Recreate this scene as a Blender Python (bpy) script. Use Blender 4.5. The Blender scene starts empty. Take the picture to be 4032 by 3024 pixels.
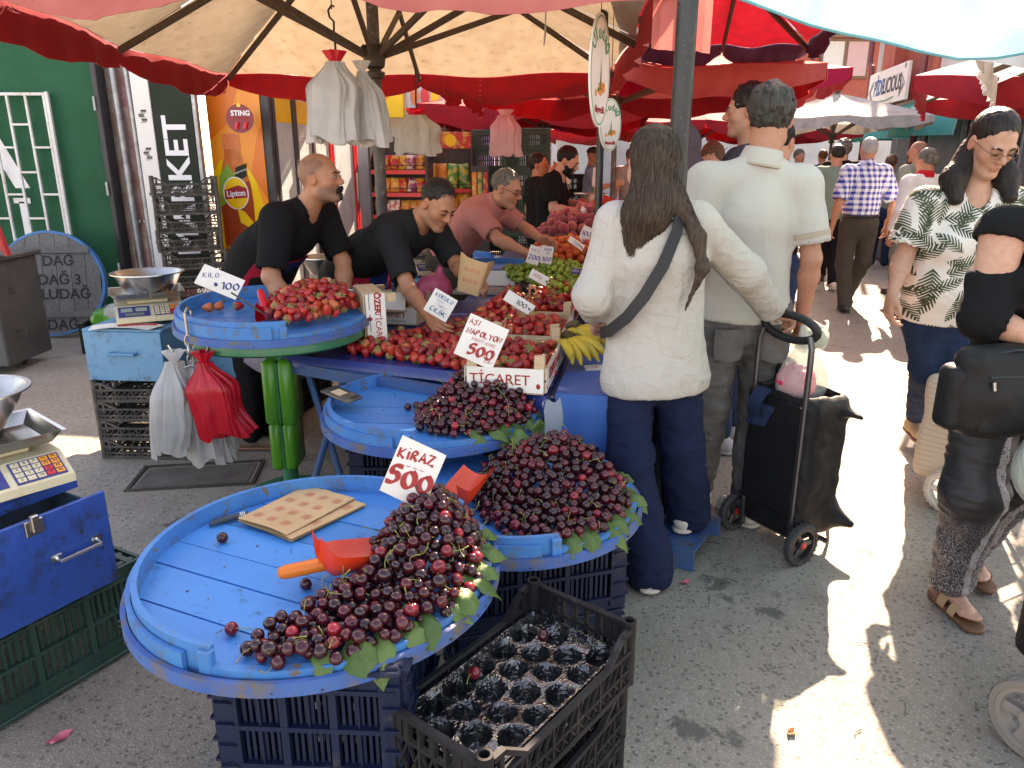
import bpy, bmesh, math, random
import numpy as np
from mathutils import Vector, Matrix, Euler, Quaternion
random.seed(7)
RNG = np.random.default_rng(7)
scene = bpy.context.scene
COL = scene.collection
R = math.radians
# ------------------------------------------------------------------ camera
cam_data = bpy.data.cameras.new("camera")
cam_data.sensor_width = 36.0
cam_data.lens = 26.0
cam_data.clip_start = 0.05
cam_data.clip_end = 500
cam = bpy.data.objects.new("camera", cam_data)
COL.objects.link(cam)
cam.location = (0, 0, 1.55)
cam.rotation_euler = (R(90 - 16.7), 0, 0)
scene.camera = cam
# ------------------------------------------------------------------ world + sun
SUN_EL, SUN_AZ = R(37), R(22.6)
world = bpy.data.worlds.new("World")
scene.world = world
world.use_nodes = True
wn = world.node_tree
wn.nodes.clear()
w_out = wn.nodes.new("ShaderNodeOutputWorld")
w_bg = wn.nodes.new("ShaderNodeBackground")
w_sky = wn.nodes.new("ShaderNodeTexSky")
w_sky.sky_type = 'NISHITA'
w_sky.sun_disc = False
w_sky.sun_elevation = SUN_EL
w_sky.sun_rotation = SUN_AZ
w_sky.dust_density = 1.5
w_bg.inputs['Strength'].default_value = 0.15
wn.links.new(w_sky.outputs[0], w_bg.inputs['Color'])
wn.links.new(w_bg.outputs[0], w_out.inputs['Surface'])
sun_d = bpy.data.lights.new("sun", 'SUN')
sun_d.energy = 5.0
sun_d.angle = R(0.5)
sun_d.color = (1.0, 0.965, 0.92)
sun = bpy.data.objects.new("sun", sun_d)
COL.objects.link(sun)
sun.location = (5, 12, 12)
_sd = Vector((math.sin(SUN_AZ) * math.cos(SUN_EL), math.cos(SUN_AZ) * math.cos(SUN_EL), math.sin(SUN_EL)))
sun.rotation_euler = _sd.to_track_quat('Z', 'Y').to_euler()
scene.view_settings.view_transform = 'Standard'
scene.view_settings.look = 'None'
scene.view_settings.exposure = 2.3
scene.view_settings.use_white_balance = True
scene.view_settings.white_balance_temperature = 9300
scene.view_settings.white_balance_tint = 24
scene.view_settings.gamma = 1.0
scene.render.engine = 'CYCLES'
scene.cycles.use_denoising = True
scene.cycles.max_bounces = 10
scene.cycles.diffuse_bounces = 5
scene.cycles.transmission_bounces = 8
scene.cycles.transparent_max_bounces = 12
scene.cycles.sample_clamp_indirect = 6.0
scene.cycles.caustics_reflective = False
scene.cycles.caustics_refractive = False
# ------------------------------------------------------------------ materials
MATS = {}
class NT:
 """small node-tree helper"""
 def __init__(s, m):
  s.t = m.node_tree; s.n = s.t.nodes; s.l = s.t.links
 def new(s, kind, **kw):
  nd = s.n.new('ShaderNode' + kind)
  for k, v in kw.items():
   if k.startswith('i_'):
    continue
   setattr(nd, k, v)
  return nd
 def link(s, a, b): s.l.new(a, b)
 def val(s, sock, v):
  if hasattr(v, 'node'): s.l.new(v, sock)
  else: sock.default_value = v
 def math(s, op, a, b=0.0, c=0.0, clamp=False):
  nd = s.new('Math', operation=op, use_clamp=clamp)
  s.val(nd.inputs[0], a); s.val(nd.inputs[1], b)
  if len(nd.inputs) > 2: s.val(nd.inputs[2], c)
  return nd.outputs[0]
 def mix(s, f, a, b, blend='MIX'):
  nd = s.new('Mix', data_type='RGBA', blend_type=blend)
  s.val(nd.inputs[0], f); s.val(nd.inputs[6], a); s.val(nd.inputs[7], b)
  return nd.outputs[2]
 def ramp(s, f, p0, p1):
  nd = s.new('MapRange', clamp=True)
  s.val(nd.inputs[0], f); nd.inputs[1].default_value = p0; nd.inputs[2].default_value = p1
  return nd.outputs[0]
 def noise(s, vec, scale, detail=4, rough=0.55, dist=0.0):
  nd = s.new('TexNoise')
  nd.inputs['Scale'].default_value = scale; nd.inputs['Detail'].default_value = detail
  nd.inputs['Roughness'].default_value = rough; nd.inputs['Distortion'].default_value = dist
  if vec is not None: s.link(vec, nd.inputs['Vector'])
  return nd.outputs['Fac']
 def mapping(s, vec, scale=(1, 1, 1), rot=(0, 0, 0), loc=(0, 0, 0)):
  nd = s.new('Mapping')
  nd.inputs['Scale'].default_value = scale; nd.inputs['Rotation'].default_value = rot
  nd.inputs['Location'].default_value = loc
  s.link(vec, nd.inputs['Vector'])
  return nd.outputs[0]
 def bump(s, h, strength=0.3, dist=0.01, prev=None):
  nd = s.new('Bump')
  nd.inputs['Strength'].default_value = strength; nd.inputs['Distance'].default_value = dist
  s.link(h, nd.inputs['Height'])
  if prev is not None: s.link(prev, nd.inputs['Normal'])
  return nd.outputs[0]
def c4(c): return (c[0], c[1], c[2], 1.0)
def new_mat(name):
 m = bpy.data.materials.new(name)
 m.use_nodes = True
 nt = NT(m)
 b = nt.n['Principled BSDF']
 MATS[name] = m
 return m, nt, b
def mat(name, col, rough=0.6, col2=None, scale=6.0, spread=(0.35, 0.65), metal=0.0, bump=0.0, bscale=40.0, bdist=0.004,
  stretch=None, dirt=None, dirt_amt=0.5, dirt_scale=9.0, spec=None, trans=0.0, coat=0.0, rnd=0.0, stretch_b=None, alpha=None, sheen=0.0, thin=0.0, chips=None):
 """procedural surface: base colour + noise variation + worn patches + fine relief"""
 m, nt, b = new_mat(name)
 tc = nt.new('TexCoord')
 vec = tc.outputs['Object']
 if rnd:
  oi = nt.new('ObjectInfo')
  nd = nt.new('VectorMath', operation='ADD'); nt.link(vec, nd.inputs[0])
  sc = nt.new('VectorMath', operation='SCALE'); sc.inputs[0].default_value = (17.3, 9.1, 13.7); nt.link(oi.outputs['Random'], sc.inputs['Scale'])
  nt.link(sc.outputs[0], nd.inputs[1]); vec = nd.outputs[0]
 v1 = nt.mapping(vec, stretch) if stretch else vec
 color = None
 if col2 is not None:
  f = nt.ramp(nt.noise(v1, scale, 5), *spread)
  color = nt.mix(f, c4(col), c4(col2))
 if dirt is not None:
  f = nt.ramp(nt.noise(v1, dirt_scale, 8, 0.7), 0.62 - 0.25 * dirt_amt, 0.78 - 0.2 * dirt_amt)
  color = nt.mix(f, color if color is not None else c4(col), c4(dirt))
 if chips is not None:
  cn = nt.noise(nt.mapping(vec, (1, .45, 1), (0, 0, .5)), chips[1], 3, .6, .5)
  color = nt.mix(nt.ramp(cn, chips[2], chips[2] + .03), color if color is not None else c4(col), c4(chips[0]))
 if rnd:
  hsv = nt.new('HueSaturation')
  nt.val(hsv.inputs['Color'], color if color is not None else c4(col))
  nt.link(nt.math('MULTIPLY_ADD', oi.outputs['Random'], rnd, 1 - rnd / 2), hsv.inputs['Value'])
  color = hsv.outputs[0]
 if color is not None: nt.link(color, b.inputs['Base Color'])
 else: b.inputs['Base Color'].default_value = c4(col)
 b.inputs['Roughness'].default_value = rough
 b.inputs['Metallic'].default_value = metal
 if spec is not None: b.inputs['Specular IOR Level'].default_value = spec
 if trans: b.inputs['Transmission Weight'].default_value = trans
 if coat: b.inputs['Coat Weight'].default_value = coat
 if sheen: b.inputs['Sheen Weight'].default_value = sheen
 if alpha is not None: b.inputs['Alpha'].default_value = alpha
 if bump:
  vb = nt.mapping(vec, stretch_b) if stretch_b else vec
  nt.link(nt.bump(nt.noise(vb, bscale, 5, 0.6), bump, bdist), b.inputs['Normal'])
 if thin:
  tr = nt.new('BsdfTranslucent')
  if color is not None: nt.link(color, tr.inputs['Color'])
  else: tr.inputs['Color'].default_value = c4(col)
  mx = nt.new('MixShader'); mx.inputs[0].default_value = thin
  nt.link(b.outputs[0], mx.inputs[1]); nt.link(tr.outputs[0], mx.inputs[2])
  nt.link(mx.outputs[0], nt.n['Material Output'].inputs['Surface'])
 return m
# ------------------------------------------------------------------ mesh builder
def rotz(a): return Matrix.Rotation(a, 4, 'Z')
def T(x, y, z): return Matrix.Translation((x, y, z))
def TR(loc, rz=0, rx=0, ry=0): return T(*loc) @ Euler((rx, ry, rz)).to_matrix().to_4x4()
class MB:
 def __init__(s): s.v = []; s.f = []; s.m = []; s.mi = 0; s.M = Matrix.Identity(4)
 def add(s, vs, fs, mi=None, M=None):
  o = len(s.v)
  X = s.M if M is None else s.M @ M
  s.v.extend([tuple(X @ Vector(p)) for p in vs])
  s.f.extend([tuple(i + o for i in f) for f in fs])
  s.m.extend([s.mi if mi is None else mi] * len(fs))
  return s
 def box(s, c, d, mi=None, M=None, ch=0.0):
  x, y, z = c; a, b, e = d[0] / 2, d[1] / 2, d[2] / 2
  if ch <= 0:
   vs = [(x + i * a, y + j * b, z + k * e) for k in (-1, 1) for j in (-1, 1) for i in (-1, 1)]
   fs = [(0, 2, 3, 1), (4, 5, 7, 6), (0, 1, 5, 4), (2, 6, 7, 3), (0, 4, 6, 2), (1, 3, 7, 5)]
   return s.add(vs, fs, mi, M)
  ch = min(ch, a * .49, b * .49, e * .49)
  vs = []; idx = {}
  for i in (-1, 1):
   for j in (-1, 1):
    for k in (-1, 1):
     for ax in range(3):
      p = [i * (a - ch), j * (b - ch), k * (e - ch)]
      p[ax] = (i * a, j * b, k * e)[ax]
      idx[(i, j, k, ax)] = len(vs); vs.append((x + p[0], y + p[1], z + p[2]))
  fs = []
  g = lambda i, j, k, ax: idx[(i, j, k, ax)]
  for q in (-1, 1):
   r = [(-1, -1), (1, -1), (1, 1), (-1, 1)]
   if q < 0: r = r[::-1]
   fs.append([g(q, u, w, 0) for u, w in r])
   fs.append([g(w, q, u, 1) for u, w in r])
   fs.append([g(u, w, q, 2) for u, w in r])
  for u in (-1, 1):
   for w in (-1, 1):
    for (e1, e2, mk) in ((0, 1, lambda t: (u, w, t)), (1, 2, lambda t: (t, u, w)), (2, 0, lambda t: (w, t, u))):
     A = g(*mk(-1), e1); B = g(*mk(1), e1); C_ = g(*mk(1), e2); D = g(*mk(-1), e2)
     fs.append([A, B, C_, D] if u * w < 0 else [D, C_, B, A])
  for i in (-1, 1):
   for j in (-1, 1):
    for k in (-1, 1):
     t = [g(i, j, k, 0), g(i, j, k, 1), g(i, j, k, 2)]
     fs.append(t if i * j * k > 0 else t[::-1])
  return s.add(vs, fs, mi, M)
 def beam(s, a, b, w, h, mi=None, ch=0.0, roll=0.0):
  a = Vector(a); b = Vector(b); d = b - a
  q = d.to_track_quat('Z', 'Y')
  M = Matrix.Translation((a + b) / 2) @ q.to_matrix().to_4x4() @ rotz(roll)
  return s.box((0, 0, 0), (w, h, d.length), mi, M, ch)
 def tube(s, pts, r, n=8, mi=None, closed=False, cap=True, M=None):
  pts = [Vector(p) for p in pts]; k = len(pts)
  rs = r if isinstance(r, (list, tuple, np.ndarray)) else [r] * k
  vs = []; fs = []
  nrm = None
  for i in range(k):
   if closed: t = pts[(i + 1) % k] - pts[i - 1]
   else: t = pts[min(i + 1, k - 1)] - pts[max(i - 1, 0)]
   if t.length < 1e-9: t = Vector((0, 0, 1))
   t.normalize()
   if nrm is None:
    nrm = t.orthogonal().normalized()
   else:
    nrm = nrm - t * nrm.dot(t)
    if nrm.length < 1e-6: nrm = t.orthogonal()
    nrm.normalize()
   bn = t.cross(nrm)
   for j in range(n):
    a = 2 * math.pi * j / n
    vs.append(pts[i] + (nrm * math.cos(a) + bn * math.sin(a)) * rs[i])
  for i in range(k if closed else k - 1):
   for j in range(n):
    i2 = (i + 1) % k; j2 = (j + 1) % n
    fs.append((i * n + j, i * n + j2, i2 * n + j2, i2 * n + j))
  if cap and not closed:
   fs.append(tuple(range(n))[::-1]); fs.append(tuple((k - 1) * n + j for j in range(n)))
  return s.add(vs, fs, mi, M)
 def lathe(s, prof, n=32, mi=None, M=None, a0=0.0, a1=2 * math.pi):
  full = abs(a1 - a0 - 2 * math.pi) < 1e-6
  m = n if full else n + 1
  vs = []; fs = []
  k = len(prof)
  for j in range(m):
   a = a0 + (a1 - a0) * j / n
   for (r, z) in prof: vs.append((r * math.cos(a), r * math.sin(a), z))
  for j in range(n):
   j2 = (j + 1) % m
   for i in range(k - 1):
    q = (j * k + i, j2 * k + i, j2 * k + i + 1, j * k + i + 1)
    fs.append(q)
  return s.add(vs, fs, mi, M)
 def prism(s, poly, z0, z1, mi=None, M=None):
  n = len(poly)
  vs = [(x, y, z0) for x, y in poly] + [(x, y, z1) for x, y in poly]
  fs = [tuple(range(n))[::-1], tuple(range(n, 2 * n))] + [(i, (i + 1) % n, n + (i + 1) % n, n + i) for i in range(n)]
  return s.add(vs, fs, mi, M)
 def grid(s, fn, nu, nv, mi=None, M=None, th=0.0):
  vs = [fn(i / nu, j / nv) for j in range(nv + 1) for i in range(nu + 1)]
  fs = [(j * (nu + 1) + i, j * (nu + 1) + i + 1, (j + 1) * (nu + 1) + i + 1, (j + 1) * (nu + 1) + i) for j in range(nv) for i in range(nu)]
  return s.add(vs, fs, mi, M)
 def ell(s, c, r, n=12, k=8, mi=None, M=None):
  vs = []; fs = []
  for i in range(k + 1):
   t = math.pi * i / k
   for j in range(n):
    a = 2 * math.pi * j / n
    vs.append((c[0] + r[0] * math.sin(t) * math.cos(a), c[1] + r[1] * math.sin(t) * math.sin(a), c[2] + r[2] * math.cos(t)))
  for i in range(k):
   for j in range(n):
    fs.append((i * n + j, (i + 1) * n + j, (i + 1) * n + (j + 1) % n, i * n + (j + 1) % n))
  return s.add(vs, fs, mi, M)
 def mesh(s, name, mats, smooth=False, sharp=35):
  me = bpy.data.meshes.new(name)
  me.from_pydata(s.v, [], s.f)
  if not isinstance(mats, (list, tuple)): mats = [mats]
  for m in mats: me.materials.append(m)
  me.polygons.foreach_set('material_index', s.m)
  if smooth:
   me.polygons.foreach_set('use_smooth', [True] * len(s.f))
   if sharp: me.set_sharp_from_angle(angle=R(sharp))
  me.update()
  return me
 def build(s, name, mats, parent=None, smooth=False, sharp=35, loc=None):
  return obj(name, s.mesh(name, mats, smooth, sharp), parent, loc)
def obj(name, me, parent=None, loc=None):
 o = bpy.data.objects.new(name, me)
 COL.objects.link(o)
 if parent is not None: o.parent = parent
 if loc is not None: o.location = loc
 return o
def tag(o, label=None, cat=None, group=None, kind=None):
 if label: o['label'] = label
 if cat: o['category'] = cat
 if group: o['group'] = group
 if kind: o['kind'] = kind
 return o
def thing(name, label, cat, loc=(0, 0, 0), rz=0.0, group=None, rot=None):
 o = bpy.data.objects.new(name, None)
 COL.objects.link(o)
 o.empty_display_size = 0.1
 o.location = loc
 o.rotation_euler = rot if rot is not None else (0, 0, rz)
 return tag(o, label, cat, group)
def copy_tree(o, parent=None):
 c = o.copy(); COL.objects.link(c)
 if parent is not None: c.parent = parent
 for ch in list(o.children): copy_tree(ch, c)
 return c
def np_mesh(name, V, F, mats, smooth=True, mi=None, attr=None):
 """mesh from numpy arrays; F is (n,3) or (n,4)"""
 me = bpy.data.meshes.new(name)
 nf, k = F.shape
 me.vertices.add(len(V)); me.vertices.foreach_set('co', np.ascontiguousarray(V, dtype=np.float32).ravel())
 me.loops.add(nf * k); me.loops.foreach_set('vertex_index', np.ascontiguousarray(F, dtype=np.int32).ravel())
 me.polygons.add(nf)
 me.polygons.foreach_set('loop_start', np.arange(nf, dtype=np.int32) * k)
 if not isinstance(mats, (list, tuple)): mats = [mats]
 for m in mats: me.materials.append(m)
 if mi is not None: me.polygons.foreach_set('material_index', np.asarray(mi, dtype=np.int32))
 if smooth: me.polygons.foreach_set('use_smooth', np.ones(nf, dtype=bool))
 me.update(calc_edges=True)
 if attr:
  for an, av in attr.items():
   if av.ndim == 1:
    a = me.attributes.new(an, 'FLOAT', 'POINT'); a.data.foreach_set('value', av.astype(np.float32))
   else:
    a = me.attributes.new(an, 'FLOAT_COLOR', 'POINT')
    if av.shape[1] == 3: av = np.concatenate([av, np.ones((len(av), 1))], 1)
    a.data.foreach_set('color', av.astype(np.float32).ravel())
 return me
# ------------------------------------------------------------------ numpy noise
_PERM = RNG.permutation(512)
def vnoise(P, seed=0):
 """value noise in -1..1 on (n,3) points"""
 P = np.asarray(P, dtype=np.float64) + seed * 17.13
 i = np.floor(P).astype(np.int64); f = P - i; f = f * f * (3 - 2 * f)
 def h(dx, dy, dz):
  a = _PERM[(i[:, 0] + dx) & 511]; b = _PERM[(a + i[:, 1] + dy) & 511]; c = _PERM[(b + i[:, 2] + dz) & 511]
  return c / 255.5 - 1.0
 x0 = h(0, 0, 0) * (1 - f[:, 0]) + h(1, 0, 0) * f[:, 0]; x1 = h(0, 1, 0) * (1 - f[:, 0]) + h(1, 1, 0) * f[:, 0]
 x2 = h(0, 0, 1) * (1 - f[:, 0]) + h(1, 0, 1) * f[:, 0]; x3 = h(0, 1, 1) * (1 - f[:, 0]) + h(1, 1, 1) * f[:, 0]
 y0 = x0 * (1 - f[:, 1]) + x1 * f[:, 1]; y1 = x2 * (1 - f[:, 1]) + x3 * f[:, 1]
 return y0 * (1 - f[:, 2]) + y1 * f[:, 2]
# ------------------------------------------------------------------ implicit surfaces
class Prim:
 op = 'u'; k = 0.02
 def setop(s, op, k):
  s.op = op; s.k = k; return s
class Cone(Prim):
 """rounded cone a->b, radii ra, rb; optional squash (axis, factor>1)"""
 def __init__(s, a, b, ra, rb=None, sq=None, k=0.02):
  s.a = np.array(a, float); s.b = np.array(b, float); s.ra = ra; s.rb = ra if rb is None else rb; s.k = k
  s.sq = None if sq is None else (np.array(sq[0], float) / np.linalg.norm(sq[0]), sq[1])
 def ev(s, P):
  pa = P - s.a
  ba = s.b - s.a
  if s.sq is not None:
   n, q = s.sq
   pa = pa + np.outer(pa @ n, n) * (q - 1)
   ba = ba + n * (ba @ n) * (q - 1)
  L = ba @ ba
  h = np.clip(pa @ ba / L, 0, 1) if L > 1e-12 else np.zeros(len(P))
  d = np.sqrt(((pa - np.outer(h, ba)) ** 2).sum(1)) - (s.ra + (s.rb - s.ra) * h)
  return d
 def bb(s):
  r = max(s.ra, s.rb)
  return np.minimum(s.a, s.b) - r, np.maximum(s.a, s.b) + r
class Ell(Prim):
 def __init__(s, c, r, M=None, k=0.02):
  s.c = np.array(c, float); s.r = np.array(r, float); s.M = None if M is None else np.array(M, float); s.k = k
 def ev(s, P):
  p = P - s.c
  if s.M is not None: p = p @ s.M
  k0 = np.sqrt(((p / s.r) ** 2).sum(1)); k1 = np.sqrt(((p / s.r ** 2) ** 2).sum(1)) + 1e-9
  return k0 * (k0 - 1) / k1
 def bb(s):
  m = s.r.max() if s.M is not None else s.r
  return s.c - m, s.c + m
class RBox(Prim):
 def __init__(s, c, h, M=None, r=0.01, k=0.02):
  s.c = np.array(c, float); s.h = np.array(h, float) - r; s.r = r; s.M = None if M is None else np.array(M, float); s.k = k
 def ev(s, P):
  p = P - s.c
  if s.M is not None: p = p @ s.M
  q = np.abs(p) - s.h
  return np.sqrt((np.maximum(q, 0) ** 2).sum(1)) + np.minimum(q.max(1), 0) - s.r
 def bb(s):
  m = np.linalg.norm(s.h) + s.r if s.M is not None else s.h + s.r
  return s.c - m, s.c + m
class Plane(Prim):
 """keeps the side where (p-c).n < 0"""
 def __init__(s, c, n, op='i', k=0.004):
  s.c = np.array(c, float); s.n = np.array(n, float) / np.linalg.norm(n); s.op = op; s.k = k
 def ev(s, P): return (P - s.c) @ s.n
def smin(a, b, k):
 h = np.maximum(k - np.abs(a - b), 0) / k
 return np.minimum(a, b) - h * h * k * 0.25
def sdf_eval(prims, P, act=None):
 d = np.full(len(P), 10.0)
 for i, p in enumerate(prims):
  if act is not None:
   ix = act[i]
   if ix is None or len(ix) == 0: continue
   e = p.ev(P[ix])
   if p.op == 'u': d[ix] = smin(d[ix], e, p.k)
   elif p.op == 's': d[ix] = -smin(-d[ix], e, p.k)
   else: d[ix] = -smin(-d[ix], -e, p.k)
  else:
   e = p.ev(P)
   if p.op == 'u': d = smin(d, e, p.k)
   elif p.op == 's': d = -smin(-d, e, p.k)
   else: d = -smin(-d, -e, p.k)
 return d
def sdf_mesh(prims, h, disp=None):
 lo = np.full(3, 1e9); hi = -lo
 for p in prims:
  if p.op == 'u':
   a, b = p.bb(); lo = np.minimum(lo, a); hi = np.maximum(hi, b)
 lo = lo - 3 * h; hi = hi + 3 * h
 m = 6; B = m * h
 nb = np.ceil((hi - lo) / B).astype(int) + 1
 g = np.stack(np.meshgrid(*[np.arange(n) for n in nb], indexing='ij'), -1).reshape(-1, 3)
 C_ = lo + (g + 0.5) * B
 rho = B * 0.87
 d = np.full(len(C_), 10.0); per = []
 for p in prims:
  e = p.ev(C_); per.append(e)
  if p.op == 'u': d = smin(d, e, p.k)
  elif p.op == 's': d = -smin(-d, e, p.k)
  else: d = -smin(-d, -e, p.k)
 keep = np.abs(d) < rho * 1.9 + 0.004
 g = g[keep]; per = [e[keep] for e in per]
 umin = np.min([e for e, p in zip(per, prims) if p.op == 'u'], axis=0)
 n1 = m + 1
 loc = np.stack(np.meshgrid(*[np.arange(n1)] * 3, indexing='ij'), -1).reshape(-1, 3)
 nblk = len(g)
 P = (lo + (g[:, None, :] * m + loc[None]) * h).reshape(-1, 3)
 base = np.arange(nblk * n1 ** 3).reshape(nblk, -1)
 act = []
 for e, p in zip(per, prims):
  if p.op == 'u': msk = e < np.maximum(umin, -rho) + 3.2 * rho + p.k * 2
  elif p.op == 's': msk = e < 3 * rho + p.k
  else: msk = np.abs(e) < 4 * rho; msk |= e > 0
  act.append(base[msk].ravel() if msk.any() else None)
 D = sdf_eval(prims, P, act)
 if disp is not None: D = D + disp(P)
 D = D.reshape(nblk, n1, n1, n1)
 S = D < 0
 cs = [(i, j, k) for i in (0, 1) for j in (0, 1) for k in (0, 1)]
 cnt = sum(S[:, i:m + i, j:m + j, k:m + k].astype(np.int8) for i, j, k in cs)
 mixed = (cnt > 0) & (cnt < 8)
 bi, ci, cj, ck = np.nonzero(mixed)
 vals = np.stack([D[bi, ci + i, cj + j, ck + k] for i, j, k in cs], 1)
 cpos = np.array(cs, float)
 acc = np.zeros((len(bi), 3)); num = np.zeros(len(bi))
 for a in range(8):
  for b in range(a + 1, 8):
   if np.abs(cpos[a] - cpos[b]).sum() != 1: continue
   va, vb = vals[:, a], vals[:, b]
   cr = (va < 0) != (vb < 0)
   t = np.where(cr, va / np.where(cr, va - vb, 1), 0)
   acc += np.where(cr, 1, 0)[:, None] * (cpos[a] + t[:, None] * (cpos[b] - cpos[a])); num += cr
 cell = g[bi] * m + np.stack([ci, cj, ck], 1)
 V = lo + (cell + acc / num[:, None]) * h
 N = nb * m + 2
 key = (cell[:, 0] * N[1] + cell[:, 1]) * N[2] + cell[:, 2]
 order = np.argsort(key); key = key[order]; V = V[order]; cell = cell[order]; vals = vals[order]
 strides = np.array([N[1] * N[2], N[2], 1])
 faces = []
 for ax in range(3):
  b, c = (ax + 1) % 3, (ax + 2) % 3
  ci_ = [4, 2, 1][ax]
  s0 = vals[:, 0] < 0; s1 = vals[:, ci_] < 0
  e = np.nonzero(s0 != s1)[0]
  k0 = key[e]
  ks = [k0, k0 - strides[b], k0 - strides[b] - strides[c], k0 - strides[c]]
  idx = [np.searchsorted(key, q) for q in ks]
  ok = np.ones(len(e), bool)
  for q, ix in zip(ks, idx):
   ix2 = np.minimum(ix, len(key) - 1); ok &= key[ix2] == q
  F = np.stack(idx, 1)[ok]
  fl = s0[e][ok]
  F = np.where(fl[:, None], F, F[:, ::-1])
  faces.append(F)
 F = np.concatenate(faces)
 return V, F
def sdf_obj(name, prims, h, mats, parent=None, disp=None, post=None, attr=None, mi=None, vdisp=None):
 V, F = sdf_mesh(prims, h, disp)
 if vdisp is not None:
  n = np.cross(V[F[:, 2]] - V[F[:, 0]], V[F[:, 3]] - V[F[:, 1]]); N = np.zeros_like(V)
  for k in range(4): np.add.at(N, F[:, k], n)
  V = V + N / (np.linalg.norm(N, axis=1)[:, None] + 1e-12) * vdisp(V)[:, None]
 if post is not None: V = post(V)
 me = np_mesh(name, V, F, mats, True, None if mi is None else mi(V[F].mean(1)), None if attr is None else attr(V))
 return obj(name, me, parent)
# ------------------------------------------------------------------ lettering
def text_mesh(body, size, extrude=0.0008, bold=0.0, align='CENTER', shear=0.0, space=1.0):
 cu = bpy.data.curves.new("lettering", 'FONT')
 cu.body = body; cu.size = size; cu.extrude = extrude; cu.offset = bold; cu.align_x = align; cu.align_y = 'CENTER'
 cu.shear = shear; cu.space_character = space; cu.resolution_u = 4
 o = bpy.data.objects.new("lettering", cu)
 COL.objects.link(o)
 bpy.context.view_layer.update()
 me = bpy.data.meshes.new_from_object(o.evaluated_get(bpy.context.evaluated_depsgraph_get()))
 bpy.data.objects.remove(o)
 bpy.data.curves.remove(cu)
 return me
def text(name, body, size, m, parent, M, bold=0.0, extrude=0.0008, align='CENTER', shear=0.0, space=1.0, sx=1.0):
 me = text_mesh(body, size, extrude, bold, align, shear, space)
 me.materials.clear(); me.materials.append(m)
 me.transform(M @ Matrix.Diagonal((sx, 1, 1, 1)))
 return obj(name, me, parent)
GL = {
'A': ["0,0 .45,1.4 .9,0", ".2,.5 .72,.5"], 'B': ["0,0 0,1.4 .6,1.3 .65,.9 .05,.75 .75,.55 .7,.1 0,0"], 'C': [".85,1.2 .5,1.4 .1,1.1 .05,.4 .4,0 .85,.2"],
'Ç': [".85,1.2 .5,1.4 .1,1.1 .05,.4 .4,0 .85,.2", ".45,0 .5,-.2 .35,-.3"], 'D': ["0,0 0,1.4 .6,1.25 .8,.7 .6,.15 0,0"], 'E': [".8,1.4 0,1.4 0,0 .8,0", "0,.75 .6,.75"],
'G': [".85,1.2 .5,1.4 .1,1.1 .05,.4 .4,0 .8,.15 .8,.6 .5,.6"], 'Ğ': [".85,1.2 .5,1.4 .1,1.1 .05,.4 .4,0 .8,.15 .8,.6 .5,.6", ".25,1.7 .45,1.58 .65,1.7"],
'H': ["0,0 0,1.4", ".8,0 .8,1.4", "0,.7 .8,.7"], 'I': [".2,0 .2,1.4"], 'İ': [".2,0 .2,1.15", ".2,1.5 .22,1.6"], 'K': ["0,0 .05,1.4", ".85,1.45 .08,.65 .85,-.05"],
'L': ["0,1.4 0,0 .75,.05"], 'M': ["0,0 .1,1.4 .5,.5 .9,1.4 1,0"], 'N': ["0,0 .05,1.4 .75,.05 .85,1.4"], 'O': [".45,1.4 .05,1.1 .05,.35 .45,0 .85,.35 .85,1.1 .45,1.4"],
'Ö': [".45,1.3 .05,1.0 .05,.35 .45,0 .85,.35 .85,1.0 .45,1.3", ".2,1.6 .22,1.7", ".65,1.6 .67,1.7"], 'P': ["0,0 .05,1.4 .65,1.3 .7,.85 .08,.65"],
'R': ["0,0 .05,1.4 .65,1.3 .7,.85 .1,.7 .8,0"], 'S': [".8,1.25 .4,1.4 .1,1.05 .7,.6 .7,.2 .35,0 0,.2"], 'Ş': [".8,1.25 .4,1.4 .1,1.05 .7,.6 .7,.2 .35,0 0,.2", ".4,0 .45,-.2 .3,-.3"],
'T': ["0,1.4 .9,1.4", ".45,1.4 .45,0"], 'U': ["0,1.4 .05,.3 .4,0 .8,.3 .8,1.4"], 'Ü': ["0,1.25 .05,.3 .4,0 .8,.3 .8,1.25", ".2,1.5 .22,1.6", ".6,1.5 .62,1.6"],
'Y': ["0,1.4 .45,.7 .9,1.4", ".45,.7 .4,0"], 'Z': [".05,1.35 .85,1.4 0,.05 .85,0 .8,-.25"], '0': [".45,1.3 .05,.95 .05,.35 .45,0 .85,.35 .85,.95 .45,1.3"],
'1': [".05,1.05 .4,1.4 .4,0"], '2': [".05,1.1 .35,1.4 .75,1.15 .65,.7 0,.05 .85,.05"], '5': [".85,1.35 .2,1.35 .15,.75 .6,.85 .85,.5 .6,.05 .05,.05"],
'-': [".1,.6 .6,.6"], '.': [".2,0 .25,.1"], '*': [".1,.5 .6,1", ".1,1 .6,.5", ".35,.4 .35,1.1"], '~': ["0,.1 .25,.22 .5,.05 .8,.2 1.1,.08"], ' ': [],
}
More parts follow.
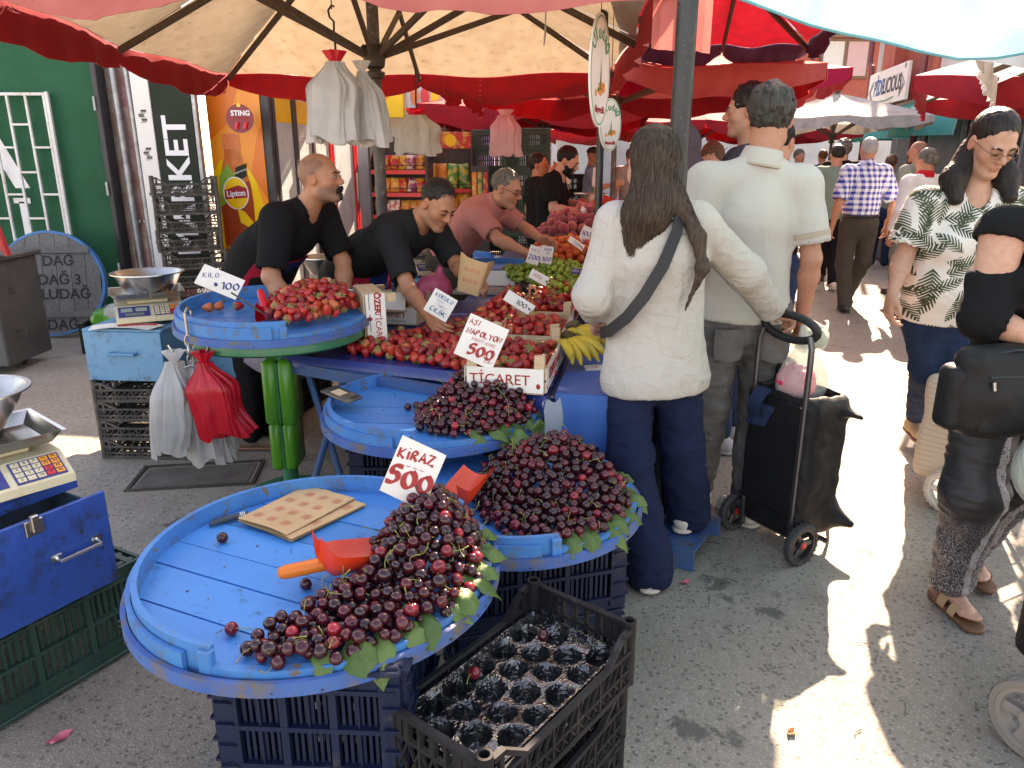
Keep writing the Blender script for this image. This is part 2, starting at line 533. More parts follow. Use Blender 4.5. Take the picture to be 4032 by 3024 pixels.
def brush(name, body, size, m, parent, M, w=0.16, nib=40, shear=0.12, sp=0.25, jit=0.03, z=0.0012, center=True, seed=1):
 """painted lettering: calligraphic strokes as thin flat ribbons"""
 rr = random.Random(seed)
 mb = MB(); x = 0.0
 na = R(nib)
 strokes = []
 for ch in body:
  st = GL.get(ch, [])
  wd = 0.45 if ch in 'Iİ.1' else (1.05 if ch in 'M~' else 0.55 if ch == ' ' else 0.9)
  dy = rr.uniform(-jit, jit)
  for stx in st:
   pts = [tuple(map(float, q.split(','))) for q in stx.split()]
   pts = [Vector((x + px + shear * py + rr.uniform(-jit, jit), py + dy + rr.uniform(-jit, jit), 0)) for px, py in pts]
   if len(pts) > 2 and ch not in 'AKNMLETHYZ':
    for _ in range(2):
     q = [pts[0]]
     for a, b in zip(pts, pts[1:]): q += [a * .75 + b * .25, a * .25 + b * .75]
     pts = q + [pts[-1]]
   strokes.append(pts)
  x += wd + sp
 off = Vector((-(x - sp) / 2, -0.7, 0)) if center else Vector((0, -0.7, 0))
 for pts in strokes:
  L = []; n = len(pts)
  for i, p in enumerate(pts):
   t = (pts[min(i + 1, n - 1)] - pts[max(i - 1, 0)]); ang = math.atan2(t.y, t.x)
   hw = w * (0.35 + 0.65 * abs(math.sin(ang - na))) * 0.5
   nn = Vector((-math.sin(ang), math.cos(ang), 0))
   L.append((p + nn * hw + off, p - nn * hw + off))
  for a, b in zip(L, L[1:]):
   vs = [a[0], a[1], b[1], b[0]]
   mb.add([(v.x * size, v.y * size, z) for v in vs] , [(0, 1, 2, 3)])
 mb2 = MB(); mb2.v = [tuple(M @ Vector(v)) for v in mb.v]; mb2.f = mb.f; mb2.m = mb.m
 return mb2.build(name, m, parent)
# =================================================================== SETTING
# ---- asphalt: pale aggregate, dark spots, oil marks
m, nt, b = new_mat("asphalt")
tc = nt.new('TexCoord'); P = tc.outputs['Object']
n1 = nt.noise(P, 0.9, 6, 0.6); n2 = nt.noise(P, 120, 3, 0.6); n3 = nt.noise(P, 34, 4, 0.65)
base = nt.mix(nt.ramp(n1, .35, .68), (.24, .205, .16, 1), (.34, .30, .245, 1))
base = nt.mix(nt.math('MULTIPLY', nt.ramp(n3, .42, .62), .5), base, (.19, .17, .14, 1))
vo = nt.new('TexVoronoi'); vo.inputs['Scale'].default_value = 130; nt.link(P, vo.inputs['Vector'])
wn_ = nt.new('TexWhiteNoise'); nt.link(vo.outputs['Position'], wn_.inputs['Vector'])
stone = nt.math('MULTIPLY', nt.math('LESS_THAN', vo.outputs['Distance'], .42), nt.math('GREATER_THAN', wn_.outputs['Value'], .62))
base = nt.mix(nt.math('MULTIPLY', nt.math('MULTIPLY', stone, wn_.outputs['Value']), .42), base, (.50, .46, .40, 1))
vo2 = nt.new('TexVoronoi'); vo2.inputs['Scale'].default_value = 60; nt.link(P, vo2.inputs['Vector'])
wn2 = nt.new('TexWhiteNoise'); nt.link(vo2.outputs['Position'], wn2.inputs['Vector'])
dk = nt.math('MULTIPLY', nt.math('LESS_THAN', vo2.outputs['Distance'], .4), nt.math('GREATER_THAN', wn2.outputs['Value'], .7))
base = nt.mix(nt.math('MULTIPLY', dk, .6), base, (.07, .06, .055, 1))
sp = nt.ramp(nt.noise(P, 3.3, 7, .66, .4), .62, .70)
base = nt.mix(nt.math('MULTIPLY', sp, .8), base, (.055, .05, .047, 1))
sp2 = nt.ramp(nt.noise(nt.mapping(P, loc=(4, 7, 0)), 1.3, 6, .6, .3), .58, .75)
base = nt.mix(nt.math('MULTIPLY', sp2, .55), base, (.12, .10, .085, 1))
wob = nt.math('MULTIPLY_ADD', nt.noise(P, 14, 6, .75, .6), .30, -.15)
for _x, _y, _r in ((.52, 1.74, .05), (.62, 1.70, .045), (.78, 2.50, .06), (.80, 2.40, .05), (.93, 2.31, .045), (-1.02, 1.33, .06), (.70, 1.50, .02), (1.0, 1.95, .018), (-1.5, 3.0, .06), (-.95, 2.5, .05), (-1.15, 2.75, .07)):
 vd = nt.new('VectorMath', operation='DISTANCE'); nt.link(P, vd.inputs[0]); vd.inputs[1].default_value = (_x, _y, 0)
 base = nt.mix(nt.math('MULTIPLY', nt.ramp(nt.math('ADD', vd.outputs['Value'], wob), _r, _r - .03), .72), base, (.06, .052, .046, 1))
nt.link(base, b.inputs['Base Color'])
b.inputs['Roughness'].default_value = .8
bm_ = nt.bump(n2, .5, .004); bm_ = nt.bump(vo.outputs['Distance'], .4, .004, bm_)
nt.link(bm_, b.inputs['Normal'])
mb = MB(); mb.grid(lambda u, v: (-60 + 120 * u, -20 + 130 * v, 0), 12, 13)
g = mb.build("ground", m); tag(g, kind='structure')
mat("conc", (.34, .32, .29), .85, (.25, .235, .215), 3, bump=.3, bscale=30, dirt=(.12, .1, .085), dirt_amt=.5, dirt_scale=5)
mat("green_metal", (.006, .088, .042), .55, (.009, .11, .055), 2.5, spec=.15, dirt=(.02, .1, .06), dirt_amt=.3, dirt_scale=8, bump=.05, bscale=4, bdist=.02)
mat("white_paint", (.74, .73, .70), .5, (.6, .59, .55), 6, dirt=(.35, .25, .16), dirt_amt=.25, dirt_scale=25)
mat("black_metal", (.02, .021, .023), .45, (.035, .036, .04), 8, dirt=(.08, .07, .06), dirt_amt=.2, dirt_scale=20, bump=.1)
mat("pink_plaster", (.62, .27, .25), .85, (.52, .23, .22), 4, bump=.5, bscale=24, bdist=.008, dirt=(.62, .56, .5), dirt_amt=.6, dirt_scale=4.5)
mat("galv", (.42, .43, .44), .45, (.3, .31, .32), 10, metal=.7, dirt=(.2, .19, .17), dirt_amt=.3, dirt_scale=14)
mat("white_panel", (.78, .76, .72), .4, (.72, .70, .66), 3)
mat("dark_green_sign", (.022, .032, .022), .6, (.028, .04, .028), 4, spec=.12)
mat("ink_black", (.015, .015, .017), .6)
mat("ink_red", (.42, .02, .02), .55, (.33, .012, .016), 60)
mat("ink_blue", (.02, .03, .16), .55, (.03, .05, .22), 60)
mat("ink_blue_light", (.05, .18, .36), .55, (.03, .1, .26), 60)
mat("ink_violet", (.06, .03, .28), .55)
mat("ink_green", (.03, .25, .11), .5)
mat("ink_white", (.8, .8, .8), .5)
mat("ink_grey", (.2, .2, .2), .5)
mat("orange_film", (.83, .25, .02), .35, (.85, .30, .03), 2)
mat("orange_film_dark", (.72, .16, .015), .35)
mat("yellow_film", (.86, .55, .01), .35, (.85, .5, .01), 3)
mat("tea", (.36, .05, .01), .25, (.36, .045, .01), 7)
mat("tea_light", (.62, .17, .03), .25, (.5, .1, .02), 9)
mat("cap_orange", (.72, .19, .05), .4, (.6, .14, .04), 20)
mat("leaf_print", (.12, .28, .03), .5, (.2, .38, .05), 9)
mat("chrome", (.7, .7, .71), .22, metal=1.0, bump=.05, bscale=20)
mat("fridge_red", (.62, .02, .025), .35)
mat("fridge_white", (.7, .7, .7), .35)
mat("salmon_wall", (.42, .105, .07), .9, (.36, .085, .058), 3, bump=.6, bscale=30, bdist=.01)
mat("grey_wall", (.52, .52, .50), .9, (.44, .44, .43), 3, bump=.6, bscale=30, bdist=.01)
mat("pink_wall", (.5, .3, .27), .9, (.42, .24, .22), 3, bump=.3)
mat("cream_wall", (.55, .5, .42), .9, (.48, .43, .36), 3, bump=.3)
mat("wood_frame", (.2, .1, .05), .5, (.15, .07, .035), 14)
mat("curtain", (.7, .68, .64), .9, (.55, .53, .5), 9, stretch=(20, 20, 1))
mat("curtain_pink", (.62, .42, .42), .9, (.5, .32, .32), 9, stretch=(20, 20, 1))
mat("drainpipe", (.2, .05, .05), .5, (.16, .04, .04), 5)
mat("teal_cloth", (.02, .33, .31), .6, (.03, .4, .37), 5, thin=.25)
mat("shop_dark", (.05, .05, .055), .3, (.09, .085, .08), 3)
m, nt, b = new_mat("window_glass")
b.inputs['Base Color'].default_value = (.9, .95, .95, 1); b.inputs['Roughness'].default_value = .03
b.inputs['Transmission Weight'].default_value = 1.0; b.inputs['IOR'].default_value = 1.1
m, nt, b = new_mat("fridge_glass")
b.inputs['Roughness'].default_value = .12; b.inputs['Specular IOR Level'].default_value = .8
_tc = nt.new('TexCoord'); _f = nt.ramp(nt.noise(nt.mapping(_tc.outputs['Object'], (3, 3, 1.6)), 2.5, 8, .7), .3, .75)
_d = nt.ramp(nt.noise(_tc.outputs['Object'], 90, 2, .5), .5, .56)
nt.link(nt.mix(nt.math('MULTIPLY', _d, _f), nt.mix(_f, (.40, .47, .48, 1), (.60, .66, .66, 1)), (.72, .76, .76, 1)), b.inputs['Base Color'])
# ---- street shops on the left -------------------------------------------------
kiosk = thing("kiosk_wall", "dark green metal kiosk wall with a white barred window at the left edge", "kiosk", (-4.6, 7.22, 0))
mb = MB(); mb.box((-.0, .06, 1.75), (1.66, .1, 3.1), ch=.006)
mb.build("wall_panel", MATS["green_metal"], kiosk)
mb = MB(); mb.box((.83, .03, 1.75), (.05, .16, 3.1), ch=.006)
mb.build("edge_trim", MATS["black_metal"], kiosk)
for i in range(3):
 mb = MB(); mb.tube([(.81, -.06, .5 + i * .75), (.81, -.06, .62 + i * .75)], .012, 8); mb.build("hinge", MATS["galv"], kiosk)
mb = MB(); mb.box((-.0, .1, .1), (1.9, .4, .2), ch=.01); mb.build("plinth", MATS["conc"], kiosk)
grl = MB()
for i in range(6):
 x = -.42 + .168 * i - .06
 grl.box((x, -.06, 1.44), (.022, .022, 1.42), ch=.003)
for z in (2.14, .75): grl.box((-.05, -.06, z), (.9, .026, .026), ch=.003)
grl.box((.39, -.06, 1.44), (.03, .03, 1.44), ch=.003)
for i in range(5):
 for k in range(5):
  z = .88 + k * .42 + (.16 if i % 2 else -.04)
  if z < 2.1: grl.box((-.42 + .168 * i + .02, -.06, z), (.15, .016, .018))
grl.build("window_bars", MATS["white_paint"], kiosk)
text("lettering", "A", .95, MATS["ink_white"], kiosk, TR((-.30, .006, 1.62), 0, R(90)), bold=.02)
mb = MB(); mb.box((-.05, .004, 1.2), (.16, .005, .05)); mb.box((-.05, .004, .98), (.06, .005, .42)); mb.build("lettering", MATS["ink_white"], kiosk)
pier = thing("plaster_pier", "narrow pink plaster wall with peeling paint and pipes beside the green kiosk", "wall", (-3.6, 7.4, 0))
mb = MB(); mb.grid(lambda u, v: (-.2 + .52 * u, .02 * vnoise(np.array([[u * 3, v * 20, 0]]))[0], v * 3.4), 8, 40)
mb.box((.06, .14, 1.7), (.52, .24, 3.4)); mb.build("wall", MATS["pink_plaster"], pier, smooth=True)
mat("blue_chip", (.12, .3, .5), .8, (.3, .42, .5), 12)
mb = MB(); mb.add([(.12, -.028, .35), (.2, -.028, .3), (.23, -.028, .95), (.15, -.028, 1.05)], [(0, 1, 2, 3)]); mb.build("paint_patch", MATS["blue_chip"], pier)
for x, r in ((-.06, .035), (.07, .028)):
 mb = MB(); mb.tube([(x + .01, -.09, .0), (x + .005, -.09, 1.1), (x, -.09, 2.0), (x - .02, -.09, 3.2)], r, 12)
 mb.tube([(x + .004, -.09, 1.4), (x + .004, -.09, 1.46)], r * 1.15, 12); mb.box((x, -.06, 1.0), (r * 3.2, .03, .03))
 mb.build("conduit", MATS["galv"], pier, smooth=True)
strip = thing("sign_column", "tall white panel strip with a dark green market board beside it", "sign", (-3.1, 7.24, 0))
mb = MB(); mb.box((-.285, 0, 1.5), (.16, .06, 2.6), ch=.004); mb.build("white_panel", MATS["white_panel"], strip)
mb = MB(); mb.box((-.015, .005, 1.62), (.365, .06, 2.5), ch=.004); mb.build("green_board", MATS["dark_green_sign"], strip)
mb = MB(); mb.box((.19, .0, 1.6), (.035, .07, 2.5), ch=.004); mb.build("edge_trim", MATS["galv"], strip)
text("lettering", "MARKET", .30, MATS["ink_white"], strip, TR((-.005, -.028, 1.32), 0, R(90)) @ rotz(R(90)), bold=.006, sx=1.12)
for k, z in enumerate((1.95, 1.62, 1.25, .8)):
 mb = MB()
 for i in range(9):
  mb.box((-.29 + .014 * math.sin(i * 7.3), -.032, z - .05 + i * .013), (.05, .002, .004 + .004 * ((i * 37) % 3)))
 mb.build("barcode", MATS["ink_black"], strip)
# ---- drinks coolers ------------------------------------------------------------
SA = R(-10.7)   # street heading
cool = thing("drinks_cooler", "tall black drinks cooler with an orange iced tea print on its side", "fridge", (-2.31, 7.36, 0), SA)
mb = MB(); mb.box((-.30, .46, 1.2), (.58, .9, 2.35), ch=.01); mb.build("cabinet", MATS["black_metal"], cool)
side = MB(); side.box((-.325, .004, 1.25), (.55, .006, 2.2)); side.build("side_print", MATS["orange_film"], cool)
mb = MB(); mb.box((.01, .02, 1.2), (.07, .06, 2.36), ch=.006); mb.build("door_post", MATS["black_metal"], cool)
yp = MB(); pts = [(-.6, .06)] + [(-.05, .06)]
crv = [(-.05, .6), (-.08, 1.05), (-.16, 1.38), (-.27, 1.56), (-.4, 1.62), (-.52, 1.56), (-.6, 1.45)]
poly = [(-.597, .16), (-.055, .16)] + crv
yp.add([(x, -.0005, z) for x, z in poly], [tuple(range(len(poly)))]); yp.build("sun_print", MATS["yellow_film"], cool)
op = MB(); op.add([(x, -.0003, z) for x, z in [(-.597, 1.75), (-.4, 1.9), (-.22, 2.3), (-.597, 2.3)]], [(0, 1, 2, 3)])
op.add([(x, -.0003, z) for x, z in [(-.2, 1.45), (-.055, 1.2), (-.055, 1.9), (-.12, 1.75)]], [(0, 1, 2, 3)]); op.build("swirl_print", MATS["orange_film_dark"], cool)
def flat(name, pts, y, m, parent):
 mb = MB(); mb.add([(x, y, z) for x, z in pts], [tuple(range(len(pts)))]); return mb.build(name, m, parent)
def disc_pts(cx, cz, rx, rz, n=28, a0=0, a1=360): return [(cx + rx * math.cos(R(a0 + (a1 - a0) * i / n)), cz + rz * math.sin(R(a0 + (a1 - a0) * i / n))) for i in range(n)]
bx = -.36
def half(prof): return [(bx + w, z) for w, z in prof] + [(bx - w, z) for w, z in prof[::-1]]
flat("bottle_print", half([(.17, .18), (.175, .4), (.15, .46), (.17, .52), (.175, 1.05), (.165, 1.2), (.13, 1.36), (.085, 1.5), (.085, 1.56)]), -.002, MATS["tea"], cool)
flat("bottle_neck_print", half([(.15, 1.25), (.125, 1.38), (.085, 1.5), (.085, 1.55)]), -.0032, MATS["tea_light"], cool)
for i in range(4): flat("bottle_ring_print", half([(.155, .3 + i * .1), (.165, .32 + i * .1), (.155, .335 + i * .1)]), -.0034, MATS["tea_light"], cool)
flat("cap_print", half([(.09, 1.55), (.095, 1.57), (.09, 1.6), (.088, 1.68), (.06, 1.69)]), -.004, MATS["cap_orange"], cool)
for i in range(7): flat("cap_ridge_print", [(bx - .08 + i * .027, 1.61), (bx - .074 + i * .027, 1.61), (bx - .074 + i * .027, 1.67), (bx - .08 + i * .027, 1.67)], -.0046, MATS["orange_film_dark"], cool)
flat("mint_print", [(bx - .18, 1.0), (bx - .16, 1.3), (bx - .06, 1.42), (bx + .02, 1.28), (bx - .03, 1.12)], -.005, MATS["leaf_print"], cool)
flat("ribbon_print", [(bx - .0, 1.24), (bx + .13, 1.3), (bx + .14, 1.42), (bx + .02, 1.38)], -.0056, MATS["dark_green_sign"], cool)
text("ribbon_lettering", "KORUYUCUSUZ", .022, MATS["ink_white"], cool, TR((bx + .075, -.0064, 1.345), 0, R(90)) @ rotz(R(18)))
flat("badge_rim", disc_pts(bx, 1.14, .135, .155), -.006, MATS["ink_white"], cool)
flat("badge", disc_pts(bx, 1.14, .125, .145), -.0068, MATS["yellow_film"], cool)
flat("badge_band", [(bx - .12, 1.08), (bx + .12, 1.10), (bx + .118, 1.19), (bx + .03, 1.215), (bx - .118, 1.17)], -.0076, MATS["ink_red"], cool)
text("badge_lettering", "Lipton", .078, MATS["ink_white"], cool, TR((bx, -.0086, 1.137), 0, R(90)) @ rotz(R(4)), bold=.002)
flat("peach_print", [(bx + .02, .86), (bx + .13, .8), (bx + .16, .86), (bx + .08, .96), (bx - .0, 1.0)], -.0062, MATS["yellow_film"], cool)
for _o in list(cool.children):
 if _o.name.split('.')[0] in ('bottle_print', 'bottle_neck_print', 'bottle_ring_print', 'cap_print', 'cap_ridge_print', 'mint_print', 'ribbon_print', 'ribbon_lettering', 'badge_rim', 'badge', 'badge_band', 'badge_lettering', 'peach_print'): _o.location.z += .12; _o.location.x -= .02
def cooler_door(root, y0, y1, fm, z0=.25, z1=2.2):
 mb = MB(); w = .045
 for y in (y0 + w / 2, y1 - w / 2): mb.box((.03, y, (z0 + z1) / 2), (.04, w, z1 - z0), ch=.004)
 for z in (z0 + w / 2, z1 - w / 2): mb.box((.03, (y0 + y1) / 2, z), (.04, y1 - y0 - 2 * w, w), ch=.004)
 d = mb.build("door", fm, root)
 mb = MB(); mb.box((.028, (y0 + y1) / 2, (z0 + z1) / 2), (.008, y1 - y0 - 2 * w, z1 - z0 - 2 * w)); mb.build("pane", MATS["fridge_glass"], d)
 mb = MB(); mb.box((.062, y1 - w / 2, 1.25), (.02, .02, .35), ch=.004); mb.build("handle", MATS["chrome"], d)
 mb = MB(); mb.box((.034, (y0 + y1) / 2, z1 - .17), (.004, y1 - y0 - 2.5 * w, .22)); mb.build("door_print", MATS["yellow_film"], d)
 return d
cooler_door(cool, .06, .50, MATS["black_metal"]); cooler_door(cool, .5, .92, MATS["black_metal"])
cool2 = thing("drinks_cooler", "red framed glass door cooler farther along behind the umbrella pole", "fridge", (-2.36 + .0 + .185 * .98, 8.34, 0), SA)
mb = MB(); mb.box((-.31, .9, 1.2), (.56, 1.8, 2.35), ch=.01); mb.build("cabinet", MATS["fridge_white"], cool2)
mb = MB(); mb.box((.03, .9, .13), (.06, 1.8, .24), ch=.02); mb.build("base", MATS["fridge_red"], cool2)
cooler_door(cool2, .02, .48, MATS["fridge_red"]); cooler_door(cool2, .5, 1.16, MATS["fridge_red"]); cooler_door(cool2, 1.18, 1.78, MATS["fridge_red"])
for k in range(4):
 t = thing("plastic_basin", ["white plastic basin at the bottom of the low stack before the red cooler", "red plastic basin second from the ground before the red cooler", "white plastic basin between two red ones before the red cooler", "red plastic basin on top of the low stack before the red cooler"][k], "basin", (-1.93, 8.95, .02 + k * .09), group="stacked plastic basins by the cooler")
 mb = MB(); mb.lathe([(.0, .02), (.22, .02), (.27, .1), (.29, .11), (.29, .125), (.26, .12), (.21, .035), (0, .035)], 28)
 mb.build("bowl", MATS["fridge_red"] if k % 2 else MATS["fridge_white"], t, smooth=True)
# ---- facade of the shops beyond, left row --------------------------------------
lf = thing("shop_row", "pale and pink shop fronts with grey shutters beyond the snack rack", "building", (-1.25, 11.2, 0), SA)
mb = MB(); mb.box((-.6, 7, 3.4), (1.2, 14.2, 6.8), ch=.02); mb.build("wall", MATS["cream_wall"], lf)
rr = random.Random(4); y = .3
while y < 13:
 w = rr.choice((.35, .5, .8, 1.2)); mm = rr.choice(["pink_wall", "grey_wall", "white_panel", "white_panel", "galv"])
 mb = MB(); mb.box((.03 + rr.uniform(0, .06), y + w / 2, 2.2), (.08, w - .04, 4.3), ch=.01)
 mb.build("shutter" if mm == "galv" else "pilaster", MATS[mm], lf); y += w + .05
for k in range(6):
 mb = MB(); mb.box((.12, 1.2 + k * 2.1, 4.9), (.06, 1.2, 1.3), ch=.01); w_ = mb.build("window", MATS["wood_frame"], lf)
 mb = MB(); mb.box((.155, 1.2 + k * 2.1, 4.9), (.012, 1.0, 1.1)); mb.build("pane", MATS["shop_dark"], w_)
ysign = thing("shop_sign", "yellow and orange shop sign with swirls above the snack rack", "sign", (-1.62, 10.9, 0), 0)
mb = MB(); mb.box((-.25, 0, 2.45), (.75, .08, .62), ch=.008); mb.build("board", MATS["yellow_film"], ysign)
for r, mm in ((.3, "orange_film"), (.22, "yellow_film"), (.15, "orange_film"), (.09, "fridge_red")): flat("swirl_print", disc_pts(-.35, 2.5, r, r * .8), -.042 - (.4 - r) * .01, MATS[mm], ysign)
mb = MB(); mb.box((.42, .02, 2.4), (.5, .06, .5), ch=.008); mb.build("picture_board", MATS["grey_wall"], ysign)
for x, mm in ((.28, "cap_orange"), (.42, "fridge_red"), (.56, "yellow_film")): flat("food_print", disc_pts(x, 2.42, .06, .12, 14), -.02, MATS[mm], ysign)
# ---- right hand building with the pide shop ------------------------------------
FB = math.atan(.185)
rb = thing("corner_building", "salmon and white rendered building over shops at the right of the street", "building", (6.05, 6.05, 0), -FB)
def bay(y0, y1, x, z0, z1, m, name="wall"):
 mb = MB(); mb.box((x + .6, (y0 + y1) / 2, (z0 + z1) / 2), (1.2, y1 - y0, z1 - z0)); return mb.build(name, MATS[m], rb)
bay(3.2, 6.4, .42, 3.0, 9, "salmon_wall"); bay(6.4, 7.0, .12, 2.95, 9, "salmon_wall"); bay(7.0, 8.6, .15, 2.75, 9, "grey_wall"); bay(8.6, 9.4, .10, 2.7, 9, "salmon_wall")
bay(9.4, 11.4, .35, 2.7, 9, "salmon_wall"); bay(11.4, 12.3, .1, 2.7, 9, "salmon_wall"); bay(12.3, 13.1, .2, 2.7, 9, "grey_wall"); bay(0, 3.2, .15, 3.0, 9, "salmon_wall")
bay(0, 13.1, .75, 0, 3.0, "shop_dark", "ground_floor")
mb = MB(); mb.box((.4, 6.5, 2.62), (.3, 13, .3), ch=.01); mb.build("fascia", MATS["cream_wall"], rb)
for (y, z) in ((4.6, 4.0), (10.4, 4.6)):
 mb = MB(); mb.box((.36, y, z), (.1, 1.3, 1.2), ch=.01); w_ = mb.build("window", MATS["white_paint"], rb)
 mb = MB(); mb.box((.30, y, z), (.02, 1.1, 1.0)); mb.build("pane", MATS["shop_dark"], w_)
 mb = MB(); mb.box((.3, y, z - .63), (.24, 1.5, .07), ch=.01); mb.build("sill", MATS["white_paint"], rb)
for y in (9.25, 12.9):
 mb = MB(); mb.tube([(-.02, y, 8), (-.02, y, 3.9), (-.02, y - .06, 3.75), (-.02, y - .25, 3.65), (-.02, y - .28, 3.5), (-.02, y - .28, .2)], .06, 10); mb.build("drainpipe", MATS["drainpipe"], rb, smooth=True)
for k in range(6):
 y = 1 + k * 2.1
 mb = MB(); mb.box((.7, y, 1.25), (.08, 1.8, 2.3), ch=.01); w_ = mb.build("shop_window", MATS["galv"], rb)
 mb = MB(); mb.box((.655, y, 1.3), (.014, 1.6, 2.0)); mb.build("pane", MATS["shop_dark"], w_)
for k, (y, z, mm) in enumerate(((5.2, 1.75, "ink_white"), (5.1, 1.4, "ink_blue_light"), (7.2, 1.7, "yellow_film"))):
 mb = MB(); mb.lathe([(0, 0), (.14, 0), (.14, .01), (0, .01)], 20, M=TR((.64, y, z), 0, 0, R(-90))); st = mb.build("window_sticker", MATS[mm], rb)
 if k == 0: text("lettering", "S", .2, MATS["ink_black"], st, TR((.622, y, z), R(-90), R(90)))
sg = thing("shop_signboard", "white signboard with teal and black pide shop lettering on the salmon facade", "sign", (6.05 + .185 * 10.9, 6.05 + 10.9 * .98, 0), -FB)
mb = MB(); mb.box((-.06, .3, 3.1), (.08, 2.75, .72), ch=.01); mb.build("board", MATS["white_panel"], sg)
MS = lambda y, z: TR((-.106, y, z), R(-90), R(90))
text("lettering", "PİDE", .44, MATS["ink_blue_light"], sg, MS(.80, 3.1), bold=.012, sx=.78)
text("lettering", "LICIOUS", .44, MATS["ink_black"], sg, MS(-.16, 3.1), bold=.006, sx=.78)
mb = MB(); mb.tube([(-.106, .75, 2.83), (-.106, .2, 2.815), (-.106, -.35, 2.85)], .014, 6); mb.build("underline", MATS["ink_green"], sg)
for s_, y in ((1, 1.27), (-1, -.72)):
 mb = MB()
 for q in (.0, .06):
  mb.tube([(-.106, y, 3.28 - q), (-.106, y + s_ * (.3 - q * 2), 3.06), (-.106, y, 2.84 + q)], .010, 6)
 mb.build("fish_mark", MATS["ink_grey"], sg)
text("registered_mark", "®", .14, MATS["ink_black"], sg, MS(-.95, 3.38))
mat("awning_stay", (.3, .3, .3), .5)
for k, y in enumerate((8.4, 10.2, 12.0)):
 aw = thing("shop_awning", ["green domed shop awning nearest the red and white umbrella", "green domed shop awning, middle of the three under the signboard", "green domed shop awning farthest along the salmon facade"][k], "awning", (6.05 + .185 * y + .1, 6.05 + .98 * y, 0), -FB, "green awnings under the signboard")
 for j in range(5):
  mb = MB()
  mb.grid(lambda u, v: (.5 - 1.25 * math.sin(v * math.pi / 2) * math.sin(math.pi * (.06 + .88 * (j + u) / 5)) ** .6, -.85 + 1.7 * (j + u) / 5, 2.0 + .75 * math.cos(v * math.pi / 2)), 4, 8)
  mb.build("panel", MATS["teal_cloth"], aw, smooth=True)
 mb = MB()
 for j in range(6):
  w_ = j / 5; mb.tube([(.5 - 1.25 * math.sin(v * math.pi / 2) * math.sin(math.pi * (.06 + .88 * w_)) ** .6, -.85 + 1.7 * w_, 1.995 + .75 * math.cos(v * math.pi / 2)) for v in (0, .25, .5, .75, 1)], .012, 6)
 mb.build("frame", MATS["awning_stay"], aw)
# ---- building closing the street ----------------------------------------------
eb = thing("end_building", "salmon and grey apartment building closing the far end of the street", "building", (9.2, 26, 0), R(4))
mb = MB(); mb.box((.0, 4.0, 4.0), (13, 8, 8.0)); mb.build("wall", MATS["grey_wall"], eb)
mb = MB(); mb.box((1.6, -.06, 4.35), (3.4, .14, 2.1), ch=.01); mb.build("wall_band", MATS["salmon_wall"], eb)
mb = MB(); mb.box((1.2, -.3, 5.9), (4.6, .8, .8), ch=.01); mb.build("balcony", MATS["grey_wall"], eb)
for x, c in ((1.15, "curtain"), (1.95, "curtain_pink")):
 mb = MB(); mb.box((x, -.16, 4.75), (.82, .08, 1.2), ch=.01); w_ = mb.build("window", MATS["wood_frame"], eb)
 mb = MB(); mb.box((x, -.21, 4.75), (.66, .02, 1.02)); mb.build("pane", MATS[c], w_)
for k in range(6):
 mb = MB(); mb.box((-5.2 + k * .95, -.06, 5.2), (.34, .12, 3.4), ch=.01); mb.build("pilaster", MATS[("salmon_wall", "white_panel")[k % 2]], eb)
for k in range(4):
 mb = MB(); mb.box((-4.7 + k * 1.4, -.14, 4.6), (.6, .06, 1.0), ch=.01); w_ = mb.build("window", MATS["white_paint"], eb)
 mb = MB(); mb.box((-4.7 + k * 1.4, -.18, 4.6), (.48, .02, .86)); mb.build("pane", MATS["shop_dark"], w_)
cb = thing("apartment_block", "cream apartment block behind the far stalls", "building", (1.2, 30, 0), R(-6))
mb = MB(); mb.box((0, 4, 4.5), (9, 8, 9)); mb.build("wall", MATS["cream_wall"], cb)
for k in range(5):
 for z in (1.4, 4.2, 6.6):
  mb = MB(); mb.box((-3.6 + k * 1.8, -.05, z), (.9, .1, 1.3), ch=.01); w_ = mb.build("window", MATS["white_paint"], cb)
  mb = MB(); mb.box((-3.6 + k * 1.8, -.11, z), (.74, .02, 1.1)); mb.build("pane", MATS["shop_dark"], w_)
# =================================================================== UMBRELLAS
mat("canvas_beige", (.43, .34, .235), .9, (.37, .285, .19), 7, bump=.35, bscale=160, bdist=.002, dirt=(.25, .17, .09), dirt_amt=.22, dirt_scale=14, thin=.2)
mat("cloth_red", (.40, .012, .022), .85, (.31, .01, .02), 9, bump=.3, bscale=200, bdist=.002, thin=.24)
mat("cloth_pink", (.66, .20, .17), .9, (.58, .15, .13), 5, bump=.3, bscale=200, bdist=.002, thin=.22)
mat("cloth_salmon", (.62, .12, .10), .9, (.5, .075, .07), 5, bump=.3, bscale=200, bdist=.002, thin=.28)
mat("cloth_white", (.78, .78, .77), .9, (.68, .68, .67), 5, bump=.3, bscale=120, bdist=.003, dirt=(.5, .48, .45), dirt_amt=.2, dirt_scale=6, thin=.3)
mat("cloth_grey", (.55, .53, .5), .9, (.45, .43, .4), 5, bump=.3, bscale=120, bdist=.003, dirt=(.3, .28, .26), dirt_amt=.3, dirt_scale=6, thin=.3)
mat("cloth_purple", (.13, .07, .12), .9, (.1, .05, .09), 9, bump=.3, bscale=200, bdist=.002, thin=.3)
mat("cloth_crimson", (.5, .012, .07), .9, (.4, .01, .05), 5, bump=.3, bscale=200, bdist=.002, thin=.4)
mat("cloth_aqua", (.13, .42, .50), .8, (.25, .54, .60), 3.0, bump=.8, bscale=9, bdist=.03, thin=.36)
mat("cloth_blue", (.02, .03, .6), .85, (.02, .025, .45), 5, thin=.6)
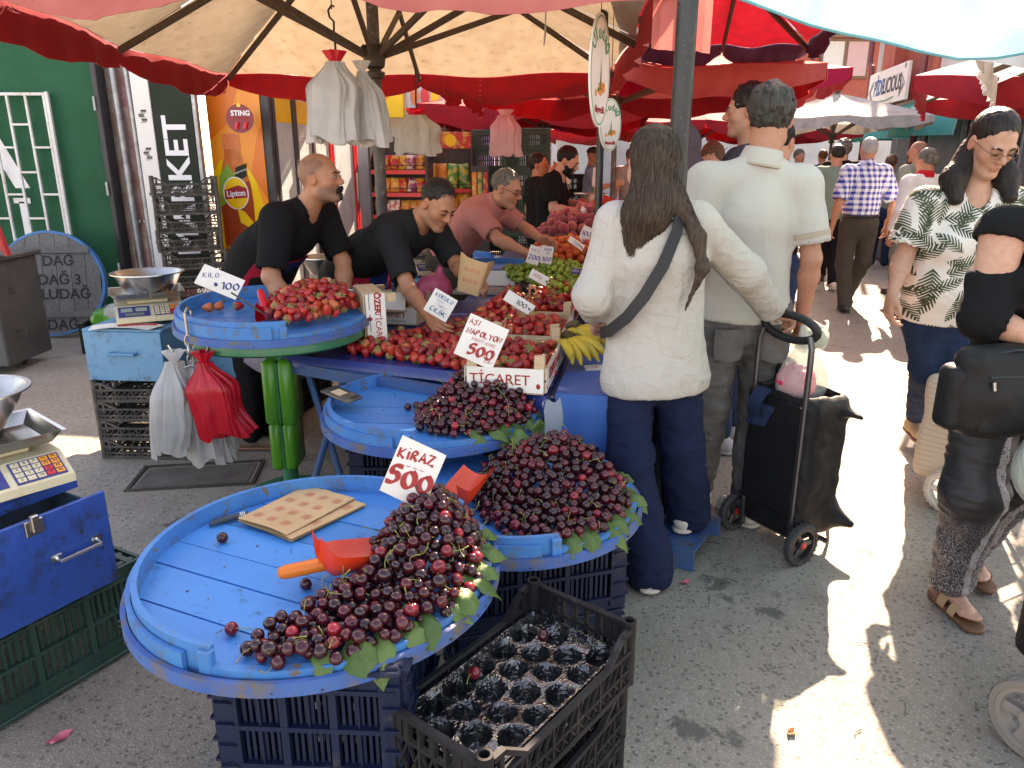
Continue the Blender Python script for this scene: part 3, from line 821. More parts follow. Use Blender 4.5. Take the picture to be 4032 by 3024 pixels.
mat("old_wood", (.11, .075, .05), .75, (.07, .048, .034), 9, stretch=(8, 8, 1), bump=.4, bscale=50, stretch_b=(4, 4, .4), dirt=(.2, .15, .11), dirt_amt=.2)
mat("iron_brown", (.045, .036, .03), .55, (.07, .055, .045), 12, metal=.3, bump=.3, bscale=40)
mat("pole_worn", (.10, .09, .085), .5, (.055, .05, .048), 9, metal=.3, dirt=(.3, .28, .26), dirt_amt=.3, dirt_scale=26, bump=.2)
mat("pole_black", (.012, .014, .015), .4, (.02, .022, .024), 6, dirt=(.16, .16, .15), dirt_amt=.12, dirt_scale=50)
def umbrella(label, cx, cy, rot, ztip, zap, half, vh, canopy, val_out, val_in, polem, pole=True, hubz=None, hy=None, group=None, strut=True, tipdz=None, nflut=5, seed=1, flap=None, pole_r=.026, finial=False):
 rr = random.Random(seed)
 u = thing("market_umbrella", label, "umbrella", (cx, cy, 0), rot, group)
 hx = half; hy = hy or half
 tips = [(hx, hy), (0, hy), (-hx, hy), (-hx, 0), (-hx, -hy), (0, -hy), (hx, -hy), (hx, 0)]
 tips = [Vector((x, y, ztip + (0 if tipdz is None else tipdz[i]))) for i, (x, y) in enumerate(tips)]
 ap = Vector((0, 0, zap))
 NU, NV = 12, 8
 for i in range(8):
  a, b = tips[i], tips[(i + 1) % 8]
  def f(s, t):
   e = a.lerp(b, s); sg = math.sin(math.pi * s)
   e = e + (Vector((0, 0, 0)) - Vector((e.x, e.y, 0))) * (.045 * sg)
   p = ap.lerp(e, t)
   p.z -= .045 * sg * math.sin(math.pi * t) + .02 * sg * t
   p.z += .012 * math.sin(9 * s + i * 2 + 5 * t) * t
   return p
  mb = MB(); mb.grid(f, NU, NV); mb.build("canopy_panel", MATS[canopy], u, smooth=True, sharp=0)
  if vh:
   out = Vector(((a.x + b.x) / 2, (a.y + b.y) / 2, 0)).normalized()
   ph = rr.uniform(0, 6)
   def g(s, t, off):
    e = f(s, 1.0)
    dep = vh * (.55 + .6 * math.sin(math.pi * s) ** .8)
    wv = (.02 * math.sin(nflut * 6.28 * s + ph) + .012 * math.sin(nflut * 13.1 * s + ph * 2)) * t
    return e + out * (off + wv + .01) + Vector((0, 0, -dep * t + .01 * math.sin(17 * s + ph) * t))
   mb = MB(); mb.grid(lambda s, t: g(s, t, .004), 20, 5, 0)
   mb.grid(lambda s, t: g(1 - s, t, -.0), 20, 5, 1)
   mb.build("valance", [MATS[val_out], MATS[val_in]], u, smooth=True, sharp=0)
 hz = hubz or zap - .8
 for i, t_ in enumerate(tips):
  mb = MB(); mb.beam(ap + Vector((0, 0, -.05)), t_ + Vector((0, 0, -.035)), .024, .036, ch=.003); mb.build("rib", MATS["old_wood"], u)
  if strut:
   mid = ap.lerp(t_, .52) + Vector((0, 0, -.055)); d = Vector((t_.x, t_.y, 0)).normalized() * .055
   mb = MB(); mb.beam(Vector((d.x, d.y, hz)), mid, .022, .034, ch=.003); mb.build("strut", MATS["old_wood"], u)
 if pole:
  mb = MB(); mb.tube([(0, 0, 0), (0, 0, zap + .03)], pole_r, 14); mb.build("pole", MATS[polem], u, smooth=True)
  mb = MB(); mb.lathe([(.03, hz - .08), (.055, hz - .06), (.062, hz - .02), (.062, hz + .03), (.045, hz + .05), (.03, hz + .06)], 20); mb.lathe([(.03, hz - .13), (.05, hz - .12), (.056, hz - .09), (.03, hz - .08)], 20)
  for i in range(8):
   a = i * math.pi / 4; mb.box((0, 0, 0), (.03, .014, .06), M=TR((.058 * math.cos(a), .058 * math.sin(a), hz + .02), a))
  mb.build("hub", MATS["iron_brown"], u, smooth=True)
  mb = MB(); mb.lathe([(0, zap - .12), (.05, zap - .1), (.05, zap - .02), (0, zap)], 16); mb.build("top_notch", MATS["iron_brown"], u, smooth=True)
 if finial:
  mb = MB(); mb.lathe([(0, zap + .14), (.05, zap + .12), (.07, zap + .07), (.055, zap), (.0, zap)], 16); mb.build("finial", MATS["old_wood"], u, smooth=True)
 return u
um = umbrella("large beige canvas umbrella with red valance over the fruit stall", -.78, 4.55, R(-3), 2.2, 2.93, 1.48, .17, "canvas_beige", "cloth_pink", "cloth_red", "pole_worn", hubz=2.13, seed=3, hy=1.5, pole_r=.034, tipdz=[0, -.02, 0, 0, .10, .13, .06, .0])
for sx in (0.02, .10):   # frayed flap at the near right corner
 mb = MB(); mb.grid(lambda s, t: (1.36 + sx + .14 * s, -1.46 + .015 * math.sin(9 * s), 2.22 - .26 * t - .02 * s), 5, 5); mb.build("frayed_flap", MATS["cloth_pink"], um, smooth=True)
rr = random.Random(5)
mb = MB()
for k in range(5):
 s = rr.uniform(-1.3, -.2); z = 2.13 + rr.uniform(-.02, .02); p = Vector((s, -1.5, z)); pts = [p]
 for q in range(5): p = p + Vector((rr.uniform(-.03, .03), rr.uniform(-.005, .005), rr.uniform(-.03, .01))); pts.append(p)
 mb.tube(pts, .0012, 4)
mb.build("loose_thread", MATS["cloth_pink"], um)
umbrella("red canopy with a purple valance above the walkway beside the black pole", 1.36, 4.95, R(-12), 2.42, 2.66, .62, .14, "cloth_red", "cloth_purple", "cloth_purple", "pole_black", pole=False, seed=4, strut=False, hy=1.35)
umbrella("unseen canvas umbrella added behind the stall umbrella to shade the ground", -1.75, 8.0, R(-6), 2.5, 2.85, 1.35, .12, "canvas_beige", "cloth_red", "cloth_red", "pole_worn", pole=False, hubz=2.3, seed=24, hy=.85)  # out of the camera's sight, added for its shadow on the left ground
sp_ = thing("stall_pole", "thin dark stall pole under the oval hanging signs", "pole", (.46, 4.05, 0))
mb = MB(); mb.tube([(0, 0, 0), (0, 0, 2.28)], .02, 12); mb.build("shaft", MATS["pole_black"], sp_, smooth=True)
mb = MB(); mb.box((0, 0, .006), (.12, .12, .012)); mb.build("foot_plate", MATS["pole_black"], sp_)
umbrella("faded salmon umbrella second along the stall row", 1.0, 7.6, R(-6), 2.27, 2.62, 1.5, .2, "cloth_salmon", "cloth_salmon", "cloth_red", "pole_worn", hubz=2.10, seed=5)
umbrella("white topped umbrella with a crimson valance along the stall row", 2.15, 9.7, R(-9), 2.47, 2.86, 1.5, .2, "cloth_white", "cloth_crimson", "cloth_red", "pole_worn", hubz=2.1, seed=6)
umbrella("dark red umbrella hanging low in the middle of the stall row", .45, 11.6, R(-8), 2.28, 2.65, 1.5, .26, "cloth_red", "cloth_red", "cloth_red", "pole_worn", hubz=2.05, seed=7)
umbrella("bright blue umbrella with red valance behind the crate stacks", .3, 14.6, R(-8), 2.5, 2.8, 1.5, .3, "cloth_blue", "cloth_red", "cloth_red", "pole_worn", hubz=2.2, seed=8)
umbrella("white and red umbrella beyond the snack rack", -.75, 13.2, R(20), 2.32, 2.75, 1.35, .2, "cloth_white", "cloth_red", "cloth_red", "pole_worn", hubz=2.1, seed=9)
umbrella("off white umbrella with a wooden finial in the middle of the street", 5.75, 14.0, R(-14), 2.28, 2.72, 1.3, .17, "cloth_grey", "cloth_grey", "cloth_grey", "pole_worn", hubz=2.0, seed=10, finial=True)
umbrella("red and white umbrella at the right side of the street", 5.2, 7.05, R(-29), 2.22, 2.75, 1.4, .2, "cloth_white", "cloth_red", "cloth_red", "pole_worn", hubz=2.0, seed=11)
umbrella("pale frayed umbrella nearest at the right of the street", 4.3, 4.68, R(-33), 2.16, 2.7, 1.3, .17, "cloth_white", "cloth_white", "cloth_grey", "pole_worn", hubz=2.0, seed=12)
umbrella("red umbrella far down the street behind the stall poles", 3.6, 15.0, R(-10), 2.25, 2.75, 1.5, .22, "cloth_red", "cloth_red", "cloth_red", "pole_worn", hubz=2.0, seed=13)
umbrella("pale orange umbrella beyond the man in the cap", 2.3, 17.5, R(-10), 2.2, 2.7, 1.5, .2, "canvas_beige", "cloth_salmon", "cloth_salmon", "pole_worn", hubz=2.0, seed=14)
umbrella("red edged umbrella farthest off in front of the salmon building", 6.6, 19.0, R(-10), 2.3, 2.8, 1.7, .24, "cloth_grey", "cloth_red", "cloth_red", "pole_worn", hubz=2.0, seed=15)
bp = thing("black_pole", "black painted steel pole standing behind the long haired woman", "pole", (.615, 2.86, 0))
mb = MB(); mb.tube([(0, 0, 0), (.0, 0, 1.6), (.0, 0, 2.75)], .037, 18); mb.build("shaft", MATS["pole_black"], bp, smooth=True)
mb = MB(); mb.box((0, 0, .006), (.16, .16, .012), ch=.002); mb.tube([(0, 0, .01), (0, 0, .09)], .045, 16); mb.build("foot_plate", MATS["pole_black"], bp)
aq = thing("tarpaulin", "pale aqua tarpaulin strung from the black pole across the walkway", "tarpaulin", (.66, 2.88, 0))
def aqf(s, t):
 x = 0.0 + 2.7 * s
 zb = 2.13 - .21 * math.sin(min(1, s / .42) * math.pi / 2) + .30 * max(0, s - .42)
 z = zb + (2.75 - zb) * t + .012 * math.sin(13 * s + 6 * t) + .008 * math.sin(31 * s)
 return (x, -1.3 * t + .03 * math.sin(8 * s), z)
mb = MB(); mb.grid(aqf, 40, 14); mb.build("cloth", MATS["cloth_aqua"], aq, smooth=True, sharp=0)
mb = MB(); mb.tube([aqf(s / 20, 0) for s in range(21)], .006, 6); mb.build("hem", MATS["cloth_aqua"], aq)
# =================================================================== SNACK RACKS, CRATE STACKS, FAR STALLS
for n_, c, c2 in (("pack_red", (.5, .02, .03), (.6, .3, .05)), ("pack_green", (.08, .25, .05), (.5, .45, .1)), ("pack_gold", (.6, .35, .06), (.35, .1, .03)), ("pack_white", (.7, .66, .6), (.5, .1, .08)), ("pack_purple", (.25, .04, .12), (.6, .5, .45)), ("pack_orange", (.65, .2, .03), (.6, .4, .1))):
 mat(n_, c, .25, c2, 14, spread=(.48, .56), bump=.5, bscale=24, bdist=.01, rnd=.3)
def pack_mesh(w, h, d, m):
 mb = MB()
 def f(s):
  return lambda u, v: ((u - .5) * w * (1 - .06 * math.sin(math.pi * v)), s * d / 2 * (math.sin(math.pi * u) * math.sin(math.pi * v)) ** .45 if 0 < u < 1 and 0 < v < 1 else 0, (v - .5) * h)
 mb.grid(f(-1), 6, 8); mb.grid(lambda u, v: f(1)(1 - u, v), 6, 8)
 return mb.mesh("snack_packet", MATS[m], True, 0)
PK = [pack_mesh(.12, .17, .06, m) for m in ("pack_red", "pack_gold", "pack_purple", "pack_white", "pack_orange")]; PL = [pack_mesh(.15, .30, .09, m) for m in ("pack_green", "pack_white", "pack_red", "pack_orange")]
def snack_rack(label, x, y, rz, w, h, rows, cols, meshes, side, sgn):
 t = thing("snack_rack", label, "rack", (x, y, 0), rz); rr = random.Random(int(w * 100))
 mb = MB()
 for sx in (-1, 1): mb.box((sx * w / 2, .15, h / 2), (.03, .34, h), ch=.004)
 mb.build("side_panel", MATS[side], t)
 mb = MB(); mb.box((0, .33, h / 2), (w, .02, h)); mb.build("back_panel", MATS["black_metal"], t)
 rh = (h - .25) / rows
 for r_ in range(rows):
  z = .12 + r_ * rh
  mb = MB(); mb.box((0, .14, z), (w - .04, .30, .012)); mb.tube([(-w / 2, -.02, z + .06), (w / 2, -.02, z + .06)], .005, 5); mb.build("shelf", MATS["black_metal"], t)
  mb = MB(); mb.box((0, -.018, z - .02), (w - .03, .006, .05)); mb.build("price_rail", MATS["fridge_red"], t)
  for c_ in range(cols):
   me = meshes[(c_ * 2 // cols + r_) % len(meshes)] if rr.random() < .8 else rr.choice(meshes)
   for dpt in range(2):
    o = bpy.data.objects.new("snack_packet", me); COL.objects.link(o); o.parent = t
    o.location = (-w / 2 + .03 + (w - .06) * (c_ + .5) / cols + rr.uniform(-.01, .01), .04 + .1 * dpt, z + .095 * (1.7 if meshes is PL else 1)); o.rotation_euler = (rr.uniform(-.35, -.05), rr.uniform(-.15, .15), rr.uniform(-.3, .3))
 if sgn:
  mb = MB(); mb.box((0, -.0, h + .09), (w, .04, .2), ch=.006); mb.build("header", MATS[sgn], t)
  flat("header_disc", disc_pts(.05, h + .09, .075, .075), -.024, MATS["yellow_film"], t)
  text("header_lettering", "chips", .09, MATS["ink_white"], t, T(-w * .3, -.023, h + .09) @ TR((0, 0, 0), 0, R(90)))
 return t
snack_rack("tall snack rack of small red and gold packets behind the umbrella pole", -1.38, 9.35, R(-6), .70, 1.85, 6, 6, PK, "black_metal", None)
snack_rack("wide snack rack of large green and red crisp packets", -.82, 9.7, R(4), .62, 1.72, 4, 4, PL, "black_metal", "pack_red")
mb = MB(); mb.box((0, 0, .75), (.24, .1, 1.5), ch=.006); o = thing("card_display", "narrow dark display of fruit bars at the right end of the snack racks", "display", (-.40, 9.6, 0))
mb.build("stand", MATS["black_metal"], o)
for i in range(2):
 for k in range(3):
  mb = MB(); mb.box((-.07 + .07 * k, -.056, .85 + .42 * i), (.055, .01, .32), ch=.002); mb.build("bar_packet", MATS[("pack_orange", "pack_green", "pack_red")[k]], o)
me_g = slot_crate_later = None
sd = thing("hanging_disc", "dark red energy drink disc hanging before the iced tea print", "hanging sign", (-2.48, 7.15, 1.93))
mb = MB(); mb.lathe([(0, -.003), (.125, -.003), (.125, .003), (0, .003)], 40, M=TR((0, 0, 0), 0, R(90))); mb.build("disc", mat("disc_red", (.22, .012, .025), .4), sd)
text("lettering", "STING", .062, MATS["ink_white"], sd, T(.01, -.0045, .045) @ TR((0, 0, 0), 0, R(90)), bold=.002, extrude=.0003); text("lettering", "VER COŞKUYU", .034, MATS["ink_red"], sd, T(.01, -.0045, .0) @ TR((0, 0, 0), 0, R(90)), bold=.001, extrude=.0003)
for x in (-.04, .04):
 mb = MB(); mb.tube([(x, -.006, -.09), (x + .02, -.006, -.03)], .02, 10); mb.build("can_print", MATS["fridge_red"], sd)
mb = MB(); mb.tube([(0, 0, .12), (.01, 0, .22)], .003, 5); mb.lathe([(0, -.004), (.018, -.004), (.018, .004), (0, .004)], 14, M=TR((0, -.004, .115), 0, R(90))); mb.build("tag", MATS["yellow_film"], sd)
rr = random.Random(31)
for i, (x, y, a, mm) in enumerate(((1.6, 10.6, -8, "tablecloth_dk"), (2.3, 13.4, -8, "tablecloth_dk"), (5.9, 9.6, -12, "tablecloth_dk"), (6.6, 12.4, -12, "tablecloth_dk"))):
 if "tablecloth_dk" not in MATS: mat("tablecloth_dk", (.03, .035, .05), .7, (.05, .04, .04), 5)
 t = thing("market_table", ["dark market table of produce before the man in the cap", "dark market table farther along the stall row", "dark market table of goods at the right of the street", "dark market table farther along by the shop windows"][i], "table", (x, y, 0), R(a))
 mb = MB(); mb.box((0, 0, .42), (1.1, 2.0, .82), ch=.02); mb.build("covered_table", MATS[mm], t)
 for k in range(10):
  V, F = sdf_mesh([Ell((0, 0, .05), (.12, .10, .10))], .028, lambda P: .02 * vnoise(P * 30, k)); ob = obj("produce_heap", np_mesh("produce_heap", V, F, [MATS[("pack_red", "pack_green", "pack_orange", "pack_white")[k % 4]]]), t); ob.location = (-.35 + .36 * (k % 3), -.8 + .22 * (k // 1 % 8), .83)
# =================================================================== STALL FURNITURE
mat("tray_blue", (.014, .20, .52), .36, (.018, .25, .60), 3.0, dirt=(.03, .05, .09), dirt_amt=.12, dirt_scale=22, bump=.15, bscale=55, bdist=.002, rnd=.2, chips=((.05, .05, .055), 34, .70))
mat("rim_blue", (.014, .175, .44), .5, (.02, .215, .50), 7, dirt=(.12, .115, .10), dirt_amt=.42, dirt_scale=17, bump=.3, bscale=70, bdist=.003, chips=((.16, .13, .10), 28, .64))
mat("hoop_blue", (.02, .10, .33), .6, (.035, .13, .36), 10, dirt=(.14, .12, .09), dirt_amt=.6, dirt_scale=15, bump=.5, bscale=60, bdist=.004)
mat("crate_navy", (.006, .013, .036), .45, (.009, .018, .046), 7, spec=.3, dirt=(.05, .05, .047), dirt_amt=.22, dirt_scale=14, bump=.08, bscale=60)
mat("crate_black", (.008, .008, .009), .65, (.020, .019, .019), 9, spec=.25, dirt=(.045, .042, .038), dirt_amt=.2, dirt_scale=18, bump=.12, bscale=60)
mat("crate_dusty", (.035, .032, .028), .6, (.06, .055, .047), 9, dirt=(.13, .11, .09), dirt_amt=.45, dirt_scale=16, bump=.15, bscale=60)
mat("crate_green", (.012, .045, .034), .45, (.018, .06, .045), 7, dirt=(.08, .08, .06), dirt_amt=.25, dirt_scale=13, bump=.1, bscale=60)
mat("pine_wood", (.60, .44, .27), .75, (.50, .35, .2), 8, stretch=(1, 1, 6), bump=.3, bscale=60, dirt=(.35, .16, .1), dirt_amt=.12, dirt_scale=9)
mat("card_white", (.78, .75, .68), .7, (.70, .66, .58), 6, bump=.1, bscale=60)
mat("oilcloth_navy", (.012, .028, .15), .28, (.016, .035, .18), 3, dirt=(.06, .07, .1), dirt_amt=.3, dirt_scale=5, bump=.15, bscale=12, bdist=.01)
mat("tablecloth_blue", (.012, .11, .36), .55, (.016, .13, .42), 4, bump=.25, bscale=240, bdist=.002)
mat("cloth_pale", (.33, .38, .43), .8, (.27, .32, .38), 5, bump=.3, bscale=30)
mat("box_blue", (.012, .06, .27), .38, (.015, .085, .36), 3, dirt=(.025, .03, .045), dirt_amt=.45, dirt_scale=11, bump=.1, bscale=30, chips=((.03, .03, .035), 42, .66))
mat("box_blue_inside", (.015, .05, .12), .6, (.02, .09, .14), 3, dirt=(.07, .035, .02), dirt_amt=.6, dirt_scale=5, bump=.2, bscale=30)
mat("box_light_blue", (.07, .25, .42), .45, (.09, .30, .47), 3, dirt=(.05, .10, .14), dirt_amt=.3, dirt_scale=13, bump=.1, bscale=30)
mat("steel", (.50, .49, .47), .28, (.42, .41, .39), 6, metal=1.0, bump=.1, bscale=14, bdist=.004, dirt=(.3, .29, .27), dirt_amt=.2)
mat("scale_cream", (.70, .61, .40), .45, (.62, .53, .34), 6, dirt=(.4, .33, .22), dirt_amt=.2)
mat("lcd", (.28, .33, .27), .25)
mat("green_paint", (.008, .15, .07), .35, (.012, .18, .085), 4, dirt=(.02, .07, .04), dirt_amt=.25)
mat("green_plastic", (.045, .26, .02), .32, (.055, .30, .025), 4, dirt=(.10, .20, .05), dirt_amt=.2, dirt_scale=6)
mat("bag_white", (.74, .73, .70), .35, (.66, .65, .63), 14, bump=.5, bscale=18, bdist=.01, stretch_b=(5, 5, .6), thin=.5)
mat("bag_red", (.70, .015, .03), .3, (.58, .01, .025), 10, bump=.4, bscale=18, bdist=.008, stretch_b=(5, 5, .6), thin=.25)
mat("bag_pink", (.80, .18, .30), .3, (.7, .1, .22), 10, bump=.4, bscale=22, bdist=.008, thin=.35)
mat("kraft", (.60, .38, .19), .8, (.54, .33, .16), 6, bump=.12, bscale=60, bdist=.003)
mat("kraft_ink", (.62, .13, .09), .8)
mat("plastic_orange", (.80, .06, .02), .32, (.72, .045, .015), 8, bump=.05, bscale=60)
mat("plastic_red", (.62, .01, .015), .3)
mat("knife_blade", (.35, .36, .36), .3, metal=1.0, bump=.1)
mat("knife_grip", (.035, .05, .06), .5)
mat("phone_case", (.06, .055, .045), .25, (.09, .08, .065), 9)
mat("step_blue", (.018, .07, .19), .55, (.025, .1, .24), 4, dirt=(.10, .09, .07), dirt_amt=.45, dirt_scale=10)
mat("rust_iron", (.10, .085, .07), .6, (.05, .045, .04), 9, metal=.5, dirt=(.2, .1, .05), dirt_amt=.4)
mat("cart_grey", (.055, .056, .058), .5, (.075, .075, .075), 4, dirt=(.14, .13, .12), dirt_amt=.25, dirt_scale=10, bump=.15, bscale=20)
mat("ladder_red", (.50, .02, .03), .45, (.42, .02, .025), 5, dirt=(.2, .08, .07), dirt_amt=.25, dirt_scale=12)
mat("old_board", (.13, .125, .12), .8, (.19, .185, .175), 5, stretch=(9, 9, 1), bump=.4, bscale=30, rnd=.25)
m, nt, b = new_mat("clear_plastic")
b.inputs['Base Color'].default_value = (.010, .010, .011, 1); b.inputs['Roughness'].default_value = .04
b.inputs['IOR'].default_value = 1.6; b.inputs['Specular IOR Level'].default_value = 1.0
_tc = nt.new('TexCoord'); nt.link(nt.bump(nt.noise(_tc.outputs['Object'], 40, 2, .6, 1.5), .45, .012), b.inputs['Normal'])
def arc_band(mb, r0, r1, z0, z1, a0=0.0, a1=360.0, n=64, mi=None, wob=0.0):
 A0, A1 = R(a0), R(a1)
 full = abs(a1 - a0 - 360) < 1e-3
 m_ = max(3, int(n * abs(a1 - a0) / 360))
 vs = []; fs = []
 cols = m_ if full else m_ + 1
 for j in range(cols):
  a = A0 + (A1 - A0) * j / m_
  w = wob * math.sin(3 * a + 1)
  for r, z in ((r0, z0), (r1, z0), (r1, z1), (r0, z1)): vs.append(((r + w) * math.cos(a), (r + w) * math.sin(a), z))
 for j in range(m_):
  k = (j + 1) % cols
  for i in range(4):
   i2 = (i + 1) % 4
   fs.append((j * 4 + i, k * 4 + i, k * 4 + i2, j * 4 + i2))
 if not full: fs.append((3, 2, 1, 0)); fs.append((m_ * 4, m_ * 4 + 1, m_ * 4 + 2, m_ * 4 + 3))
 return mb.add(vs, fs, mi)
def clip_chord(y0, y1, rad, n=10):
 y0 = max(-rad + 1e-4, y0); y1 = min(rad - 1e-4, y1)
 pts = []
 for i in range(n + 1):
  y = y0 + (y1 - y0) * i / n; pts.append((math.sqrt(rad * rad - y * y), y))
 for i in range(n + 1):
  y = y1 - (y1 - y0) * i / n; pts.append((-math.sqrt(rad * rad - y * y), y))
 return pts
def round_tray(label, cx, cy, zrim, rad, plank_rot, gap_arc, tilt=(0, 0), n_plank=8, deep=.046, group=None):
 """planked disc inside bent-wood hoops; gap_arc = angles where the high inner band is missing"""
 t = thing("round_tray", label, "tray", (cx, cy, zrim - deep), 0, group, rot=(tilt[0], tilt[1], 0))
 rr = random.Random(int(cx * 100) + 7)
 edges = [-rad + 2 * rad * i / n_plank + (rr.uniform(-.012, .012) if 0 < i < n_plank else 0) for i in range(n_plank + 1)]
 for i in range(n_plank):
  mb = MB(); mb.M = rotz(R(plank_rot))
  dz = rr.uniform(-.0015, .0015)
  mb.prism(clip_chord(edges[i] + .0022, edges[i + 1] - .0022, rad - .018), -.018 + dz, 0 + dz)
  mb.build("plank", MATS["tray_blue"], t)
 for k in (-.45, .45):
  mb = MB(); mb.M = rotz(R(plank_rot)); L = math.sqrt(1 - k * k) * rad * 1.8
  mb.box((k * rad, 0, -.034), (.07, L, .028), ch=.003); mb.build("batten", MATS["hoop_blue"], t)
 g0, g1 = gap_arc
 mb = MB(); arc_band(mb, rad - .017, rad - .003, -.025, deep, g1, g0 + 360, 96, wob=.003); mb.build("rim_band", MATS["rim_blue"], t)
 mb = MB(); arc_band(mb, rad - .001, rad + .010, -.036, deep - .02, g1 - 8, g0 + 352, 96, wob=.003); mb.build("rim_band", MATS["rim_blue"], t)
 mb = MB(); arc_band(mb, rad - .013, rad + .006, -.03, .006, g0 - 3, g1 + 2, 40, wob=.003); mb.build("rim_band", MATS["rim_blue"], t)
 mb = MB(); arc_band(mb, rad + .0125, rad + .024, -.040, -.008, 0, 360, 96, wob=.003); mb.build("hoop", MATS["hoop_blue"], t)
 for a in (g0, g1):
  mb = MB(); mb.M = rotz(R(a)); mb.box((rad - .001, -.010, .008), (.02, .03, .062), ch=.003); mb.build("end_block", MATS["rim_blue"], t)
 mb = MB()
 for i in range(24):
  a = rr.uniform(0, 6.28); mb.ell(((rad + .0245) * math.cos(a), (rad + .0245) * math.sin(a), -.024 + rr.uniform(-.01, .01)), (.003, .003, .003), 6, 4)
 for i in range(n_plank):
  for sx in (-1, 1):
   yy = (edges[i] + edges[i + 1]) / 2; xx = sx * .45 * rad
   p = rotz(R(plank_rot)) @ Vector((xx, yy, .0005))
   if p.length < rad - .05: mb.ell(tuple(p), (.004, .004, .0015), 6, 4)
 tag(mb.build("nail", MATS["rust_iron"], t), kind="stuff")
 return t
tray1 = round_tray("front round blue tray with a kraft bag and the nearest cherry heap", -.478, 1.632, .65, .421, -24, (-105, 40), n_plank=7)
tray2 = round_tray("round blue tray with a phone on its rim below the napolyon sign", -.305, 2.70, .692, .40, -4, (-95, 50), n_plank=8)
tray3 = round_tray("right hand round blue tray almost covered by cherries and a red scoop", .015, 2.18, .57, .375, 10, (-72, 40), n_plank=8)
tray4 = round_tray("round blue tray of small strawberries raised on the green stand", -1.07, 3.27, .955, .40, 5, (-66, 20), (R(2), R(1)), n_plank=7, deep=.06)
# ---- green stand under the strawberry tray --------------------------------------
gs = thing("tray_stand", "green metal stand with lime weight boxes under the strawberry tray", "stand", (-1.06, 3.27, 0))
mb = MB(); mb.lathe([(0, .845), (.36, .845), (.385, .84), (.39, .83), (.39, .80), (.375, .79), (.05, .775), (0, .775)][::-1], 56); mb.build("top_plate", MATS["green_paint"], gs, smooth=True)
mb = MB(); mb.tube([(0, 0, .0), (0, 0, .83)], .036, 18); mb.build("post", MATS["green_paint"], gs, smooth=True)
for (z0, z1, w) in ((.17, .40, .115), (.39, .70, .135)):
 mb = MB()
 for s in (-1, 1):
  mb.box((s * w * .26, .0, (z0 + z1) / 2), (w * .5, .17, z1 - z0), ch=.024)
 mb.build("weight_box", MATS["green_plastic"], gs, smooth=True, sharp=50)
 mb = MB(); mb.box((0, 0, (z0 + z1) / 2), (.012, .160, z1 - z0 - .02), ch=.004); mb.build("seam", MATS["green_paint"], gs)
mb = MB(); mb.box((-.05, .12, .62), (.11, .12, .3), ch=.03); mb.build("rear_box", MATS["green_plastic"], gs, smooth=True, sharp=50)
mb = MB(); mb.lathe([(0, 0), (.22, 0), (.22, .02), (.05, .05), (0, .05)][::-1], 32); mb.build("foot", MATS["green_paint"], gs, smooth=True)
# ---- plastic crates ---------------------------------------------------------------
def slot_crate(W, D, H, m, nx=3, nz=2, slats=9):
 """stackable crate with ribbed walls and slotted fields; returns one mesh"""
 mb = MB(); t = .006
 def wall(L, M, nf):
  mb.M = M
  mb.box((0, 0, .02), (L, .012, .04)); mb.box((0, 0, H - .03), (L, .02, .06), ch=.003)
  mb.box((0, .004, H - .012), (L + .012, .034, .012), ch=.003)
  fw = (L - .07) / nf; fh = (H - .10) / nz
  for i in range(nf + 1):
   x = -L / 2 + .035 + i * fw
   mb.box((x, .003, H / 2), (.016, .022, H - .02))
   if i < nf: mb.box((x + fw / 2, .002, H / 2), (.004, .016, H - .06))
  for k in range(nz + 1):
   mb.box((0, .004, .04 + k * fh), (L - .02, .022, .011))
  for i in range(nf):
   for k in range(nz):
    x0 = -L / 2 + .035 + i * fw + .012
    for q in range(slats):
     x = x0 + (fw - .024) * (q + .5) / slats
     mb.box((x, 0, .04 + (k + .5) * fh), ((fw - .024) / slats * .5, t, fh - .012))
  for q in (-1, 1):
   mb.box((q * (L / 2 - .016), .002, H / 2), (.034, .022, H - .01))
   for k in range(5): mb.box((q * (L / 2 - .016), .01, .04 + k * (H - .08) / 4), (.036, .024, .006))
 wall(W, T(0, -D / 2, 0) @ rotz(math.pi), nx); wall(W, T(0, D / 2, 0), nx)
 wall(D, T(-W / 2, 0, 0) @ rotz(R(90)), max(2, nx - 1)); wall(D, T(W / 2, 0, 0) @ rotz(R(-90)), max(2, nx - 1))
 mb.M = Matrix.Identity(4)
 for i in range(7): mb.box((0, -D / 2 + D * (i + .5) / 7, .008), (W - .02, .02, .008))
 for i in range(9): mb.box((-W / 2 + W * (i + .5) / 9, 0, .005), (.02, D - .02, .007))
 return mb.mesh("crate", MATS[m])
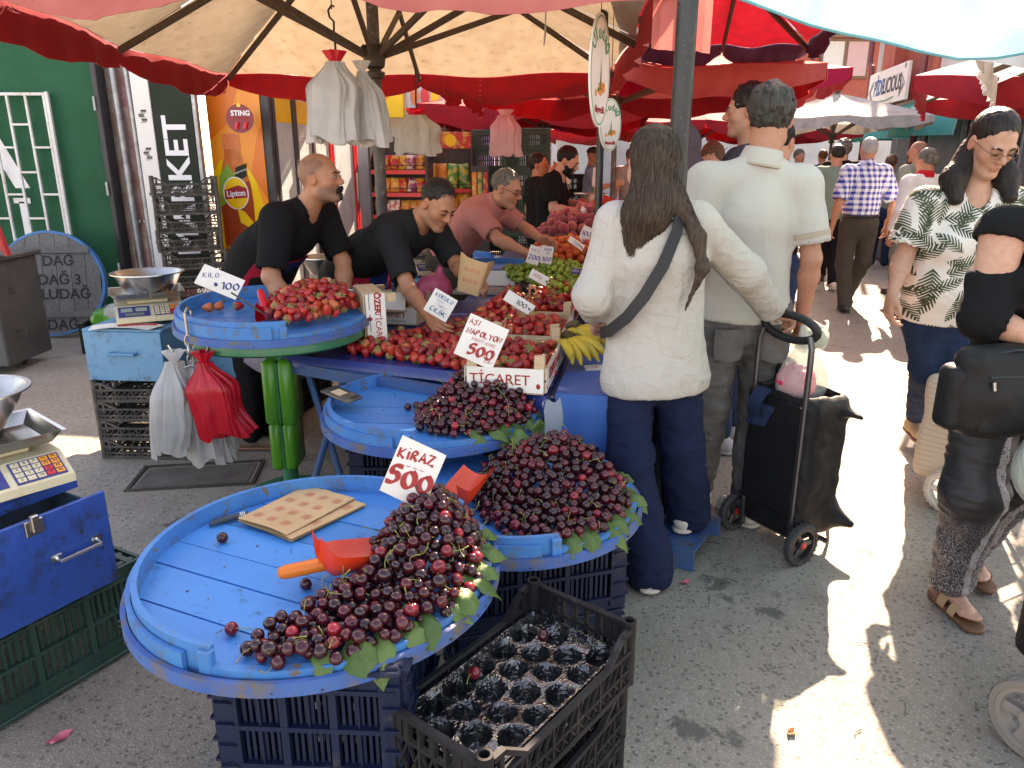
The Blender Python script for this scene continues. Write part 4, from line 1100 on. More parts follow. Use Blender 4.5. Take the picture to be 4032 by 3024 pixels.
def low_crate(W, D, H, m, post=.03, cups=False):
 """shallow fruit crate: corner sockets, dipping sides, lattice band"""
 mb = MB()
 def wall(L, M):
  mb.M = M; t = .007; b = H * .62
  mb.box((0, 0, .008), (L - .03, .014, .016)); mb.box((0, 0, b), (L - .03, .016, .011), ch=.002); mb.box((0, 0, H * .30), (L - .03, .010, .008))
  n = int(L / .034)
  for i in range(n):
   x0 = -L / 2 + .03 + (L - .06) * i / n; x1 = -L / 2 + .03 + (L - .06) * (i + 1) / n
   mb.beam((x0, 0, .012), (x1, 0, H * .30), t, .0045); mb.beam((x1, 0, .012), (x0, 0, H * .30), t, .0045)
   mb.beam((x0, 0, H * .30), (x1, 0, b), t, .0045)
   if i % 3 == 0: mb.box((x0, 0, b / 2), (.006, .012, b))
  dip = .09
  for q in (-1, 1):
   mb.beam((q * (L / 2 - .02), 0, H - .006), (q * (L / 2 - .055), 0, H - .008), .014, .012)
   mb.beam((q * (L / 2 - .05), 0, H - .007), (q * (L / 2 - dip - .03), 0, b), .014, .011)
   mb.box((q * (L / 2 - .045), 0, (H + b) / 2 - .005), (.012, .01, H - b - .01))
 def endwall(L, M):
  mb.M = M; t = .007
  mb.box((0, 0, .008), (L - .03, .014, .016)); mb.box((0, 0, H - .006), (L - .03, .018, .012), ch=.002); mb.box((0, 0, H * .62), (L - .03, .010, .009))
  n = max(4, int(L / .038))
  for i in range(n):
   x0 = -L / 2 + .025 + (L - .05) * i / n; x1 = -L / 2 + .025 + (L - .05) * (i + 1) / n
   mb.beam((x0, 0, .012), (x1, 0, H * .60), t, .0045); mb.beam((x1, 0, .012), (x0, 0, H * .60), t, .0045)
   if i % 2 == 0: mb.box((x0, 0, H / 2), (.007, .013, H - .02))
   else: mb.box((x0, 0, H * .8), (.014, .012, H * .34))
  for q in (-1, 1): mb.box((q * L * .33, 0, H * .8), (L * .2, .007, H * .3))
 wall(W, T(0, -D / 2, 0)); wall(W, T(0, D / 2, 0)); endwall(D, T(-W / 2, 0, 0) @ rotz(R(90))); endwall(D, T(W / 2, 0, 0) @ rotz(R(-90)))
 mb.M = Matrix.Identity(4)
 for i in (-1, 1):
  for j in (-1, 1):
   M = T(i * (W / 2 - .008), j * (D / 2 - .008), 0)
   mb.lathe([(.011, H + .012), (.017, H + .012), (.018, 0), (.012, 0), (.011, H - .03), (.011, H + .012)][::-1], 14, M=M)
   mb.lathe([(0, H - .03), (.0115, H - .03)][::-1], 10, M=M)
 for i in range(8): mb.box((0, -D / 2 + D * (i + .5) / 8, .006), (W - .02, .012, .006))
 for i in range(12): mb.box((-W / 2 + W * (i + .5) / 12, 0, .0065), (.012, D - .02, .006))
 return mb.mesh("crate", MATS[m], True, 40)
me_navy = slot_crate(.52, .34, .29, "crate_navy", 3, 2, 8); me_navy2 = slot_crate(.38, .36, .29, "crate_navy", 3, 2, 6)
def crate(label, me, x, y, z, rz, group=None, name="plastic_crate"):
 o = bpy.data.objects.new(name, me); COL.objects.link(o); o.location = (x, y, z); o.rotation_euler = (0, 0, rz)
 return tag(o, label, "crate", group)
G_ = "navy slotted crates under the cherry trays"
crate("upper navy slotted crate under the front cherry tray", me_navy2, -.405, 1.44, .30, R(-3), G_); crate("lower navy slotted crate under the front cherry tray", me_navy2, -.40, 1.435, .003, R(-4), G_)
crate("upper navy slotted crate under the right hand cherry tray", me_navy, .045, 2.12, .215, R(16), G_); crate("lower navy slotted crate under the right hand cherry tray", me_navy, .04, 2.13, -.0 - .08, R(17), G_)
crate("upper navy slotted crate under the tray with the phone", me_navy, -.33, 2.69, .34, R(2), G_); crate("lower navy slotted crate under the tray with the phone", me_navy, -.32, 2.67, .003, R(3), G_)
me_low = low_crate(.545, .30, .162, "crate_black")
def cup_liner(W, D, nx, ny, rr):
 mb = MB(); px = W / nx; py = D / ny
 def f(u, v):
  x = (u - .5) * W; y = (v - .5) * D
  row = int(min(ny - 1e-6, max(0, (y + D / 2) / py)))
  ox = px * .5 if row % 2 else 0
  cx = (math.floor((x + W / 2 - ox) / px) + .5) * px - W / 2 + ox; cy = (row + .5) * py - D / 2
  a = math.atan2(y - cy, x - cx)
  d = math.hypot(x - cx, y - cy) / (min(px, py) * .5)
  z = 0
  if abs(x) < W / 2 - .012 and abs(y) < D / 2 - .012 and abs(cx) < W / 2 - px * .3:
   z = -.042 * max(0, min(1, (1.0 - d) * 2.6)) * (1 + .10 * math.sin(a * 8)) + .004 * math.sin(31 * x + 17 * y)
  if abs(x) > W / 2 - .008 or abs(y) > D / 2 - .008: z = .012
  return (x, y, z)
 mb.grid(f, int(nx * 13), int(ny * 13))
 return mb.mesh("cup_liner", MATS["clear_plastic"], True, 28)
me_cup = cup_liner(.50, .265, 6, 4, random.Random(3))
SX, SY, SR = -.003, 1.40, R(52)
for k in range(3):
 o = crate(["shallow black lattice crate at the bottom of the front stack", "shallow black lattice crate in the middle of the front stack", "shallow black top crate of the front stack holding two leftover cherries"][k], me_low, SX + .006 * (k - 1), SY, .004 + k * .166, SR + R((0, 1.5, -.5)[k]), "shallow black crates stacked in front")
 l = bpy.data.objects.new("cup_liner", me_cup); COL.objects.link(l); l.location = (SX + .006 * (k - 1), SY, .004 + k * .166 + .085); l.rotation_euler = (0, 0, SR + R((0, 1.5, -.5)[k]))
 tag(l, ["clear plastic cup liner in the bottom crate of the front stack", "clear plastic cup liner in the middle crate of the front stack", "clear shiny plastic cup liner in the top crate of the front stack"][k], "liner", "clear cup liners in the black crates")
me_low2 = low_crate(.50, .32, .17, "crate_black")
crate("black lattice crate standing behind the right hand cherry tray", me_low2, .16, 2.62, .40, R(80)); crate("black crate holding up the crate behind the right cherry tray", slot_crate(.5, .32, .39, "crate_black", 3, 3, 6), .165, 2.62, .004, R(80))
# ---- fruit table -------------------------------------------------------------------
tb = thing("fruit_table", "long stall table under a navy oilcloth heaped with strawberries", "table", (0, 0, 0))
poly = [(-1.24, 3.36), (-.95, 3.21), (-.18, 2.93), (.13, 2.60), (.22, 3.1), (.62, 5.6), (.95, 7.4), (-.05, 7.4), (-.30, 4.6), (-1.2, 3.75)]
mb = MB(); mb.prism(poly, .70, .72); mb.build("oilcloth", MATS["oilcloth_navy"], tb)
mb = MB()
for (a, b_) in (((-1.22, 3.36), (.13, 2.62)), ((-1.2, 3.74), (-.3, 4.58)), ((.15, 2.7), (.9, 7.3)), ((-1.2, 3.4), (-1.18, 3.7))): mb.beam((a[0], a[1], .66), (b_[0], b_[1], .66), .04, .05)
mb.build("frame", MATS["step_blue"], tb)
mb = MB()
pe = poly[:4]
for a, b_ in zip(pe, pe[1:]):
 for i in range(12):
  pass
def skirt(u, v):
 n = len(pe) - 1; s = min(n - 1e-6, u * n); i = int(s); f = s - i
 x = pe[i][0] + (pe[i + 1][0] - pe[i][0]) * f; y = pe[i][1] + (pe[i + 1][1] - pe[i][1]) * f
 d = .05 + .05 * max(0, 1 - abs(u - .12) * 6) + .01 * math.sin(19 * u)
 return (x - .01 * v - .004, y - .018 * math.sin(v * 1.5) - .004, .7205 - d * v)
mb.grid(skirt, 36, 4); mb.build("cloth_edge", MATS["oilcloth_navy"], tb, smooth=True)
for (x0, y0, x1, y1) in ((-.95, 3.28, -.72, 3.05), (-.75, 3.25, -.95, 3.05), (-1.12, 3.7, -1.15, 3.72), (-.35, 4.45, -.36, 4.5), (.5, 5.6, .5, 5.6), (.0, 7.2, 0, 7.2), (.85, 7.2, .85, 7.2)):
 mb = MB(); mb.tube([(x0, y0, .66), (x1, y1, 0)], .016, 8); mb.build("leg", MATS["step_blue"], tb)
mb = MB(); mb.box((-.62, 3.08, .645), (.12, .05, .06), M=None, ch=.004); mb.build("wood_block", MATS["pine_wood"], tb)
bt = thing("banana_bench", "low bench under a blue tablecloth with bananas beside the crates", "table", (0, 0, 0))
bp_ = [(.165, 2.66), (.52, 2.60), (.80, 4.3), (.47, 4.36)]
mb = MB(); mb.prism(bp_, .70, .716); mb.build("tabletop", MATS["tablecloth_blue"], bt)
def cloth_drop(u, v):
 P_ = [bp_[3], bp_[0], bp_[1], bp_[2]]; n = 3; s = min(n - 1e-6, u * n); i = int(s); f = s - i
 x = P_[i][0] + (P_[i + 1][0] - P_[i][0]) * f; y = P_[i][1] + (P_[i + 1][1] - P_[i][1]) * f
 cx, cy = .48, 3.5; dx, dy = x - cx, y - cy; L = math.hypot(dx, dy)
 w = (.006 + .014 * math.sin(26 * u) + .012 * math.sin(61 * u)) * v
 return (x + dx / L * (.006 + w), y + dy / L * (.006 + w), .7165 - .62 * v)
mb = MB(); mb.grid(cloth_drop, 90, 10); mb.build("cloth_drop", MATS["tablecloth_blue"], bt, smooth=True)
pc = MB(); pc.grid(lambda u, v: (.11 + .075 * u + .012 * math.sin(9 * v), 2.585 + .07 * u - .02 * v, .70 - .42 * v + .012 * math.sin(7 * u)), 8, 10)
tag(pc.build("pale_cloth", MATS["cloth_pale"], None, smooth=True), "pale grey cloth hanging between the wooden crates and the blue tablecloth", "cloth")
# ---- wooden strawberry crates --------------------------------------------------------
def wood_crate(label, x, y, z, rz, W=.5, D=.30, H=.105, rot=None, print_on=True, group=None, ts=1.0, tag_text="ÖZER TİCARET"):
 t = thing("wooden_crate", label, "crate", (x, y, z), rz, group, rot=rot)
 for s in (-1, 1):
  for k in range(2):
   mb = MB(); mb.box((0, s * (D / 2), .03 + k * .05), (W, .006, .042), ch=.001); mb.build("slat", MATS["pine_wood"], t)
  mb = MB(); mb.box((s * W / 2, 0, H / 2), (.006, D - .012, H - .012), ch=.001); mb.build("end_board", MATS["pine_wood"], t)
  mb = MB(); mb.box((0, s * (D / 2 + .0048), .055), (W, .0016, .088)); mb.build("printed_card", MATS["card_white"], t)
 for k in range(4):
  mb = MB(); mb.box((0, -D / 2 + D * (k + .5) / 4, .005), (W, D / 4 - .012, .006)); mb.build("base_slat", MATS["pine_wood"], t)
 for i in (-1, 1):
  for j in (-1, 1):
   mb = MB(); q = .038
   mb.prism([(i * (W / 2 - .004), j * (D / 2 - .004)), (i * (W / 2 - .004 - q), j * (D / 2 - .004)), (i * (W / 2 - .004), j * (D / 2 - .004 - q))][::(1 if i * j > 0 else -1)], .01, H + .045)
   mb.build("corner_post", MATS["pine_wood"], t)
 if print_on:
  for s, a in ((-1, 0), (1, math.pi)):
   M0 = rotz(a) @ T(0, -D / 2 - .0062, .062)
   a_, b_ = tag_text.split(' ')
   text("lettering", a_, .052 * ts, MATS["ink_red"], t, M0 @ TR((-.125 * ts, 0, 0), 0, R(90)), bold=.0016)
   text("lettering", b_, .052 * ts, MATS["ink_red"], t, M0 @ TR((.04 * ts, 0, 0), 0, R(90)))
   mb = MB(); mb.M = M0
   for k in range(3): mb.box((-.10 + k * .1, 0, -.036), (.08, .001, .004))
   mb.build("small_print", MATS["ink_grey"], t)
   mb = MB(); mb.M = M0 @ T(-.02, 0, -.035); mb.lathe([(0, .0), (.010, .006), (.008, .018), (0, .022)], 8, M=T(0, 0, -.012)); mb.build("berry_print", MATS["ink_red"], t)
 return t
CR = R(79.5)
wc = []
for k, (x, y) in enumerate(((.02, 2.88), (.105, 3.42), (.20, 3.96), (.285, 4.47))):
 wc.append(wood_crate(["nearest wooden crate of strawberries with red lettering beside the cherry heap", "second wooden strawberry crate along the bench edge beside the bananas", "third wooden strawberry crate along the bench edge", "farthest wooden strawberry crate in front of the green plums"][k], x, y, .722, CR, .5, .30, group="wooden strawberry crates along the table edge"))
mb = MB(); mb.box((-.2545, 0, .055), (.0016, .29, .092)); mb.build("printed_card", MATS["card_white"], wc[0])
text("lettering", "TİCARET", .056, MATS["ink_red"], wc[0], T(-.2562, .02, .055) @ rotz(R(-90)) @ TR((0, 0, 0), 0, R(90)))
mb = MB()
for i in range(5):
 for j in range(5):
  pass
mb.ell((-.2556, -.125, .035), (.001, .008, .011), 8, 6); mb.build("berry_print", MATS["ink_red"], wc[0])
wood_crate("small wooden strawberry crate lettered in red in front of the bending vendor", -.665, 3.98, .722, R(-13), .40, .26)
wood_crate("empty wooden crate standing on its end behind the strawberry tray", -.715, 3.40, .853, 0, .262, .28, rot=(R(0), R(89), R(21)), ts=.72)
wood_crate("empty wooden crate tipped behind the heap of small strawberries", -.80, 3.78, .80, 0, .42, .28, rot=(R(-16), R(8), R(24)), print_on=False)
# ---- light blue drawer box on black crates, with a scale --------------------------------
me_d = low_crate(.48, .36, .108, "crate_dusty")
for k in range(4):
 crate(["dusty black crate at the bottom of the stack under the light blue box", "second dusty black crate from the ground below the blue box", "third dusty black crate from the ground under the light blue box", "dusty black crate directly under the light blue box"][k], me_d, -1.98, 3.92, .003 + k * .108, R(-3 + k), "dusty crates under the light blue box")
me_bt = slot_crate(.5, .34, .27, "crate_black", 3, 2, 8)
for k in range(2): crate(["black slotted crate with light showing through behind the green stand", "black slotted crate farther back behind the green stand"][k], me_bt, -1.60 + .12 * k, 4.18 + .52 * k, .003, R(77), "slotted crates behind the green stand")
lb = thing("drawer_box", "light blue metal drawer box carrying the steel scale", "box", (-2.03, 3.78, .44), R(-4))
W_, D_, H_ = .40, .56, .265
for nm, c, d in (("side", (-W_ / 2, D_ / 2 - .0, H_ / 2), (.012, D_, H_)), ("side", (W_ / 2, D_ / 2, H_ / 2), (.012, D_, H_)), ("back", (0, D_, H_ / 2), (W_, .012, H_)), ("top", (0, D_ / 2 - .005, H_ + .006), (W_ + .03, D_ + .03, .014)), ("bottom", (0, D_ / 2, .008), (W_, D_, .012)), ("drawer_front", (0, -.02, H_ / 2), (W_ + .02, .014, H_))):
 mb = MB(); mb.box(c, d, ch=.003); mb.build(nm, MATS["box_light_blue"], lb)
mb = MB(); mb.tube([(-.07, -.03, .15), (-.07, -.055, .15), (.07, -.055, .15), (.07, -.03, .15)], .009, 8); mb.build("handle", MATS["box_light_blue"], lb)
lb2 = thing("drawer_box", "dull blue metal box with a small handle behind the green stand", "box", (-1.60, 4.05, .275), R(-12))
mb = MB(); mb.box((.06, .30, .2), (.42, .6, .38), ch=.006); mb.build("body", MATS["box_light_blue"], lb2)
mb = MB(); mb.box((.06, .3, .396), (.46, .64, .014), ch=.003); mb.build("top", MATS["box_light_blue"], lb2)
mb = MB(); mb.tube([(.14, -.002, .28), (.14, -.03, .28), (.24, -.03, .28), (.24, -.002, .28)], .008, 8); mb.build("handle", MATS["box_light_blue"], lb2)
def shop_scale(label, x, y, z, rz, group=None):
 t = thing("shop_scale", label, "scale", (x, y, z), rz, group)
 mb = MB()
 prof = [(-.16, .025), (.16, .025), (.16, .08), (.10, .105), (-.16, .105)]
 mb.M = Euler((R(90), 0, R(-90))).to_matrix().to_4x4()
 mb.M = Matrix(((0, 0, 1, 0), (-1, 0, 0, 0), (0, 1, 0, 0), (0, 0, 0, 1)))
 mb.prism([(-.15, .02), (.20, .02), (.20, .045), (.11, .095), (-.15, .095)], -.165, .165)
 mb.build("body", MATS["scale_cream"], t)
 for i in (-1, 1):
  for j in (-.12, .15):
   mb = MB(); mb.tube([(i * .13, j, 0), (i * .13, j, .025)], .018, 10); mb.build("foot", MATS["ink_black"], t)
 mb = MB(); mb.box((0, .02, .108), (.20, .16, .022), ch=.004); mb.build("neck", MATS["scale_cream"], t)
 mb = MB()
 for k, (w, d, zz) in enumerate(((.30, .24, .120), (.34, .28, .152))):
  pass
 a = [(-.15, -.10), (.15, -.10), (.15, .14), (-.15, .14)]; b_ = [(-.175, -.125), (.175, -.125), (.175, .165), (-.175, .165)]
 vs = [(x_, y_, .122) for x_, y_ in a] + [(x_, y_, .158) for x_, y_ in b_] + [(x_ * 1.06, y_ * 1.06, .160) for x_, y_ in b_]
 mb.add(vs, [(0, 1, 2, 3)] + [(i, (i + 1) % 4, 4 + (i + 1) % 4, 4 + i) for i in range(4)] + [(4 + i, 4 + (i + 1) % 4, 8 + (i + 1) % 4, 8 + i) for i in range(4)])
 mb.build("pan_tray", MATS["steel"], t)
 Ms = T(0, -.155, .0705) @ Matrix.Rotation(math.atan2(.05, .09), 4, 'X')
 mb = MB(); mb.M = Ms; mb.box((-.075, 0, .002), (.15, .082, .003)); mb.build("display_panel", MATS["ink_blue"], t)
 for i in range(2):
  mb = MB(); mb.M = Ms; mb.box((-.11 + i * .07, .012, .0042), (.055, .028, .002)); mb.box((-.075, -.024, .0042), (.09, .022, .002)); mb.build("display", MATS["lcd"], t)
 mb = MB(); mb.M = Ms; mb.box((.085, 0, .0018), (.13, .086, .0025)); mb.build("keypad", MATS["ink_blue"], t)
 keys = [["7", "8", "9", "P1", "P2"], ["4", "5", "6", "P3", "P4"], ["1", "2", "3", "Z", "P5"], ["0", ".", "CE", "T", "P6"]]
 for r_, row in enumerate(keys):
  for c_, kx in enumerate(row):
   mm = "orange_film" if kx[0] == "P" else "plastic_red" if kx in "ZT" else "scale_cream"
   M = Ms @ T(.035 + c_ * .025, .030 - r_ * .020, .0045)
   mb = MB(); mb.M = M; mb.box((0, 0, 0), (.021, .016, .003), ch=.0008); kk = mb.build("key", MATS[mm], t)
   text("key_lettering", kx, .011, MATS["ink_black"], kk, M @ T(0, 0, .0022), extrude=.0002)
 return t
def bowl(label, x, y, z, r0, r1, h, group=None):
 t = MB(); t.lathe([(0, 0), (r0 * .9, 0), (r0, .012), (r0 + (r1 - r0) * .5, h * .5), (r1, h), (r1 + .014, h + .001), (r1 + .015, h - .004), (r1 - .004, h - .004), (r0 + (r1 - r0) * .45, h * .45), (r0 - .006, .016), (0, .006)], 48)
 o = t.build("weighing_bowl", MATS["steel"], None, smooth=True, loc=(x, y, z)); return tag(o, label, "bowl", group)
shop_scale("cream shop scale with a steel pan on the light blue box", -2.0, 4.02, .722, R(28))
bowl("steel weighing bowl on the scale over the light blue box", -1.98, 4.02, .845, .105, .172, .135)
for k, (x, y, a) in enumerate(((-2.10, 3.80, 20), (-1.94, 3.78, -15))):
 mb = MB(); mb.grid(lambda u, v: ((u - .5) * .2, (v - .5) * .13, .003 + .006 * math.sin(3 * u)), 6, 4); o = mb.build("paper_sheet", MATS["card_white"], None, smooth=True, loc=(x, y, .7215 + .004 * k)); o.rotation_euler = (0, 0, R(a))
 tag(o, ["blank white sheet of paper at the left edge of the light blue box", "white paper under a red pen before the scale"][k], "paper")
mb = MB(); mb.tube([(-2.05, 3.775, .737), (-1.86, 3.80, .737)], .005, 8); tag(mb.build("pen", MATS["ink_red"], None), "red pen lying on paper before the steel scale", "pen")
# ---- big blue box with drawer at the lower left --------------------------------------------
BX, BY, BR = -1.305, 1.905, R(61)      # face direction
nb = thing("drawer_box", "dark blue metal box with its drawer pulled open at the lower left", "box", (-1.30, 1.90, .31), R(61))
L_ = .46; HH = .30
for nm, c, d, mm in (("drawer_front", (-.08, -.004, HH / 2 - .0), (L_, .012, HH), "box_blue"), ("drawer_side", (L_ / 2 - .09, .13, HH / 2 - .02), (.010, .26, HH - .05), "box_blue_inside"),
     ("drawer_side", (-L_ / 2 - .07, .13, HH / 2 - .02), (.010, .26, HH - .05), "box_blue_inside"), ("drawer_bottom", (-.08, .13, .012), (L_ - .01, .26, .010), "box_blue_inside"),
     ("body", (-.08, .40, HH / 2 - .01), (L_ + .02, .30, HH - .02), "box_blue"), ("body_front", (-.08, .246, HH / 2 - .03), (L_ - .03, .006, HH - .07), "box_blue_inside"), ("top", (-.10, .36, HH + .004), (L_ + .06, .42, .014), "box_blue"), ("top_lip", (-.10, .147, HH - .012), (L_ + .06, .008, .03), "box_blue")):
 mb = MB(); mb.box(c, d, ch=.003); mb.build(nm, MATS[mm], nb)
mb = MB(); mb.tube([(-.02, -.012, .16), (-.02, -.035, .155), (.10, -.035, .155), (.10, -.012, .165)], .0055, 8); mb.box((-.02, -.012, .16), (.03, .006, .02)); mb.box((.10, -.012, .165), (.03, .006, .02)); mb.build("handle", MATS["chrome"], nb, smooth=True)
mb = MB(); mb.box((-.06, -.013, HH - .025), (.05, .008, .045), ch=.002); mb.box((-.06, -.02, HH - .012), (.022, .014, .05), ch=.003); mb.build("latch", MATS["steel"], nb)
mb = MB(); mb.tube([(-.2, .143, HH + .0), (-.2, .12, HH - .01), (-.15, .12, HH - .01), (-.15, .143, HH)], .006, 8); mb.build("lid_pull", MATS["rust_iron"], nb)
text("worn_lettering", "AB", .07, MATS["pine_wood"], nb, T(.06, .27, HH + .0115) @ rotz(R(10)))
gc = slot_crate(.56, .40, .30, "crate_green", 3, 2, 7)
go = crate("dark green slotted crate upside down under the dark blue drawer box", gc, -1.535, 2.02, .306, 0); go.rotation_euler = (0, R(180), R(61))
lm = bpy.data.materials["pine_wood"]
t_ = text("lettering", "REAL", .045, MATS["kraft"], go, T(-.06, .213, .155) @ rotz(R(180)) @ TR((0, 0, 0), 0, R(90)), bold=.001)
t_ = text("lettering", "Fresh", .022, MATS["kraft"], go, T(-.06, .213, .112) @ rotz(R(180)) @ TR((0, 0, 0), 0, R(90)), shear=.3)
mb = MB(); mb.box((-.06, .207, .135), (.17, .008, .11), ch=.002); mb.build("name_plate", MATS["crate_green"], go)
shop_scale("cream shop scale with a coloured keypad at the left picture edge", -1.55, 2.02, .627, R(50))
bowl("steel weighing bowl cut by the left picture edge", -1.66, 2.12, .76, .10, .17, .13)
# ---- left: cart, red ladder, leaning tray, crates ------------------------------------------
ct = thing("metal_cart", "dark grey metal cart box standing at the left picture edge", "cart", (-4.06, 5.65, 0))
mb = MB(); mb.box((-.2, 0, .46), (.95, .55, .78), ch=.01); mb.build("body", MATS["cart_grey"], ct)
mb = MB(); mb.box((-.2, -.05, .87), (1.02, .7, .04), ch=.01); mb.build("lid", MATS["cart_grey"], ct)
for k, z in enumerate((.36, .62)):
 mb = MB(); mb.box((-.2, -.278, z), (.93, .012, .006)); mb.build("seam", MATS["ink_black"], ct)
mb = MB(); mb.lathe([(.018, -.006), (.03, -.006), (.03, .006), (.018, .006), (.018, -.006)], 16, M=TR((.285, -.1, .3), 0, R(90))); mb.lathe([(.018, -.006), (.03, -.006), (.03, .006), (.018, .006), (.018, -.006)], 16, M=TR((.285, -.1, .62), 0, R(90))); mb.build("ring", MATS["rust_iron"], ct)
for i in (-.55, .15):
 mb = MB(); mb.lathe([(0, -.03), (.07, -.03), (.07, .03), (0, .03)], 20, M=TR((i, .0, .07), 0, R(90))); mb.build("wheel", MATS["ink_black"], ct)
ld = thing("red_ladder", "red metal frame with a dark panel standing on the grey cart", "frame", (-4.02, 5.5, .89))
mb = MB(); mb.beam((.30, 0, 0), (.10, 0, .95), .045, .03); mb.beam((-.25, 0, 0), (-.25, 0, .95), .045, .03); mb.beam((-.25, 0, .05), (.3, 0, .05), .03, .05); mb.beam((-.25, 0, .9), (.12, 0, .9), .03, .05)
for z, x in ((.3, .24), (.62, .17)): mb.tube([(x, -.03, z), (x + .05, -.03, z)], .012, 8)
mb.build("frame", MATS["ladder_red"], ld)
mb = MB(); mb.add([(-.23, .01, .07), (.27, .01, .07), (.1, .01, .88), (-.23, .01, .88)], [(0, 1, 2, 3)]); mb.build("panel", MATS["cart_grey"], ld)
lt = thing("leaning_tray", "old round tray stencilled DAĞ leaning against the green kiosk", "tray", (-4.20, 6.72, .49), rot=(R(80), 0, R(5)))
edges = [-.44 + .88 * i / 7 for i in range(8)]
for i in range(7):
 mb = MB(); mb.M = rotz(R(90)); mb.prism(clip_chord(edges[i] + .002, edges[i + 1] - .002, .45), -.01, .01); mb.build("plank", MATS["old_board"], lt)
mb = MB(); arc_band(mb, .452, .475, -.05, .012, 0, 360, 80); mb.build("hoop", MATS["rim_blue"], lt)
for y in (-.28, .3):
 mb = MB(); mb.box((0, y, .02), (.72, .06, .018), ch=.003); mb.build("batten", MATS["old_board"], lt)
for y, s_ in ((.2, "DAĞ"), (.03, "DAĞ 3"), (-.1, "ULUDAĞ"), (-.38, "DAĞ")): text("stencil_lettering", s_, .13, MATS["ink_black"], lt, T(.08, y, .012), bold=.002)
me_bk = low_crate(.46, .32, .24, "crate_black")
crate("black crate holding tied produce bags on the ground behind the light blue box", me_bk, -3.42, 6.25, .003, R(12))
for k in range(2):
 V, F = sdf_mesh([Ell((0, 0, .11), (.17, .12, .11)), Ell((.1, .02, .19), (.06, .05, .06), k=.05)], .016, lambda P: .012 * vnoise(P * 22, k))
 o = obj("produce_bag", np_mesh("produce_bag", V, F, [MATS["bag_white" if k else "green_plastic"]])); o.location = (-3.45 + .1 * k, 6.25, .14 + .04 * k); tag(o, ["greenish produce bag low in the black crate", "clear white tied bag on top in the black crate"][k], "bag")
me_ds = low_crate(.52, .34, .155, "crate_dusty")
for k in range(9):
 L9 = ["at the bottom of", "second from the bottom of", "third from the bottom of", "fourth from the bottom of", "in the middle of", "fourth from the top of", "third from the top of", "second from the top of", "on top of"][k]
 crate("dusty black fruit crate %s the tall stack before the tea print" % L9, me_ds, -2.89 + .012 * math.sin(k * 2.1), 6.75 + .01 * math.sin(k * 3.3), .004 + k * .158, R(24 + 2.5 * math.sin(k * 1.7)), "tall stack of dusty fruit crates")
dc = thing("drain_cover", "dark iron drain cover sunk in the asphalt before the light blue box", "drain cover", (-1.62, 3.52, 0), R(8))
mb = MB(); mb.box((0, 0, .002), (.54, .24, .004)); mb.build("plate", mat("plate_iron", (.15, .13, .105), .8, (.10, .085, .07), 9), dc)
mb = MB(); mb.box((0, .15, .004), (.62, .018, .008)); mb.box((0, -.15, .004), (.62, .018, .008)); mb.box((.30, 0, .004), (.018, .28, .008)); mb.box((-.30, 0, .004), (.018, .28, .008)); mb.build("rim", MATS["rust_iron"], dc)
st = thing("metal_step", "blue painted metal step stool under the woman's foot", "step", (.72, 2.78, 0), R(-32))
mb = MB(); mb.box((0, 0, .085), (.20, .34, .008), ch=.002); mb.build("tread", MATS["step_blue"], st)
for y in (-.17, .17):
 mb = MB(); mb.box((0, y, .046), (.20, .008, .09), ch=.002); mb.build("side", MATS["step_blue"], st)
mb = MB(); mb.ell((.07, -.13, .09), (.008, .008, .004), 8, 5); mb.ell((.07, .13, .09), (.008, .008, .004), 8, 5); mb.build("bolt", MATS["rust_iron"], st)
me_gs = slot_crate(.56, .38, .24, "crate_green", 3, 2, 5)
for c_, (x, y, n) in enumerate(((-.22, 10.1, 8), (.16, 9.6, 8))):
 for k in range(n):
  crate(["dark green slotted crate number %d from the ground in the left green stack", "dark green slotted crate number %d from the ground in the right green stack"][c_] % (k + 1), me_gs, x + .008 * math.sin(k * 2.3), y, .003 + k * .243, R(4 + 2 * math.sin(k * 1.9)), "dark green crate stacks behind the vendors")
for k in range(5): crate("grey crate %s in the short stack behind the bearded vendor" % ("lowest", "second", "third", "fourth", "topmost")[k], me_bt, .98, 11.9, .003 + k * .275, R(5), "grey crates behind the bearded vendor")
# =================================================================== PRODUCE
CAMP = np.array([0, 0, 1.55]); _th = R(16.7)
def px_size(P):
 """pixels per metre and picture position of points (used only to choose which fruit become single objects)"""
 q = P - CAMP; d = q[:, 1] * math.cos(_th) - q[:, 2] * math.sin(_th); up = q[:, 1] * math.sin(_th) + q[:, 2] * math.cos(_th)
 f = 739.5
 return 512 + f * q[:, 0] / d, 384 - f * up / d, f / d, d
def visible_count(P, r):
 u, v, s, d = px_size(P)
 buf = np.full((768, 1024), -1, int)
 for i in np.argsort(-d):
  rr_ = r[i] * s[i] if hasattr(r, '__len__') else r * s[i]
  x0, x1 = int(max(0, u[i] - rr_)), int(min(1023, u[i] + rr_)); y0, y1 = int(max(0, v[i] - rr_)), int(min(767, v[i] + rr_))
  if x1 < x0 or y1 < y0: continue
  yy, xx = np.mgrid[y0:y1 + 1, x0:x1 + 1]
  mk = (xx - u[i]) ** 2 + (yy - v[i]) ** 2 <= rr_ * rr_ + .5
  buf[y0:y1 + 1, x0:x1 + 1][mk] = i
 return np.bincount(buf[buf >= 0], minlength=len(P))
